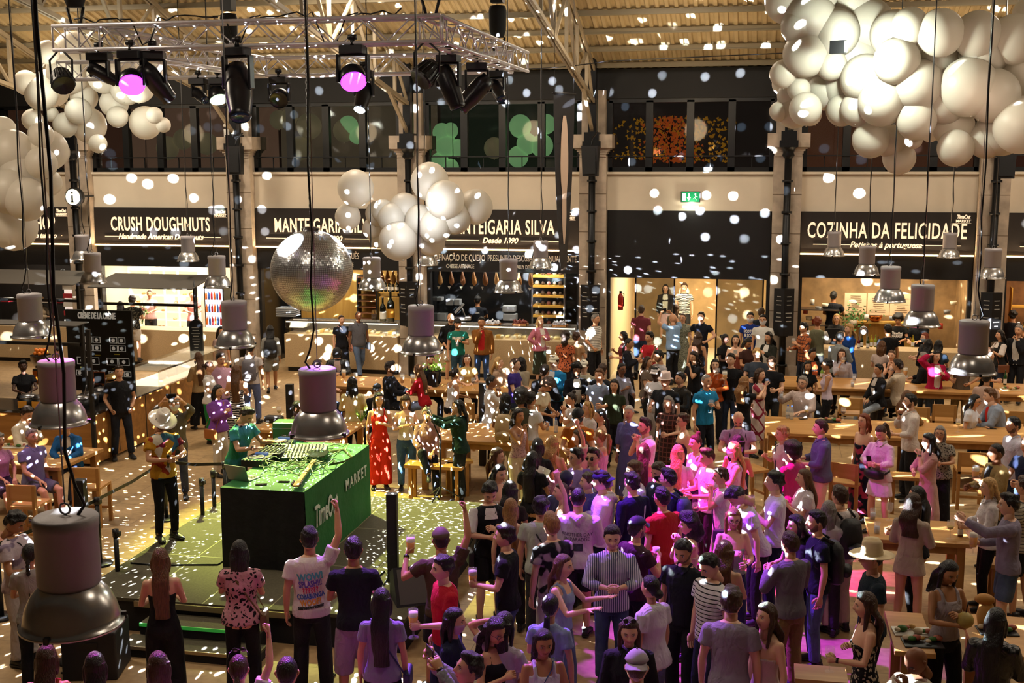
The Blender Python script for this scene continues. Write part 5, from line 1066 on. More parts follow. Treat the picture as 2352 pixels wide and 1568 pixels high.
def drink(kind, p, label, grp=None, name=None):
    if kind not in GM:
        q, ms, nm, ct = {'w': (g_wine(1), [M_GL, M_WINE], 'wine_glass', 'glass'), 'v': (g_wine(1), [M_GL, mat('white_wine', '#d8b860', .1)], 'wine_glass', 'glass'), 'e': (g_wine(), [M_GL], 'wine_glass', 'glass'), 'b': (g_beer(), [M_GL, M_BEER, M_FOAM], 'beer_glass', 'glass'), 't': (g_tum(), [M_GL, mat('soft_drink', '#c8c8d0', .1)], 'tumbler', 'glass'), 'a': (g_water(), [mat('pet', '#c4d2e0', .1, alpha=.45), mat('cap_blue', '#2a50b0', .4), M_WHITE], 'water_bottle', 'bottle')}[kind]
        me = q.mesh(nm)
        for m_ in ms: me.materials.append(m_)
        GM[kind] = (me, nm, ct)
    me, nm, ct = GM[kind]; o = bpy.data.objects.new(nm, me); C.objects.link(o); o.location = p; o.scale = (1.4 if kind == 'b' else 1.15,)*3
    return tag(o, label, ct, grp)
TABS = (T1, T2, T3, T4, T5, T6, T7, T8, T9)
def tt(px, py):                                    # a spot on the nearest table top
    p = G(px, py, TZ); best = None
    for t_ in TABS:
        x, y, _ = t_['half']; c_ = t_.location; q_ = Vector((min(max(p.x, c_.x-x+.1), c_.x+x-.1), min(max(p.y, c_.y-y+.1), c_.y+y-.1), TZ))
        if best is None or (q_-p).length < (best-p).length: best = q_
    return best
for k, px, py, lb in (('b', 790, 878, 'tall beer glass before the person in the black cap'), ('v', 817, 880, 'small stemmed glass left of the bearded man in the dark jacket'), ('b', 921, 892, 'beer glass left of the red cardigan'), ('b', 944, 894, 'beer glass touching the red cardigan sleeve'), ('w', 1087, 893, 'red wine glass on the table before the yellow tee'), ('v', 1060, 889, 'cocktail glass left of the red wine glass'), ('v', 636, 962, 'slim wine glass behind the DJ'), ('t', 1122, 985, 'tumbler behind the black post'), ('t', 1257, 988, 'champagne glass on the table before the orange tee'), ('a', 1277, 992, 'water bottle on the table before the orange tee'), ('a', 1809, 960, 'water bottle, left of the two before the bearded man in glasses'), ('a', 1818, 962, 'water bottle, right of the two before the bearded man in glasses'), ('v', 1852, 960, 'balloon glass before the bearded man in glasses'), ('w', 1936, 963, 'dark beer glass on the middle right table'), ('v', 2200, 992, 'wine glass before the kissing couple'), ('v', 2182, 1237, 'tall wine glass on the table by the pointing person'), ('b', 2075, 868, 'glass behind the seated man in the white shirt'), ('t', 1955, 1180, 'tumbler at the left end of the table behind the straw hat'), ('t', 1975, 1222, 'tumbler of mint drink'), ('e', 2035, 1172, 'wine glass before the pink shirt'), ('e', 2062, 1165, 'wine glass left of the dark-haired woman'), ('t', 1962, 874, 'empty tumbler on the kitchen-side table, left'), ('t', 1958, 888, 'empty tumbler on the kitchen-side table, front'), ('v', 496+1400, 870, 'glass before the curly-haired tank top')):
    drink(k, tt(px, py), lb)
for k, px, py, c1, lb in ((0, 2211, 1232, '#6a3c10', 'brown beer bottle on the table by the pointing person'), (1, 1887, 866, '#7aa03a', 'green bottle before the curly-haired tank top'), (2, 2308, 884, '#1c4a22', 'green champagne bottle on the kitchen-side table')):
    bottle(tuple(tt(px, py)), .24+.08*(k == 2), .033, mat('tb_%d' % k, c1, .15), M_WHITE, lb, 'beer_bottle')
for px, py, a, lb in ((2222, 982, -.4, 'phone lying before the kissing couple'), (2278, 985, .1, 'dark phone lying right of the kissing couple'), (1845, 962, .5, 'phone lying before the bearded man in glasses')):
    o = MB().b2((-.08, -.04, 0), (.08, .04, .01)).build('phone', mat('phone_black'), bevel=.008); o.location = tt(px, py); o.rotation_euler = (0, 0, a); tag(o, lb, 'phone')
for px, py, lb, c1 in ((2095, 1452, 'white plate with greens and bread on the lower right table', '#e8e2d4'), (2120, 1478, 'dark slate with small bites on the lower right table', '#1c1c1e'), (2290, 1450, 'dark slate under a loaf on the lower right table', '#1c1c1e'), (1905, 968, 'small dark tray on the middle right table', '#1c1c1e'), (35, 1026, 'plate of food before the man in the cream shirt', '#d8d0c0'), (2320, 895, 'open paper parcel on the kitchen-side table', '#e0c898')):
    t = thing('plate', lb, 'plate', tuple(tt(px, py)), .1); MB().b2((-.19, -.12, 0), (.19, .12, .015)).build('plate', mat('plate_'+c1[1:], c1, .4), t, bevel=.006)
    for j in range(7): 
        q = MB(); q.ball((0, 0, 0), R.uniform(.025, .05), 8, 0, (1.2, 1, .7)); o = q.build('food_piece', mat('food_%d' % (j % 4), ['#d8c8a8', '#3c6a24', '#b0604a', '#c89a52'][j % 4], .6)); o.location = Vector(t.location)+Vector((-.15+j*.05, R.uniform(-.07, .07), .045)); tag(o, 'piece of food on the '+lb, 'food', 'food pieces on the plates')
t = thing('bread_roll_stand', 'stack of brown loaves on the lower right table', 'bread', tuple(tt(2258, 1440))); q = MB(); q.tube([(0, 0, 0), (0, 0, .12), (.02, 0, .24), (0, 0, .3)], [.05, .075, .07, .03], 10); q.build('loaf', mat('bread'), t); MB().ball((0, 0, .3), .08, 10, 0, (1.3, 1, .7)).build('top_loaf', mat('bread2', '#a8742c', .7), t)
t = thing('planter', 'black square planter with bright green leaves on the table behind the red cardigan', 'plant', tuple(tt(996, 887))); MB().b2((-.09, -.09, 0), (.09, .09, .3)).build('pot', M_BLACK, t)
q = MB()
for k in range(90): p_ = Vector((R.gauss(0, .1)+.05, R.gauss(0, .07), .33+abs(R.gauss(0, .1)))); a_ = R.random()*6; q.add([p_, p_+Vector((.04*math.cos(a_), .02, .05)), p_+Vector((.05*math.cos(a_+1), -.02, .02))], [(0, 1, 2)])
q.build('leaves', mat('salad_green', '#7ab02c', .5), t)
t = thing('small_plant', 'small spiky green plant between the red dress and the white top', 'plant', tuple(tt(896, 965))); q = MB()
for k in range(26): a_ = R.random()*6; q.add([(0, 0, 0), (.01, .01, 0), (.12*math.cos(a_), .12*math.sin(a_), R.uniform(.15, .3))], [(0, 1, 2)])
q.build('leaves', mat('salad_green'), t)
o = MB().b2((-.17, -.1, 0), (.17, .1, .12)).build('handbag', mat('dark_leather', '#1c1a18', .5, bump=(20, .01)), bevel=.04); o.location = tt(605, 968); tag(o, 'soft dark handbag lying on the table behind the DJ', 'bag')
# ================================================================ people
def cloth(c, pat=None, c2=None):
    key = 'cloth_%s_%s_%s' % (c, pat, c2)
    if key in MATS: return MATS[key]
    m = bpy.data.materials.new(key); m.use_nodes = True; b = _bsdf(m); b.inputs['Roughness'].default_value = .85 if pat != 'leather' else .35
    b.inputs['Sheen Weight'].default_value = .0; b.inputs['Specular IOR Level'].default_value = .25 if pat != 'leather' else .6
    tc = N(m, 'ShaderNodeTexCoord'); A = srgb(c); B = srgb(c2) if c2 else A
    def noise(s, d=3): n = N(m, 'ShaderNodeTexNoise'); n.inputs['Scale'].default_value = s; n.inputs['Detail'].default_value = d; L(m, tc.outputs['Object'], n.inputs['Vector']); return n
    def wave(ax, s, dist=0, prof='SIN'): w = N(m, 'ShaderNodeTexWave', bands_direction=ax, wave_profile=prof); w.inputs['Scale'].default_value = s; w.inputs['Distortion'].default_value = dist; L(m, tc.outputs['Object'], w.inputs['Vector']); return w
    out = None
    if pat == 'hs': out = ramp(m, wave('Z', 7.5).outputs['Fac'], [(.35, A), (.36, B)], 'CONSTANT')
    elif pat == 'hsw': out = ramp(m, wave('Z', 7.5).outputs['Fac'], [(.12, B), (.13, A)], 'CONSTANT')
    elif pat == 'vs': out = ramp(m, wave('X', 14).outputs['Fac'], [(.42, A), (.43, B)], 'CONSTANT')
    elif pat == 'zebra': out = ramp(m, wave('Z', 7, 5).outputs['Fac'], [(.5, A), (.52, B)], 'CONSTANT')
    elif pat in ('plaid', 'grid'):
        s = 4 if pat == 'plaid' else 2.2; w1 = wave('DIAGONAL' if pat == 'grid' else 'X', s); w2 = wave('Z', s)
        if pat == 'grid': w2 = N(m, 'ShaderNodeTexWave', bands_direction='DIAGONAL'); w2.inputs['Scale'].default_value = s; mp = N(m, 'ShaderNodeMapping'); mp.inputs['Scale'].default_value = (-1, 1, 1); L(m, tc.outputs['Object'], mp.inputs[0]); L(m, mp.outputs[0], w2.inputs['Vector'])
        mx = N(m, 'ShaderNodeMath', operation='MAXIMUM'); L(m, w1.outputs['Fac'], mx.inputs[0]); L(m, w2.outputs['Fac'], mx.inputs[1]); out = ramp(m, mx.outputs[0], [(.9, A), (.93, B)])
    elif pat == 'floral':
        v = N(m, 'ShaderNodeTexVoronoi'); v.inputs['Scale'].default_value = 24; nz = noise(9, 2); ad = N(m, 'ShaderNodeVectorMath', operation='MULTIPLY_ADD'); ad.inputs[1].default_value = (.12,)*3; L(m, nz.outputs['Color'], ad.inputs[0]); L(m, tc.outputs['Object'], ad.inputs[2]); L(m, ad.outputs[0], v.inputs['Vector']); out = ramp(m, v.outputs['Distance'], [(.36, B), (.42, A)])
    elif pat == 'leo':
        v = N(m, 'ShaderNodeTexVoronoi'); v.inputs['Scale'].default_value = 38; L(m, tc.outputs['Object'], v.inputs['Vector']); out = ramp(m, v.outputs['Distance'], [(.3, B), (.5, A)])
    elif pat == 'blotch': out = ramp(m, noise(7, 1).outputs[0], [(.47, A), (.53, B)])
    elif pat == 'aloha':
        v = N(m, 'ShaderNodeTexVoronoi'); v.inputs['Scale'].default_value = 9; L(m, tc.outputs['Object'], v.inputs['Vector']); s = N(m, 'ShaderNodeSeparateColor'); L(m, v.outputs['Color'], s.inputs[0])
        out = ramp(m, s.outputs[0], [(0, srgb('#c08a22')), (.3, srgb('#a03a1c')), (.5, srgb('#d8a838')), (.68, srgb('#7a1c34')), (.8, srgb('#3a6a86')), (.9, srgb('#d8cdb8'))], 'CONSTANT')
    elif pat == 'tie': out = ramp(m, noise(4, 2).outputs[0], [(.4, A), (.6, B)])
    elif pat == 'denim': out = ramp(m, noise(3, 5).outputs[0], [(.35, tuple(x*.55 for x in A)), (.65, tuple(min(1, x*1.35) for x in A))])
    else: out = ramp(m, noise(3, 3).outputs[0], [(.35, tuple(x*.86 for x in A)), (.65, tuple(min(1, x*1.06) for x in A))])
    L(m, out.outputs[0], b.inputs['Base Color'])
    mp = N(m, 'ShaderNodeMapping'); mp.inputs['Scale'].default_value = (1, 1, .55); L(m, tc.outputs['Object'], mp.inputs[0])
    n = N(m, 'ShaderNodeTexNoise'); n.inputs['Scale'].default_value = 9; n.inputs['Detail'].default_value = 3; n.inputs['Distortion'].default_value = 1.2; L(m, mp.outputs[0], n.inputs['Vector'])
    bp = N(m, 'ShaderNodeBump'); bp.inputs['Distance'].default_value = .035; bp.inputs['Strength'].default_value = .8; L(m, n.outputs[0], bp.inputs['Height']); L(m, bp.outputs[0], b.inputs['Normal'])
    MATS[key] = m; return m
def skin(k): return mat('skin_%s' % k, {'1': '#e2b090', '2': '#d09a74', '3': '#b47e56', '4': '#855436', '5': '#4a2c1e', '6': '#d9a184'}[k], .5, noise=(7, .06))
HC = {'k': '#0e0b0a', 'd': '#22160f', 'b': '#3c2516', 'c': '#5e3d22', 'l': '#94683a', 'y': '#bf955a', 'g': '#8d8680', 'w': '#c9c0b6', 'r': '#7a3418'}
def hairmat(c):
    key = 'hair_'+c
    if key in MATS: return MATS[key]
    m = bpy.data.materials.new(key); m.use_nodes = True; b = _bsdf(m); A = srgb(HC[c]); b.inputs['Roughness'].default_value = .38; b.inputs['Specular IOR Level'].default_value = .45
    tc = N(m, 'ShaderNodeTexCoord'); mp = N(m, 'ShaderNodeMapping'); mp.inputs['Scale'].default_value = (110, 110, 14); L(m, tc.outputs['Object'], mp.inputs[0])
    n = N(m, 'ShaderNodeTexNoise'); n.inputs['Scale'].default_value = 1; n.inputs['Detail'].default_value = 3; L(m, mp.outputs[0], n.inputs['Vector'])
    r = ramp(m, n.outputs[0], [(.3, tuple(x*.55 for x in A)), (.7, tuple(min(1, x*1.5) for x in A))]); L(m, r.outputs[0], b.inputs['Base Color'])
    bp = N(m, 'ShaderNodeBump'); bp.inputs['Distance'].default_value = .016; bp.inputs['Strength'].default_value = 1; L(m, n.outputs[0], bp.inputs['Height']); L(m, bp.outputs[0], b.inputs['Normal'])
    MATS[key] = m; return m
EYEW, EYED = mat('eye_white', '#d8d0c8', .3), mat('eye_dark', '#1a100c', .2)
def sst(a, b, x): t = min(1, max(0, (x-a)/(b-a))); return t*t*(3-2*t)
def head_surf(u, v, face=True):
    sx, sy, sz = math.sin(v)*math.sin(u), math.sin(v)*math.cos(u), math.cos(v)
    x, y, z = .075*sx, .097*sy, .118*sz
    t = min(1, max(0, -z/.118)); x *= 1-.26*t**1.6; y *= (1-.42*t) if y < 0 else (1-.10*t*t)
    if z > .03: x *= 1+.03*math.sin(min(1, (z-.03)/.06)*PI)
    if face and y > .02:
        g = lambda a, s: math.exp(-(a/s)**2)
        y += .004*g(z-.03, .012)*g(x, .05)
        nz = (sst(.028, -.024, z) if z > -.024 else sst(-.040, -.026, z)); y += .026*g(x, .0125)*nz + .006*g(abs(x)-.012, .007)*g(z+.026, .009)
        y -= .0105*g(abs(x)-.031, .016)*g(z-.006, .012)
        y += .005*g(abs(x)-.042, .018)*g(z+.024, .018)
        y += .0085*g(x, .024)*g(z+.057, .011) - .0055*g(x, .022)*g(z+.057, .0028)
        y -= .003*g(x, .02)*g(z+.075, .006); y += .009*g(x, .022)*g(z+.096, .014)
    return Vector((x, y, z))
def grid_head(nu, nv, face=True, off=None):
    """closed head-shaped surface; off(u, v, p) pushes it outward"""
    vs, fs = [], []
    for j in range(nv+1):
        v = PI*j/nv; v = v+.0
        for i in range(nu):
            s = -1+2*i/nu; u = PI*(.5*s+.5*s**3)
            p = head_surf(u, min(max(v, 1e-3), PI-1e-3), face)
            if off: n = Vector((p.x/.075**2, p.y/.097**2, p.z/.118**2)).normalized(); p = p+n*off(u, v, p)
            vs.append(p)
    for j in range(nv):
        for i in range(nu): i2 = (i+1) % nu; fs.append((j*nu+i, j*nu+i2, (j+1)*nu+i2, (j+1)*nu+i))
    return vs, fs
def make_head(nu, nv, fem):
    q = MB(); vs, fs = grid_head(nu, nv)
    q.add(vs, fs, 0, True)
    for k, f in enumerate(q.f):
        c = sum((Vector(q.v[i]) for i in f), Vector())/4
        if c.y > .07 and abs(c.x) < .024 and abs(c.z+.057) < (.0105 if fem else .008): q.m[k] = 3
    for s in (-1, 1):
        q.ball((s*.031, .0705, .006), .0135, 10, 1); q.ball((s*.031, .0795, .006), .0062, 8, 2)
        pts = [(s*.014, .094, .027), (s*.028, .0925, .032), (s*.046, .080, .028)]; q.tube(pts, [.003, .0042 if not fem else .003, .002], 5, 2)
        q.tube([(s*.018, .0815, .0125), (s*.031, .0845, .0165), (s*.044, .075, .0125)], [.0015, .0022, .0015], 4, 2)
        # ear
        q.tube([(s*.068, -.004, -.028), (s*.078, -.008, -.012), (s*.083, -.012, .008), (s*.078, -.008, .022), (s*.07, .0, .02)], [.007, .010, .013, .011, .006], 7, 0, flat=.55)
    q.tube([(0, -.012, -.19), (0, -.010, -.12), (0, -.004, -.06)], [.056 if not fem else .047, .052 if not fem else .044, .05], 14, 0)
    return q
HEADS = {(fem, hi): make_head(*((40, 34) if hi else (22, 20)), fem) for fem in (0, 1) for hi in (0, 1)}
def hairline(u):
    a = abs(u); 
    if a < 1.0: return .064-.012*sst(.5, 1.0, a)
    if a < 1.75: return .052-.062*sst(1.0, 1.5, a)
    return -.010-.062*sst(1.75, 2.5, a)
def cap_pts(thick, nu=30, nv=24, rough=0, seed=1, hl=0, top=1.0, swirl=0, freq=40):
    rr = random.Random(seed); ph = [rr.uniform(0, 6) for _ in range(6)]
    def off(u, v, p):
        m = sst(hairline(u)+hl-.004, hairline(u)+hl+.022, p.z)
        t = thick*(.65+.35*top*sst(0, .11, p.z))
        if rough: t += rough*(math.sin(freq*p.x*2.2+ph[0]+2*math.sin(freq*p.z+ph[4]))*math.sin(freq*p.y*2+ph[1])+math.sin(freq*p.z*2.3+ph[2]+freq*p.x)*.7)
        if swirl: t += swirl*math.exp(-((p.y-.06)/.04)**2)*sst(.07, .11, p.z)
        return -.012*(1-m)+t*m
    return grid_head(nu, nv, False, off)
HAIRS = {}
def hair_mesh(st):
    if st in HAIRS: return HAIRS[st]
    q = MB(); rem = None
    def cap(*a, **k): vs, fs = cap_pts(*a, **k); q.add(vs, fs, 0, True)
    def curtain(zl, w=.095, w1=.07, yb=-.085, n=8, wob=.006, dep=.034, side=-.13, front=0):
        pts, rs = [], []
        for k in range(n):
            f = k/(n-1); z = .05+(zl-.05)*f
            y = -.045+(yb+.045)*sst(0, .45, f)+wob*math.sin(f*9); x = wob*math.sin(f*7+1)
            pts.append((x, y, z)); ww = w+(w1-w)*sst(.4, 1, f); rs.append((ww*(.9+.1*f), .055+(dep-.055)*sst(0, .5, f)))
        # oriented with the wide axis on x
        vs, fs = [], []; m_ = 18
        for (x, y, z), (ra, rb) in zip(pts, rs):
            for i in range(m_):
                a = 2*PI*i/m_; cr = 1+.06*math.sin(i*5+z*30); vs.append((x+ra*math.cos(a)*cr, y+rb*math.sin(a)*cr, z))
        for j in range(n-1):
            for i in range(m_): i2 = (i+1) % m_; fs.append((j*m_+i2, j*m_+i, (j+1)*m_+i, (j+1)*m_+i2))
        fs.append(tuple(range(m_))); fs.append(tuple(reversed([(n-1)*m_+i for i in range(m_)]))); q.add(vs, fs, 0, True)
        for s in (-1, 1):
            q.tube([(s*.062, .015, .05), (s*.082, -.005, -.01), (s*.083, -.015+front, -.07), (s*.078, -.02+front*2, side)], [.022, .028, .028, .016], 9, 0, flat=.8)
    if st == 'bz': cap(.004, top=1)
    elif st == 's': cap(.015, rough=.0035, swirl=.012, seed=3, freq=60, nu=44, nv=34)
    elif st == 's2': cap(.021, rough=.006, swirl=.020, seed=5, freq=46, nu=44, nv=34)
    elif st == 'qf': cap(.014, rough=.004, swirl=.034, seed=8, freq=44, nu=44, nv=34)
    elif st == 'cu': cap(.026, rough=.009, seed=4, freq=34, nu=36, nv=30)
    elif st == 'af': cap(.075, rough=.008, seed=6, hl=-.012, freq=30, nu=40, nv=32)
    elif st == 'cb': cap(.05, rough=.012, seed=9, hl=-.02, freq=26, nu=40, nv=32); q.tube([(0, -.06, 0), (0, -.08, -.12), (0, -.08, -.2)], [.1, .12, .07], 12, 0, flat=.7)
    elif st == 'rc': cap(.006, hl=.03)
    elif st == 'bob': cap(.017, seed=2); curtain(-.16, .098, .092, -.055, side=-.13, dep=.05)
    elif st == 'lg': cap(.016, seed=2); curtain(-.40, .094, .085, -.125, 10)
    elif st == 'lf': cap(.016, seed=7); curtain(-.34, .096, .085, -.12, 10, side=-.30, front=.03)
    elif st == 'xl': cap(.016, seed=2); curtain(-.58, .092, .075, -.135, 12)
    elif st == 'wv': cap(.024, rough=.004, seed=5); curtain(-.36, .112, .10, -.12, 12, wob=.014, side=-.26, front=.02)
    elif st == 'md': cap(.018, seed=5); curtain(-.22, .10, .08, -.085, 8, side=-.18)
    elif st == 'po': cap(.011, seed=2); q.tube([(0, -.10, .05), (0, -.145, .045), (0, -.165, -.03), (0, -.155, -.16), (0, -.15, -.26)], [.022, .03, .04, .035, .01], 10, 0)
    elif st == 'lp': cap(.011, seed=2); q.tube([(0, -.09, -.03), (0, -.12, -.06), (0, -.13, -.16), (0, -.135, -.28)], [.02, .03, .034, .01], 10, 0)
    elif st == 'bn': cap(.011, seed=2); q.ball((0, -.115, .03), .042, 12)
    elif st == 'tb': cap(.013, rough=.002, seed=2); q.ball((0, -.05, .135), .04, 12)
    elif st == 'lb': cap(.012, seed=2); q.ball((0, -.105, -.04), .044, 12, 0, (1.2, .8, 1))
    elif st == 'br': 
        cap(.012, seed=2)
        for k in range(8): q.ball((0, -.105-.01*math.sin(k), -.05-k*.042), .03-.0015*k, 10, 0, (1, .85, .9))
        q.tube([(0, -.11, -.38), (0, -.112, -.44)], [.018, .008], 8)
    elif st == 'sb':
        cap(.014, seed=2)
        for k in range(6): q.ball((.06, .045-.004*k, -.11-k*.036), .022, 9, 0, (1, .85, .9))
    elif st == 'dr':
        cap(.022, rough=.005, seed=2); rr = random.Random(4)
        for k in range(26): a = PI*.35+PI*1.3*k/25; x, y = .085*math.sin(a-PI/2+PI/2), 0; ang = -2.3+4.6*k/25; x = .088*math.sin(ang); y = -.03-.07*math.cos(ang)*.9; q.tube([(x*.8, y*.6, .04), (x, y, -.05), (x*1.15, y-.02, -.15), (x*1.2+rr.gauss(0, .01), y-.03, -.20-rr.random()*.12)], [.010, .011, .010, .006], 5)
    me = q.mesh('hair')
    if st not in ('dr',):                          # one closed surface out of the pieces
        ob = bpy.data.objects.new('h', me); C.objects.link(ob); r_ = ob.modifiers.new('r', 'REMESH'); r_.mode = 'VOXEL'; r_.voxel_size = .0075 if st in ('bz', 's', 's2', 'qf', 'cu', 'bn', 'po') else .009; r_.use_smooth_shade = True; s_ = ob.modifiers.new('m', 'SMOOTH'); s_.iterations = 3 if st not in ('cu', 'af', 'cb') else 1
        bpy.context.view_layer.update(); me = bpy.data.meshes.new_from_object(ob.evaluated_get(bpy.context.evaluated_depsgraph_get())); me.name = 'hair'; bpy.data.objects.remove(ob)
    HAIRS[st] = me; return me
def variant(me, key, m_):                      # same shape, its own material
    k = (me.name, key)
    if k in MATS: return MATS[k]
    c = me.copy(); c.materials.clear()
    for x in (m_ if isinstance(m_, (list, tuple)) else [m_]): c.materials.append(x)
    MATS[k] = c; return c
# hands: wrist at the origin, fingers along +X, palm faces -Z, thumb on +Y
def make_hand(pose):
    q = MB()
    q.tube([(-.03, 0, 0), (0, 0, 0), (.03, .0, 0), (.065, 0, 0), (.088, 0, -.002)], [(.023, .023), (.027, .019), (.037, .017), (.041, .016), (.038, .012)], 12)
    # the loft frame may be rotated: rebuild as explicit slab
    q = MB(); sec = [(-.035, .024, .021), (0, .027, .018), (.03, .036, .016), (.062, .041, .015), (.088, .040, .011)]; vs = []; m_ = 12
    for x, ry, rz in sec:
        for k in range(m_): a = 2*PI*k/m_; vs.append((x, ry*math.cos(a), rz*math.sin(a)))
    fs = [(j*m_+k, j*m_+(k+1) % m_, (j+1)*m_+(k+1) % m_, (j+1)*m_+k) for j in range(4) for k in range(m_)]+[tuple(range(m_-1, -1, -1)), tuple(4*m_+k for k in range(m_))]
    q.add(vs, fs, 0, True)
    bend = {'r': .38, 'g': .95, 'o': .08, 'f': 1.5, 'p': 1.45}[pose]; ln = [.072, .080, .075, .058]
    for i, (y, l) in enumerate(zip((.030, .010, -.010, -.029), ln)):
        bd = bend*(1+.08*i); 
        if pose == 'p' and i == 0: bd = .05
        if pose == 'v' and i < 2: bd = .05
        sp = (y*.25 if pose in 'o' else y*.06); a = 0; p = Vector((.082, y, -.001)); pts = [p.copy()]
        for s, fr in enumerate((.45, .32, .23)):
            a += bd*(.75 if s == 0 else 1.0); p = p+Vector((math.cos(a)*l*fr, sp*fr*3, -math.sin(a)*l*fr)); pts.append(p.copy())
        q.tube(pts, [.0095, .0088, .008, .0062], 7)
    if pose == 'f': th = [(.022, .030, -.008), (.05, .045, -.022), (.075, .030, -.040), (.085, .008, -.045)]
    elif pose == 'g': th = [(.018, .028, -.006), (.045, .052, -.024), (.07, .052, -.05), (.085, .040, -.068)]
    elif pose == 'o': th = [(.015, .026, -.004), (.035, .055, -.010), (.055, .078, -.014), (.072, .092, -.016)]
    else: th = [(.018, .028, -.006), (.042, .050, -.018), (.066, .055, -.032), (.086, .052, -.042)]
    q.tube(th, [.014, .012, .0105, .008], 7); return q
HANDS = {k: make_hand(k) for k in 'rgofp'}
# shoe
q = MB(); sec = [(-.085, .026, .03, .035), (-.06, .036, .05, .05), (-.02, .036, .055, .055), (.03, .036, .038, .038), (.08, .044, .030, .028), (.125, .043, .026, .024), (.16, .034, .02, .019), (.185, .012, .014, .014)]; vs = []; m_ = 14
for y, rx, rz, zc in sec:
    for k in range(m_): a = 2*PI*k/m_; vs.append((rx*math.cos(a), y, max(.012, zc+rz*math.sin(a))))
q.add(vs, [(j*m_+k, (j+1)*m_+k, (j+1)*m_+(k+1) % m_, j*m_+(k+1) % m_) for j in range(7) for k in range(m_)]+[tuple(range(m_)), tuple(7*m_+k for k in range(m_-1, -1, -1))], 0, True)
vs = [];
for y, rx, rz, zc in sec:
    for s, z in ((-1, 0), (1, 0), (1, .022), (-1, .022)): vs.append((s*(rx+.004), y*1.03, z))
q.add(vs, [(j*4+k, (j+1)*4+k, (j+1)*4+(k+1) % 4, j*4+(k+1) % 4) for j in range(7) for k in range(4)]+[(0, 1, 2, 3), (31, 30, 29, 28)], 1, False)
q.tube([(0, -.035, .06), (0, -.035, .10)], [.042, .045], 12, 0); SHOE = q.mesh('shoe')
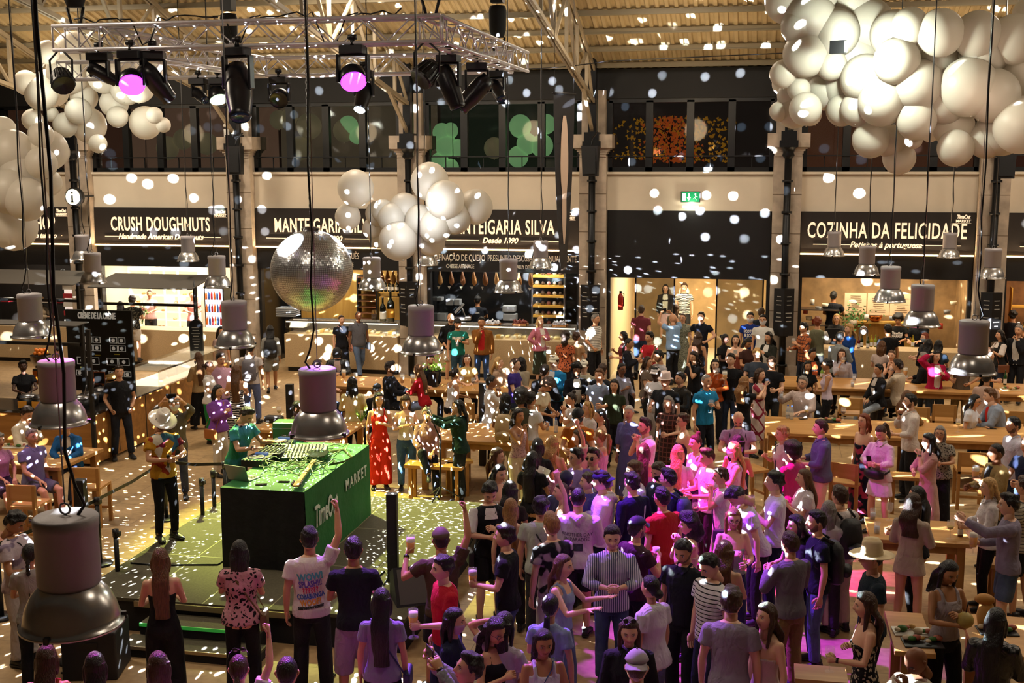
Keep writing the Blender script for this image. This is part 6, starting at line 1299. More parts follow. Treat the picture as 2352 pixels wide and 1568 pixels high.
# hats
def hat_mesh(k):
    q = MB()
    if k == 'cap':
        vs, fs = grid_head(26, 18, False, lambda u, v, p: .022*sst(.035, .06, p.z)-.012*(1-sst(.035, .06, p.z))); q.add(vs, fs, 0, True)
        vs = []; 
        for j in range(4):
            for i in range(9): a = -1.05+2.1*i/8; r_ = 1+.62*j/3; vs.append((.082*math.sin(a)*(1+.05*j), .098*math.cos(a)*r_ if True else 0, .052-.006*j-.012*abs(math.sin(a))*j/2))
        n0 = len(vs); vs += [(x, y, z-.006) for x, y, z in vs]; f = [(j*9+i, j*9+i+1, (j+1)*9+i+1, (j+1)*9+i) for j in range(3) for i in range(8)]; q.add(vs, f+[(c+n0, d_+n0, a+n0, b+n0)[::-1] for a, b, c, d_ in f], 0, True); q.ball((0, 0, .141), .008, 6)
    elif k in ('fed', 'str', 'pan'):
        br = {'fed': .135, 'str': .19, 'pan': .18}[k]; h_ = {'fed': .17, 'str': .19, 'pan': .18}[k]; prof = [(.088, .035), (br*.8, .037), (br, .048), (br+.002, .052), (br*.8, .044), (.092, .046), (.090, .08), (.084, h_-.03), (.07, h_), (.04, h_-.012), (0, h_-.022)]
        vs = [];fs = []; n_ = 28
        for r_, z in prof:
            for i in range(n_): a = 2*PI*i/n_; vs.append((r_*math.cos(a)*.95, r_*math.sin(a)*1.08, z+(-.012*abs(math.sin(a)) if r_ > .12 else 0)-(.02*math.exp(-(math.cos(a)*r_/.02)**2) if z > h_-.035 else 0)))
        q.add(vs, [(j*n_+i, j*n_+(i+1) % n_, (j+1)*n_+(i+1) % n_, (j+1)*n_+i) for j in range(len(prof)-1) for i in range(n_)], 0, True)
        q.lathe([(.0935, .045), (.0935, .07)], (0, 0, 0), 28, 1, mtx=Matrix.Diagonal((.96, 1.09, 1)))
    elif k == 'bean': vs, fs = grid_head(24, 18, False, lambda u, v, p: .02*sst(.02, .05, p.z)-.012*(1-sst(.02, .05, p.z))); q.add(vs, fs, 0, True)
    elif k == 'gl':
        for s in (-1, 1): q.tube([(s*.033+.022*math.cos(a), .101-.004*abs(math.cos(a)), .004+.018*math.sin(a)) for a in [2*PI*i/12 for i in range(13)]], .0024, 5, caps=False); q.tube([(s*.055, .097, .008), (s*.076, .06, .008), (s*.08, -.01, .006)], .0024, 4)
        q.tube([(-.011, .104, .008), (.011, .104, .008)], .0024, 4)
    elif k == 'sg':
        for s in (-1, 1): q.lathe([(0, 0), (.022, .0), (.022, .004), (0, .004)], (s*.033, .101, .004), 12, mtx=Matrix.Rotation(-PI/2, 3, 'X')); q.tube([(s*.055, .097, .008), (s*.076, .06, .008), (s*.08, -.01, .006)], .0024, 4)
        q.tube([(-.011, .104, .008), (.011, .104, .008)], .0024, 4)
    elif k == 'mk':
        def off(u, v, p): return .008 if (p.z < -.008 and p.z > -.112 and abs(u) < 1.35) else -.012
        vs, fs = grid_head(26, 24, False, off); q.add(vs, fs, 0, True)
    elif k == 'bd':
        def off(u, v, p):
            m = sst(-.052+.055*sst(.7, 1.3, abs(u)), -.062+.05*sst(.7, 1.3, abs(u)), p.z)*sst(1.75, 1.5, abs(u)) if abs(p.x) > .024 or p.z < -.068 else 0
            if abs(p.x) < .026 and -.05 < p.z < -.038: m = 1
            return .003*m-.010*(1-m)+(.004 if p.y > .05 and m > .5 else 0)
        vs, fs = grid_head(30, 34, False, off); q.add(vs, fs, 0, True)
    elif k == 'ms': q.tube([(-.022, .100, -.048), (0, .108, -.043), (.022, .100, -.048)], [.003, .006, .003], 6)
    elif k == 'hp': q.tube([(.07, .02, -.15), (.085, -.03, -.16), (.05, -.075, -.15), (-.05, -.075, -.15), (-.085, -.03, -.16), (-.07, .02, -.15)], .009, 6); q.ball((.062, .055, -.16), .035, 10, 0, (1, .6, 1)); q.ball((-.062, .055, -.16), .035, 10, 0, (1, .6, 1))
    elif k == 'hb': q.tube([(.086*math.cos(a), -.02, .03+.098*math.sin(a)) for a in [PI*i/10 for i in range(11)]], .009, 6)
    elif k == 'pin': q.ball((0, .02, .125), .022, 8, 0, (1.4, .8, .5))
    return q.mesh({'cap': 'cap', 'fed': 'hat', 'str': 'hat', 'pan': 'hat', 'bean': 'beanie', 'gl': 'glasses', 'sg': 'sunglasses', 'mk': 'face_mask', 'bd': 'beard', 'ms': 'moustache', 'hp': 'headphones', 'hb': 'hairband', 'pin': 'hair_clip'}[k])
HATS = {}
def hat(k):
    if k not in HATS: HATS[k] = hat_mesh(k)
    return HATS[k]
ARM = {  # hand target from the shoulder (out, forward, up), elbow pole, hand pose
 'd': ((.07, .03, -.53), (.5, -.5, -.2), 'r'), 'p': ((.0, .10, -.45), (.55, -.8, -.2), 'f'), 'h': ((-.01, .07, -.36), (1, -.4, .1), 'f'),
 'f': ((-.03, .31, -.27), (.5, -.2, -1), 'g'), 'g': ((-.08, .27, -.12), (.6, 0, -1), 'g'), 'm': ((-.14, .17, .03), (.45, .1, -1), 'g'),
 'c': ((-.13, .25, -.25), (.8, 0, -.6), 'f'), 'x': ((-.24, .17, -.20), (.9, .2, -.7), 'r'), 'u': ((.10, .12, .50), (.8, -.3, .3), 'f'),
 'U': ((-.02, .30, .33), (.9, .1, -.5), 'g'), 'k': ((-.08, .36, .04), (.8, 0, -1), 'g'), 'q': ((-.02, .53, .0), (.6, 0, -1), 'p'),
 's': ((.42, .16, -.02), (0, -.3, -1), 'r'), 'e': ((.0, .02, .26), (1, .2, .1), 'o'), 't': ((-.07, .36, -.26), (.8, -.3, -.6), 'r'),
 'l': ((-.06, .28, -.40), (.7, -.5, -.2), 'r'), 'b': ((.16, .27, .02), (.8, -.2, -1), 'g'), 'T': ((-.05, .50, .06), (.5, 0, -1), 'g'),
 'z': ((-.13, .2, -.17), (.7, 0, -1), 'g'), 'o': ((.05, .42, -.12), (.4, 0, -1), 'o'), 'w': ((-.20, .20, -.05), (.6, .2, -1), 'o'), 'B': ((-.22, -.12, -.33), (1, -.5, 0), 'r')}
RM = []   # meshes that get a voxel remesh, worked off together at the end
def ik(a, t, l1, l2, pole):
    d = t-a; D = min(d.length, (l1+l2)*.995); d.normalize(); t = a+d*D
    x = (l1*l1-l2*l2+D*D)/(2*D); h = math.sqrt(max(l1*l1-x*x, 0)); p = pole-d*pole.dot(d); p = p.normalized() if p.length > 1e-5 else d.orthogonal().normalized()
    return a+d*x+p*h, t
def ring_loft(q, rings, n=20, mi=0, xf=None, pw=1.0):
    """rings (cx, cy, z, rx, ry) stacked upward"""
    vs = []
    for cx, cy_, z, rx, ry in rings:
        for k in range(n):
            a = 2*PI*k/n; c, s = math.cos(a), math.sin(a); p = Vector((cx+rx*math.copysign(abs(c)**pw, c), cy_+ry*math.copysign(abs(s)**pw, s), z)); vs.append(xf(p) if xf else p)
    m_ = len(rings); fs = [(j*n+k, j*n+(k+1) % n, (j+1)*n+(k+1) % n, (j+1)*n+k) for j in range(m_-1) for k in range(n)]+[tuple(range(n-1, -1, -1)), tuple((m_-1)*n+k for k in range(n))]
    q.add(vs, fs, mi, True)
TM = [(.80, .150, .100, -.012), (.88, .166, .112, -.016), (.95, .163, .112, -.012), (1.03, .147, .098, 0), (1.11, .142, .094, .003), (1.20, .155, .104, .004), (1.30, .172, .114, .002), (1.38, .176, .106, -.006), (1.435, .150, .084, -.014), (1.465, .100, .066, -.014), (1.49, .060, .056, -.01)]
TF = [(.80, .158, .104, -.014), (.88, .172, .118, -.020), (.95, .160, .108, -.012), (1.03, .134, .090, 0), (1.10, .122, .082, .006), (1.18, .130, .092, .012), (1.27, .143, .114, .018), (1.35, .152, .098, .002), (1.425, .130, .074, -.012), (1.455, .088, .058, -.014), (1.485, .050, .050, -.01)]
def person(spec):
    S_ = [s.strip() for s in spec.split('|')]
    a0 = S_[0].split(); px, py, h, face = float(a0[0]), float(a0[1]), float(a0[2]), float(a0[3]); sex = a0[4]; opts = dict(x.split('=') for x in a0[5:])
    fem = sex == 'f'; k = h/1.75; zf = float(opts.get('z', 0)); lean = math.radians(float(opts.get('l', 0))); hp = math.radians(float(opts.get('p', 0))); hy = math.radians(float(opts.get('y', 0))); fat = float(opts.get('w', 1))
    sk, hs = S_[1].split(); hst, hc = hs.split(':'); pose = S_[2]; legs = pose[2] if len(pose) > 2 else 's'
    top = S_[3].split(':'); bot = S_[4].split(':'); ex = S_[5].split(); label = S_[6]
    seat = .64; sit = legs in 'tc'
    dz = (seat+.09-.92*k) if sit else (0 if legs != 'w' else -.02)
    hipz = .93*k+dz
    cl, sl_ = math.cos(lean), math.sin(lean)
    def X(p):                                     # bends everything above the hips forward by the lean
        p = Vector(p); f = sst(hipz-.02, hipz+.16, p.z); q_ = Vector((p.x, p.y, p.z)); 
        y, z = p.y, p.z-hipz; r_ = Vector((p.x, y*cl+z*sl_, hipz-y*sl_+z*cl)); return q_.lerp(r_, f)
    def P(x, y, z): return X((x*k, y*k, z*k+dz))
    hc_l = P(0, .018, 1.632)
    HR = Matrix.Rotation(-lean*.5+0, 3, 'X') @ Matrix.Rotation(-hy, 3, 'Z') @ Matrix.Rotation(-hp, 3, 'X')
    hm = Matrix.Translation(hc_l) @ HR.to_4x4() @ Matrix.Scale(k*(1.08 if not fem else 1.04), 4)
    extra = {'af': .055, 'cb': .03, 'tb': .05, 'cu': .02}.get(hst, .012)
    if any(e.startswith(('fed', 'str', 'pan')) for e in ex): extra = .065
    elif any(e.startswith('cap') for e in ex): extra = .025
    topz = (hm @ Vector((0, 0, .118))).z+extra
    tp = hm @ Vector((0, 0, .118+extra))
    g = G(px, py, zf+tp.z)
    if 'Y' in opts: g = GY(px, py, float(opts['Y'])); zf = max(0, g.z-tp.z)
    cdir = math.atan2(-g.y, -g.x); ang = cdir+math.radians(face)-PI/2
    Rz = Matrix.Rotation(ang, 3, 'Z'); off = Rz @ Vector((tp.x, tp.y, 0)); root = Vector((g.x-off.x, g.y-off.y, zf))
    dist = g.y; hi = dist < 17.5
    t = thing('person', label, 'person', tuple(root), ang, 'people in the market hall')
    vox = .0135 if dist < 14.5 else (.016 if dist < 18 else .02)
    # ---- skeleton
    shw = (.172 if not fem else .150)*(1+(fat-1)*.5); sh, el, wr, hd = {}, {}, {}, {}
    for s, c in ((-1, pose[0]), (1, pose[1])):
        (o_, f_, u_), pole, hp_ = ARM[c]; a = P(s*shw, -.012, 1.405); sh[s] = a
        tgt = a+Vector((s*o_, f_, u_))*k
        if lean: tgt = a+(Matrix.Rotation(-lean*.6, 3, 'X') @ Vector((s*o_, f_, u_)))*k
        e, w_ = ik(a, tgt, .285*k, .255*k, Vector((s*pole[0], pole[1], pole[2]))); el[s], wr[s], hd[s] = e, w_, hp_
    hip, kn, an, ft = {}, {}, {}, {}
    rr = random.Random(hash(label) & 0xffff if False else int(px*7+py)); 
    for s in (-1, 1):
        hp0 = Vector((s*.088*k, -.01, .89*k+dz)); hip[s] = hp0
        if legs == 's': fo = Vector((s*(.10+rr.uniform(0, .04))*k, rr.uniform(-.05, .07), .085*k))
        elif legs == 'w': fo = Vector((s*.08*k, s*.26*k, (.085 if s > 0 else .14)*k))
        elif legs == 'a': fo = Vector((s*.15*k, 0, .085*k))
        else: fo = Vector((s*.12*k, .44*k, .24+.02*s)) if legs == 't' else Vector((-.02 if s > 0 else -.14, .50*k, .50 if s > 0 else .14))
        pole = Vector((s*.12, 1, .05)) if not sit else Vector((s*.25, .6, 1))
        kk, aa = ik(hp0, fo, .405*k, .40*k, pole); kn[s], an[s] = kk, aa
    # ---- body
    q = MB(); T = TF if fem else TM; W_ = lambda z: 1+(fat-1)*math.exp(-((z-1.08)/.26)**2)
    ring_loft(q, [(0, cy_*k, z*k+dz, rx*k*W_(z), ry*k*W_(z)*(1+.5*(W_(z)-1))) for z, rx, ry, cy_ in T], 18, 0, X)
    ln_ = lambda a, b_, f: a+(b_-a)*f
    fs_ = (.88 if fem else 1)*k
    for s in (-1, 1):
        q.tube([ln_(sh[s], el[s], -.10), sh[s], ln_(sh[s], el[s], .35), ln_(sh[s], el[s], .8), el[s], ln_(el[s], wr[s], .25), ln_(el[s], wr[s], .7), wr[s], ln_(el[s], wr[s], 1.08)], [r_*fs_ for r_ in (.035, .052, .047, .040, .038, .040, .031, .026, .024)], 12)
        q.tube([ln_(hip[s], kn[s], -.05), ln_(hip[s], kn[s], .12), ln_(hip[s], kn[s], .5), ln_(hip[s], kn[s], .88), kn[s], ln_(kn[s], an[s], .28), ln_(kn[s], an[s], .6), an[s]], [r_*k*(1+(fat-1)*.5) for r_ in (.07, .086, .072, .056, .054, .056, .046, .036)], 12)
    me = q.mesh('body'); body = bpy.data.objects.new('body', me); C.objects.link(body); body.parent = t
    M_SK = skin(sk); 
    hand_out = {}
    hq = MB(); HD = HEADS[(1 if fem else 0, 1 if hi else 0)]
    hq.add([hm @ Vector(v) for v in HD.v], HD.f, 0, True); hq.m = list(HD.m)
    for s in (-1, 1):
        fx = (wr[s]-el[s]).normalized(); inn = Vector((-s, .15, 0)) if hd[s] != 'o' else Vector((0, .3, -1))
        if pose[0 if s < 0 else 1] in 'tl': inn = Vector((0, 0, -1))
        if pose[0 if s < 0 else 1] in 'e': inn = Vector((-s, 0, -.6))
        pz = (inn-fx*inn.dot(fx)); pz = pz.normalized() if pz.length > .05 else fx.orthogonal().normalized()
        up = pz.cross(fx)*1.0; th = up if up.z > 0 or True else -up       # thumb side
        # thumb should point up / forward
        tdir = (Vector((0, .35, 1))); yv = pz.cross(fx)
        if yv.dot(tdir) < 0: yv = -yv
        zc = -pz; mt = Matrix((fx, yv, zc)).transposed().to_4x4(); mt = Matrix.Translation(wr[s]) @ mt @ Matrix.Scale(k*(.92 if fem else 1.03), 4)
        HQ = HANDS[hd[s]]; flip = fx.cross(yv).dot(zc) < 0
        hq.add([mt @ Vector(v) for v in HQ.v], [tuple(reversed(f)) for f in HQ.f] if flip else HQ.f, 0, True)
        gp = mt @ Vector((.075, .0, -.035)); hand_out[s] = (Matrix.Translation(root) @ Rz.to_4x4()) @ gp
        hand_out[s*10] = (Rz @ fx)
    lips = mat('lips_'+sk, {'1': '#b06058', '2': '#a0584c', '3': '#8a4638', '4': '#5e2c24', '5': '#3a1a16', '6': '#b8524e'}[sk] if fem else {'1': '#c08470', '2': '#b07460', '3': '#90583f', '4': '#643626', '5': '#3a2018', '6': '#b87a66'}[sk], .4)
    RM.append((body, vox, 2, hq, [M_SK, EYEW, EYED, lips]))
    def part(nm, q_, m_, v=None, sm=1, own=None):
        me_ = q_.mesh(nm); o = bpy.data.objects.new(nm, me_); C.objects.link(o); o.parent = t
        for x in (m_ if isinstance(m_, (list, tuple)) else [m_]): me_.materials.append(x)
        if v: RM.append((o, v, sm, None, None))
        return o
    def shared(nm, me_, key, m_, mx, par=None):
        o = bpy.data.objects.new(nm, variant(me_, key, m_)); C.objects.link(o); o.parent = par or t; o.matrix_local = mx; return o
    hair_o = None
    if hst != 'no': hair_o = shared('hair', hair_mesh(hst), hc, hairmat(hc), hm)
    # ---- clothes
    ty = top[0]; tc_ = top[1]; tp_ = top[2] if len(top) > 2 and top[2] else None; tc2 = top[3] if len(top) > 3 else None
    m_top = cloth(tc_, tp_, tc2)
    sl_f = {'tee': .55, 'polo': .52, 'blouse': .6, 'puff': .9, 'shirt': 1.6, 'long': 1.95, 'hood': 1.95, 'jkt': 1.95, 'tank': 0, 'strap': 0, 'vest': 0, 'dress': .5, 'sdress': 0, 'ldress': 1.3, 'crop': 0, 'halter': 0}[ty]
    loose = {'tee': .016, 'polo': .014, 'blouse': .028, 'puff': .03, 'shirt': .02, 'long': .016, 'hood': .032, 'jkt': .03, 'tank': .008, 'strap': .008, 'vest': .02, 'dress': .014, 'sdress': .01, 'ldress': .02, 'crop': .006, 'halter': .008}[ty]
    hem = {'crop': 1.16, 'jkt': .86, 'hood': .86, 'blouse': .86, 'long': .87, 'shirt': .85, 'tank': .93, 'strap': .94, 'halter': .94}.get(ty, .87)
    neck = {'tank': 1.40, 'strap': 1.345, 'sdress': 1.345, 'halter': 1.37, 'crop': 1.35}.get(ty, 1.462)
    q = MB(); rings = []
    for z, rx, ry, cy_ in T:
        if hem-.02 <= z <= neck: 
            e_ = loose*(1 if z > .97 else 1.25); rings.append((0, cy_*k, z*k+dz, (rx+e_)*k*W_(z), (ry+e_+(.006 if z < 1.3 else 0))*k*W_(z)*(1+.5*(W_(z)-1))))
    rings.insert(0, (0, rings[0][1], hem*k+dz, rings[0][3]*1.01, rings[0][4]*1.01))
    if neck > 1.45: rings.append((0, -.012*k, 1.482*k+dz, .066*k, .062*k))
    isd = ty in ('dress', 'sdress', 'ldress')
    if isd: rings = [r_ for r_ in rings if r_[2] > .95*k+dz]
    if not (sit and rings[0][2] < hipz): pass
    if ty in ('puff', 'blouse'): rings = [(a_, b_, c_, d_*(1.08 if c_ < 1.3*k+dz else 1), e_*(1.12 if c_ < 1.3*k+dz else 1)) for a_, b_, c_, d_, e_ in rings]
    ring_loft(q, rings, 20, 0, X)
    if sl_f:
        r0 = .052*fs_+loose*k; 
        for s in (-1, 1):
            A_, E_, W2 = sh[s], el[s], wr[s]; pts = [ln_(A_, E_, -.12), A_]; rs = [.04*k, r0*1.04]
            if ty == 'puff': rs[1] = r0*1.35
            if sl_f <= 1: pts += [ln_(A_, E_, sl_f*.5), ln_(A_, E_, sl_f)]; rs += [r0*(1.4 if ty == 'puff' else 1.05), r0*(1.12 if ty in ('tee', 'dress') else 1.02)]
            if sl_f > 1 or ty == 'puff':
                e2 = sl_f-1 if sl_f > 1 else .9; pts += [ln_(A_, E_, .5), E_, ln_(E_, W2, e2*.5), ln_(E_, W2, e2)]; rs += [r0*.98, r0*.92, r0*.85, .034*k+loose*.6*k]
            q.tube(pts, rs, 12)
    if ty in ('tank', 'strap', 'sdress', 'crop', 'vest', 'halter') and ty != 'vest':
        for s in (-1, 1):
            w0 = .022 if ty == 'tank' else .008
            q.tube([P(s*.085, .085, neck-.06), P(s*.088, .055, 1.42), P(s*.088, -.01, 1.458), P(s*.085, -.075, 1.40), P(s*.08, -.095, neck-.06)], w0*k, 6)
    if ty == 'hood': q.tube([P(-.09, -.03, 1.47), P(-.05, -.10, 1.46), P(0, -.13, 1.42), P(.05, -.10, 1.46), P(.09, -.03, 1.47)], [.03*k, .045*k, .055*k, .045*k, .03*k], 10); q.tube([P(-.09, -.02, 1.47), P(-.05, .07, 1.44), P(.05, .07, 1.44), P(.09, -.02, 1.47)], .024*k, 8)
    nm = {'tee': 't_shirt', 'polo': 'polo_shirt', 'blouse': 'blouse', 'puff': 'sweater', 'shirt': 'shirt', 'long': 'sweater', 'hood': 'hoodie', 'jkt': 'jacket', 'tank': 'tank_top', 'strap': 'camisole', 'vest': 'waistcoat', 'dress': 'dress', 'sdress': 'dress', 'ldress': 'dress', 'crop': 'crop_top', 'halter': 'top'}[ty]
    if isd:
        zh = float(bot[1]) if bot[0] == 'skirt' and len(bot) > 1 and bot[1].replace('.', '').isdigit() else .45; w_h = .20 if zh > .3 else .24
        if sit: ring_loft(q, [(0, .0, hipz-.16, .2*k, .18*k), (0, 0, hipz+.05, .19*k, .15*k), (0, 0, hipz+.15, .15*k, .11*k)], 20)
        else: ring_loft(q, [(0, 0, zh*k, w_h*k, (w_h-.05)*k), (0, 0, (zh+.9)*.5*k, (w_h-.01)*k, (w_h-.05)*k), (0, -.01, .86*k, .186*k, .135*k), (0, -.008, .95*k, .172*k, .122*k), (0, 0, 1.03*k, .146*k, .104*k)], 22)
        if sit:
            for s in (-1, 1): q.tube([hip[s], ln_(hip[s], kn[s], .5), ln_(hip[s], kn[s], 1.05), ln_(kn[s], an[s], .25)], [.115*k, .11*k, .10*k, .11*k], 12)
    top_o = part(nm, q, m_top, vox, 1)
    if ty in ('polo', 'shirt') and True:
        q = MB(); cm = m_top
        for s in (-1, 1): q.add([P(s*.005, .085, 1.43), P(s*.055, .062, 1.475), P(s*.062, .0, 1.50), P(s*.075, .0, 1.478), P(s*.07, .075, 1.452), P(s*.03, .105, 1.415)], [(0, 1, 4, 5), (1, 2, 3, 4)])
        q.add([P(-.062, 0, 1.50), P(-.05, -.06, 1.50), P(.05, -.06, 1.50), P(.062, 0, 1.50), P(.075, 0, 1.475), P(.06, -.078, 1.472), P(-.06, -.078, 1.472), P(-.075, 0, 1.475)], [(0, 1, 6, 7), (1, 2, 5, 6), (2, 3, 4, 5)])
        o = part('collar', q, cm); o.parent = top_o; sd = o.modifiers.new('s', 'SOLIDIFY'); sd.thickness = .006
    if ty in ('jkt', 'vest') or tc2 and ty in ('jkt',):
        ic = tc2 or '#e0dcd4'; q = MB(); rws = []
        for j, (z, wf) in enumerate(((.88, .085), (1.0, .075), (1.12, .075), (1.24, .08), (1.34, .08), (1.42, .07), (1.46, .055))):
            ry = np.interp(z, [a_[0] for a_ in T], [a_[2] for a_ in T]); cyy = np.interp(z, [a_[0] for a_ in T], [a_[3] for a_ in T]); ww = W_(z); ry = (ry+loose+.006)*ww*(1+.5*(ww-1)); yy = cyy+ry
            rws.append([P(-wf, yy-.012, z), P(-wf*.4, yy+.004, z), P(wf*.4, yy+.004, z), P(wf, yy-.012, z)])
        if ty == 'vest': rws = rws[4:]
        q.add([p for r_ in rws for p in r_], [(j*4+i, j*4+i+1, (j+1)*4+i+1, (j+1)*4+i) for j in range(len(rws)-1) for i in range(3)], 0, True); part('shirt_front', q, cloth(ic))
        if ty == 'vest' and tc2:
            q = MB()
            for s in (-1, 1): q.tube([ln_(sh[s], el[s], -.1), sh[s], ln_(sh[s], el[s], .5), ln_(sh[s], el[s], .95)], [.05*k, .07*k, .075*k, .08*k], 12)
            part('shirt_sleeve', q, cloth(ic), vox)
    bt = bot[0]
    if bt in ('jeans', 'tr', 'wide', 'shorts', 'leg'):
        bc = bot[1]; bp_ = bot[2] if len(bot) > 2 and bot[2] else ('denim' if bt == 'jeans' else None); bc2 = bot[3] if len(bot) > 3 else None
        e_ = {'jeans': .012, 'tr': .02, 'wide': .045, 'shorts': .028, 'leg': .006}[bt]; q = MB()
        ring_loft(q, [(0, -.012*k, .80*k+dz, .15*k, .105*k), (0, -.016*k, .88*k+dz, (.170+e_*.3)*k*W_(.95), (.118+e_*.3)*k*W_(.95)), (0, -.012*k, .96*k+dz, .166*k*W_(1), .116*k*W_(1)), (0, 0, 1.03*k+dz, (.148 if not fem else .138)*k*W_(1.05), .1*k*W_(1.05))], 20)
        for s in (-1, 1):
            H_, K_, A2 = hip[s], kn[s], an[s]
            if bt == 'shorts': q.tube([ln_(H_, K_, -.05), ln_(H_, K_, .12), ln_(H_, K_, .5), ln_(H_, K_, float(bot[4]) if len(bot) > 4 else .8)], [(.078)*k, (.092+e_*.4)*k, (.078+e_)*k, (.070+e_)*k], 12)
            else:
                g1 = e_; q.tube([ln_(H_, K_, -.05), ln_(H_, K_, .12), ln_(H_, K_, .5), ln_(H_, K_, .9), K_, ln_(K_, A2, .3), ln_(K_, A2, .65), ln_(K_, A2, .97)], [.075*k, (.090+g1*.3)*k, (.076+g1*.7)*k, (.060+g1)*k, (.058+g1)*k, (.058+g1*1.1)*k, (.050+g1*1.3)*k, (.044+g1*1.5)*k], 12)
        part({'jeans': 'jeans', 'tr': 'trousers', 'wide': 'wide_trousers', 'shorts': 'shorts', 'leg': 'leggings'}[bt], q, cloth(bc, bp_, bc2), vox)
    elif bt == 'skirt' and not isd:
        q = MB(); zh = float(bot[2]) if len(bot) > 2 else .5
        if sit:
            ring_loft(q, [(0, 0, hipz-.12, .19*k, .17*k), (0, 0, hipz+.1, .15*k, .11*k)], 20)
            for s in (-1, 1): q.tube([hip[s], ln_(hip[s], kn[s], .6), ln_(hip[s], kn[s], 1.0)], [.11*k, .11*k, .10*k], 12)
        else: ring_loft(q, [(0, 0, zh*k, .22*k, .17*k), (0, -.01, .86*k, .185*k, .13*k), (0, 0, 1.04*k, .14*k, .10*k)], 22)
        part('skirt', q, cloth(bot[1]), vox)
    sc = opts.get('s', '#1a1a1c'); sole = '#e8e4dc' if sc not in ('#1a1a1c',) else '#101010'
    for s in (-1, 1):
        d_ = (an[s]-kn[s]).normalized(); f_ = Vector((s*.18, 1, 0 if legs != 'w' or s > 0 else -.5)).normalized(); 
        if legs == 'c' and s > 0: f_ = Vector((0, .9, -.2)).normalized()
        zz = Vector((0, 0, 1)); xx = f_.cross(zz).normalized(); zz = xx.cross(f_); mt = Matrix.Translation(an[s]-zz*.075*k) @ Matrix((xx, f_, zz)).transposed().to_4x4() @ Matrix.Scale(k*(.9 if fem else 1.02), 4)
        shared('shoe', SHOE, sc, [mat('shoe_'+sc, sc, .5), mat('sole_'+sole, sole, .6)], mt)
    # ---- extras
    ctx = dict(root=root, Rz=Rz, hand=hand_out, P=P, k=k, t=t, top=top_o, W=lambda v: root+Rz @ Vector(v), hm=hm, sh=sh, el=el, wr=wr, label=label, ang=ang)
    for e in ex:
        kk_, *ar = e.split(':'); col = ar[0] if ar else None
        if kk_ in ('cap', 'fed', 'str', 'pan', 'bean', 'gl', 'sg', 'mk', 'bd', 'ms', 'hp', 'hb', 'pin', 'capb', 'sgh'):
            mx = hm
            if kk_ == 'capb': mx = hm @ Matrix.Rotation(PI, 4, 'Z') @ Matrix.Rotation(.12, 4, 'X'); kk_ = 'cap'
            if kk_ == 'sgh': mx = hm @ Matrix.Translation((0, -.03, .105)) @ Matrix.Rotation(.35, 4, 'X'); kk_ = 'sg'
            col = col or {'cap': '#111', 'fed': '#e0cfc0', 'str': '#d9c39a', 'pan': '#efe6d6', 'bean': '#222', 'gl': '#1a1412', 'sg': '#151210', 'mk': '#e9e9ea', 'hp': '#15161a', 'hb': '#d8cfe0', 'pin': '#c8a050'}.get(kk_)
            ms = [mat('beard_'+hc+sk, tuple(.45*a_+.55*b_ for a_, b_ in zip(srgb({'1': '#c09070', '2': '#a87a5a', '3': '#8a5e40', '4': '#5e3a26', '5': '#301c14', '6': '#b08068'}[sk]), srgb(HC[hc]))), .8, bump=(220, .004))] if kk_ in ('bd', 'ms') else [mat('wear_'+col, col, .35 if kk_ in ('sg', 'gl', 'hp') else .75), mat('band_'+(ar[1] if len(ar) > 1 else '#2a1c14'), ar[1] if len(ar) > 1 else '#2a1c14', .7)]
            shared(hat(kk_).name.split('.')[0], hat(kk_), (col or hc+sk)+(ar[1] if len(ar) > 1 else ''), ms, mx)
        elif kk_ == 'wat':
            s = 1 if col == 'r' else -1; q = MB(); a_, b_ = ln_(el[s], wr[s], .93), ln_(el[s], wr[s], 1.02); q.tube([a_, b_], .031*k*fs_/k, 12); part('watch', q, mat('watch_dark', '#15120f', .3))
        elif kk_ == 'bag':                                     # shoulder bag: colour, side
            s = 1 if (len(ar) < 2 or ar[1] == 'r') else -1; w_ = .13; o = thing('shoulder_bag', 'bag', 'bag', tuple(ctx['W'](P(s*.24, .02, .86))), ang); q = MB(); q.b2((-.035, -w_, -.09), (.035, w_, .09)); q.build('pouch', mat('bag_'+col, col, .5), o, bevel=.02)
            inv = lambda v: Vector(v)-P(s*.24, .02, .86); q = MB(); q.tube([inv(P(s*.24, .13, .92)), inv(P(s*.12, .15, 1.15)), inv(P(-s*.06, .10, 1.42)), inv(P(-s*.10, -.02, 1.475)), inv(P(-s*.02, -.13, 1.35)), inv(P(s*.2, -.12, 1.0)), inv(P(s*.24, -.1, .92))], .010, 5, flat=.5); q.build('strap', mat('bag_'+col), o)
            o['label'] = bag_label(label, 'shoulder bag', col); o['group'] = 'bags people carry'
        elif kk_ == 'bp':
            o = thing('backpack', 'x', 'backpack', tuple(ctx['W'](P(0, -.20, 1.20))), ang); q = MB(); ring_loft(q, [(0, 0, -.24, .13, .07), (0, 0, -.21, .155, .095), (0, 0, 0, .16, .10), (0, .01, .16, .14, .085), (0, .02, .22, .09, .05)], 20); q.build('sack', mat('pack_'+col, col, .6, bump=(25, .006)), o)
            q = MB(); q.tube([(-.10, -.10, -.12), (0, -.125, -.10), (.10, -.10, -.12)], [.05, .07, .05], 10); q.build('pocket', mat('pack_'+col), o)
            inv = lambda v: Vector(v)-P(0, -.20, 1.20)
            for s in (-1, 1): q = MB(); q.tube([inv(P(s*.09, -.15, 1.42)), inv(P(s*.10, -.04, 1.485)), inv(P(s*.115, .09, 1.38)), inv(P(s*.15, .06, 1.2)), inv(P(s*.13, -.12, 1.04))], [(.022, .009)]*5, 6); q.build('strap', mat('pack_'+col), o)
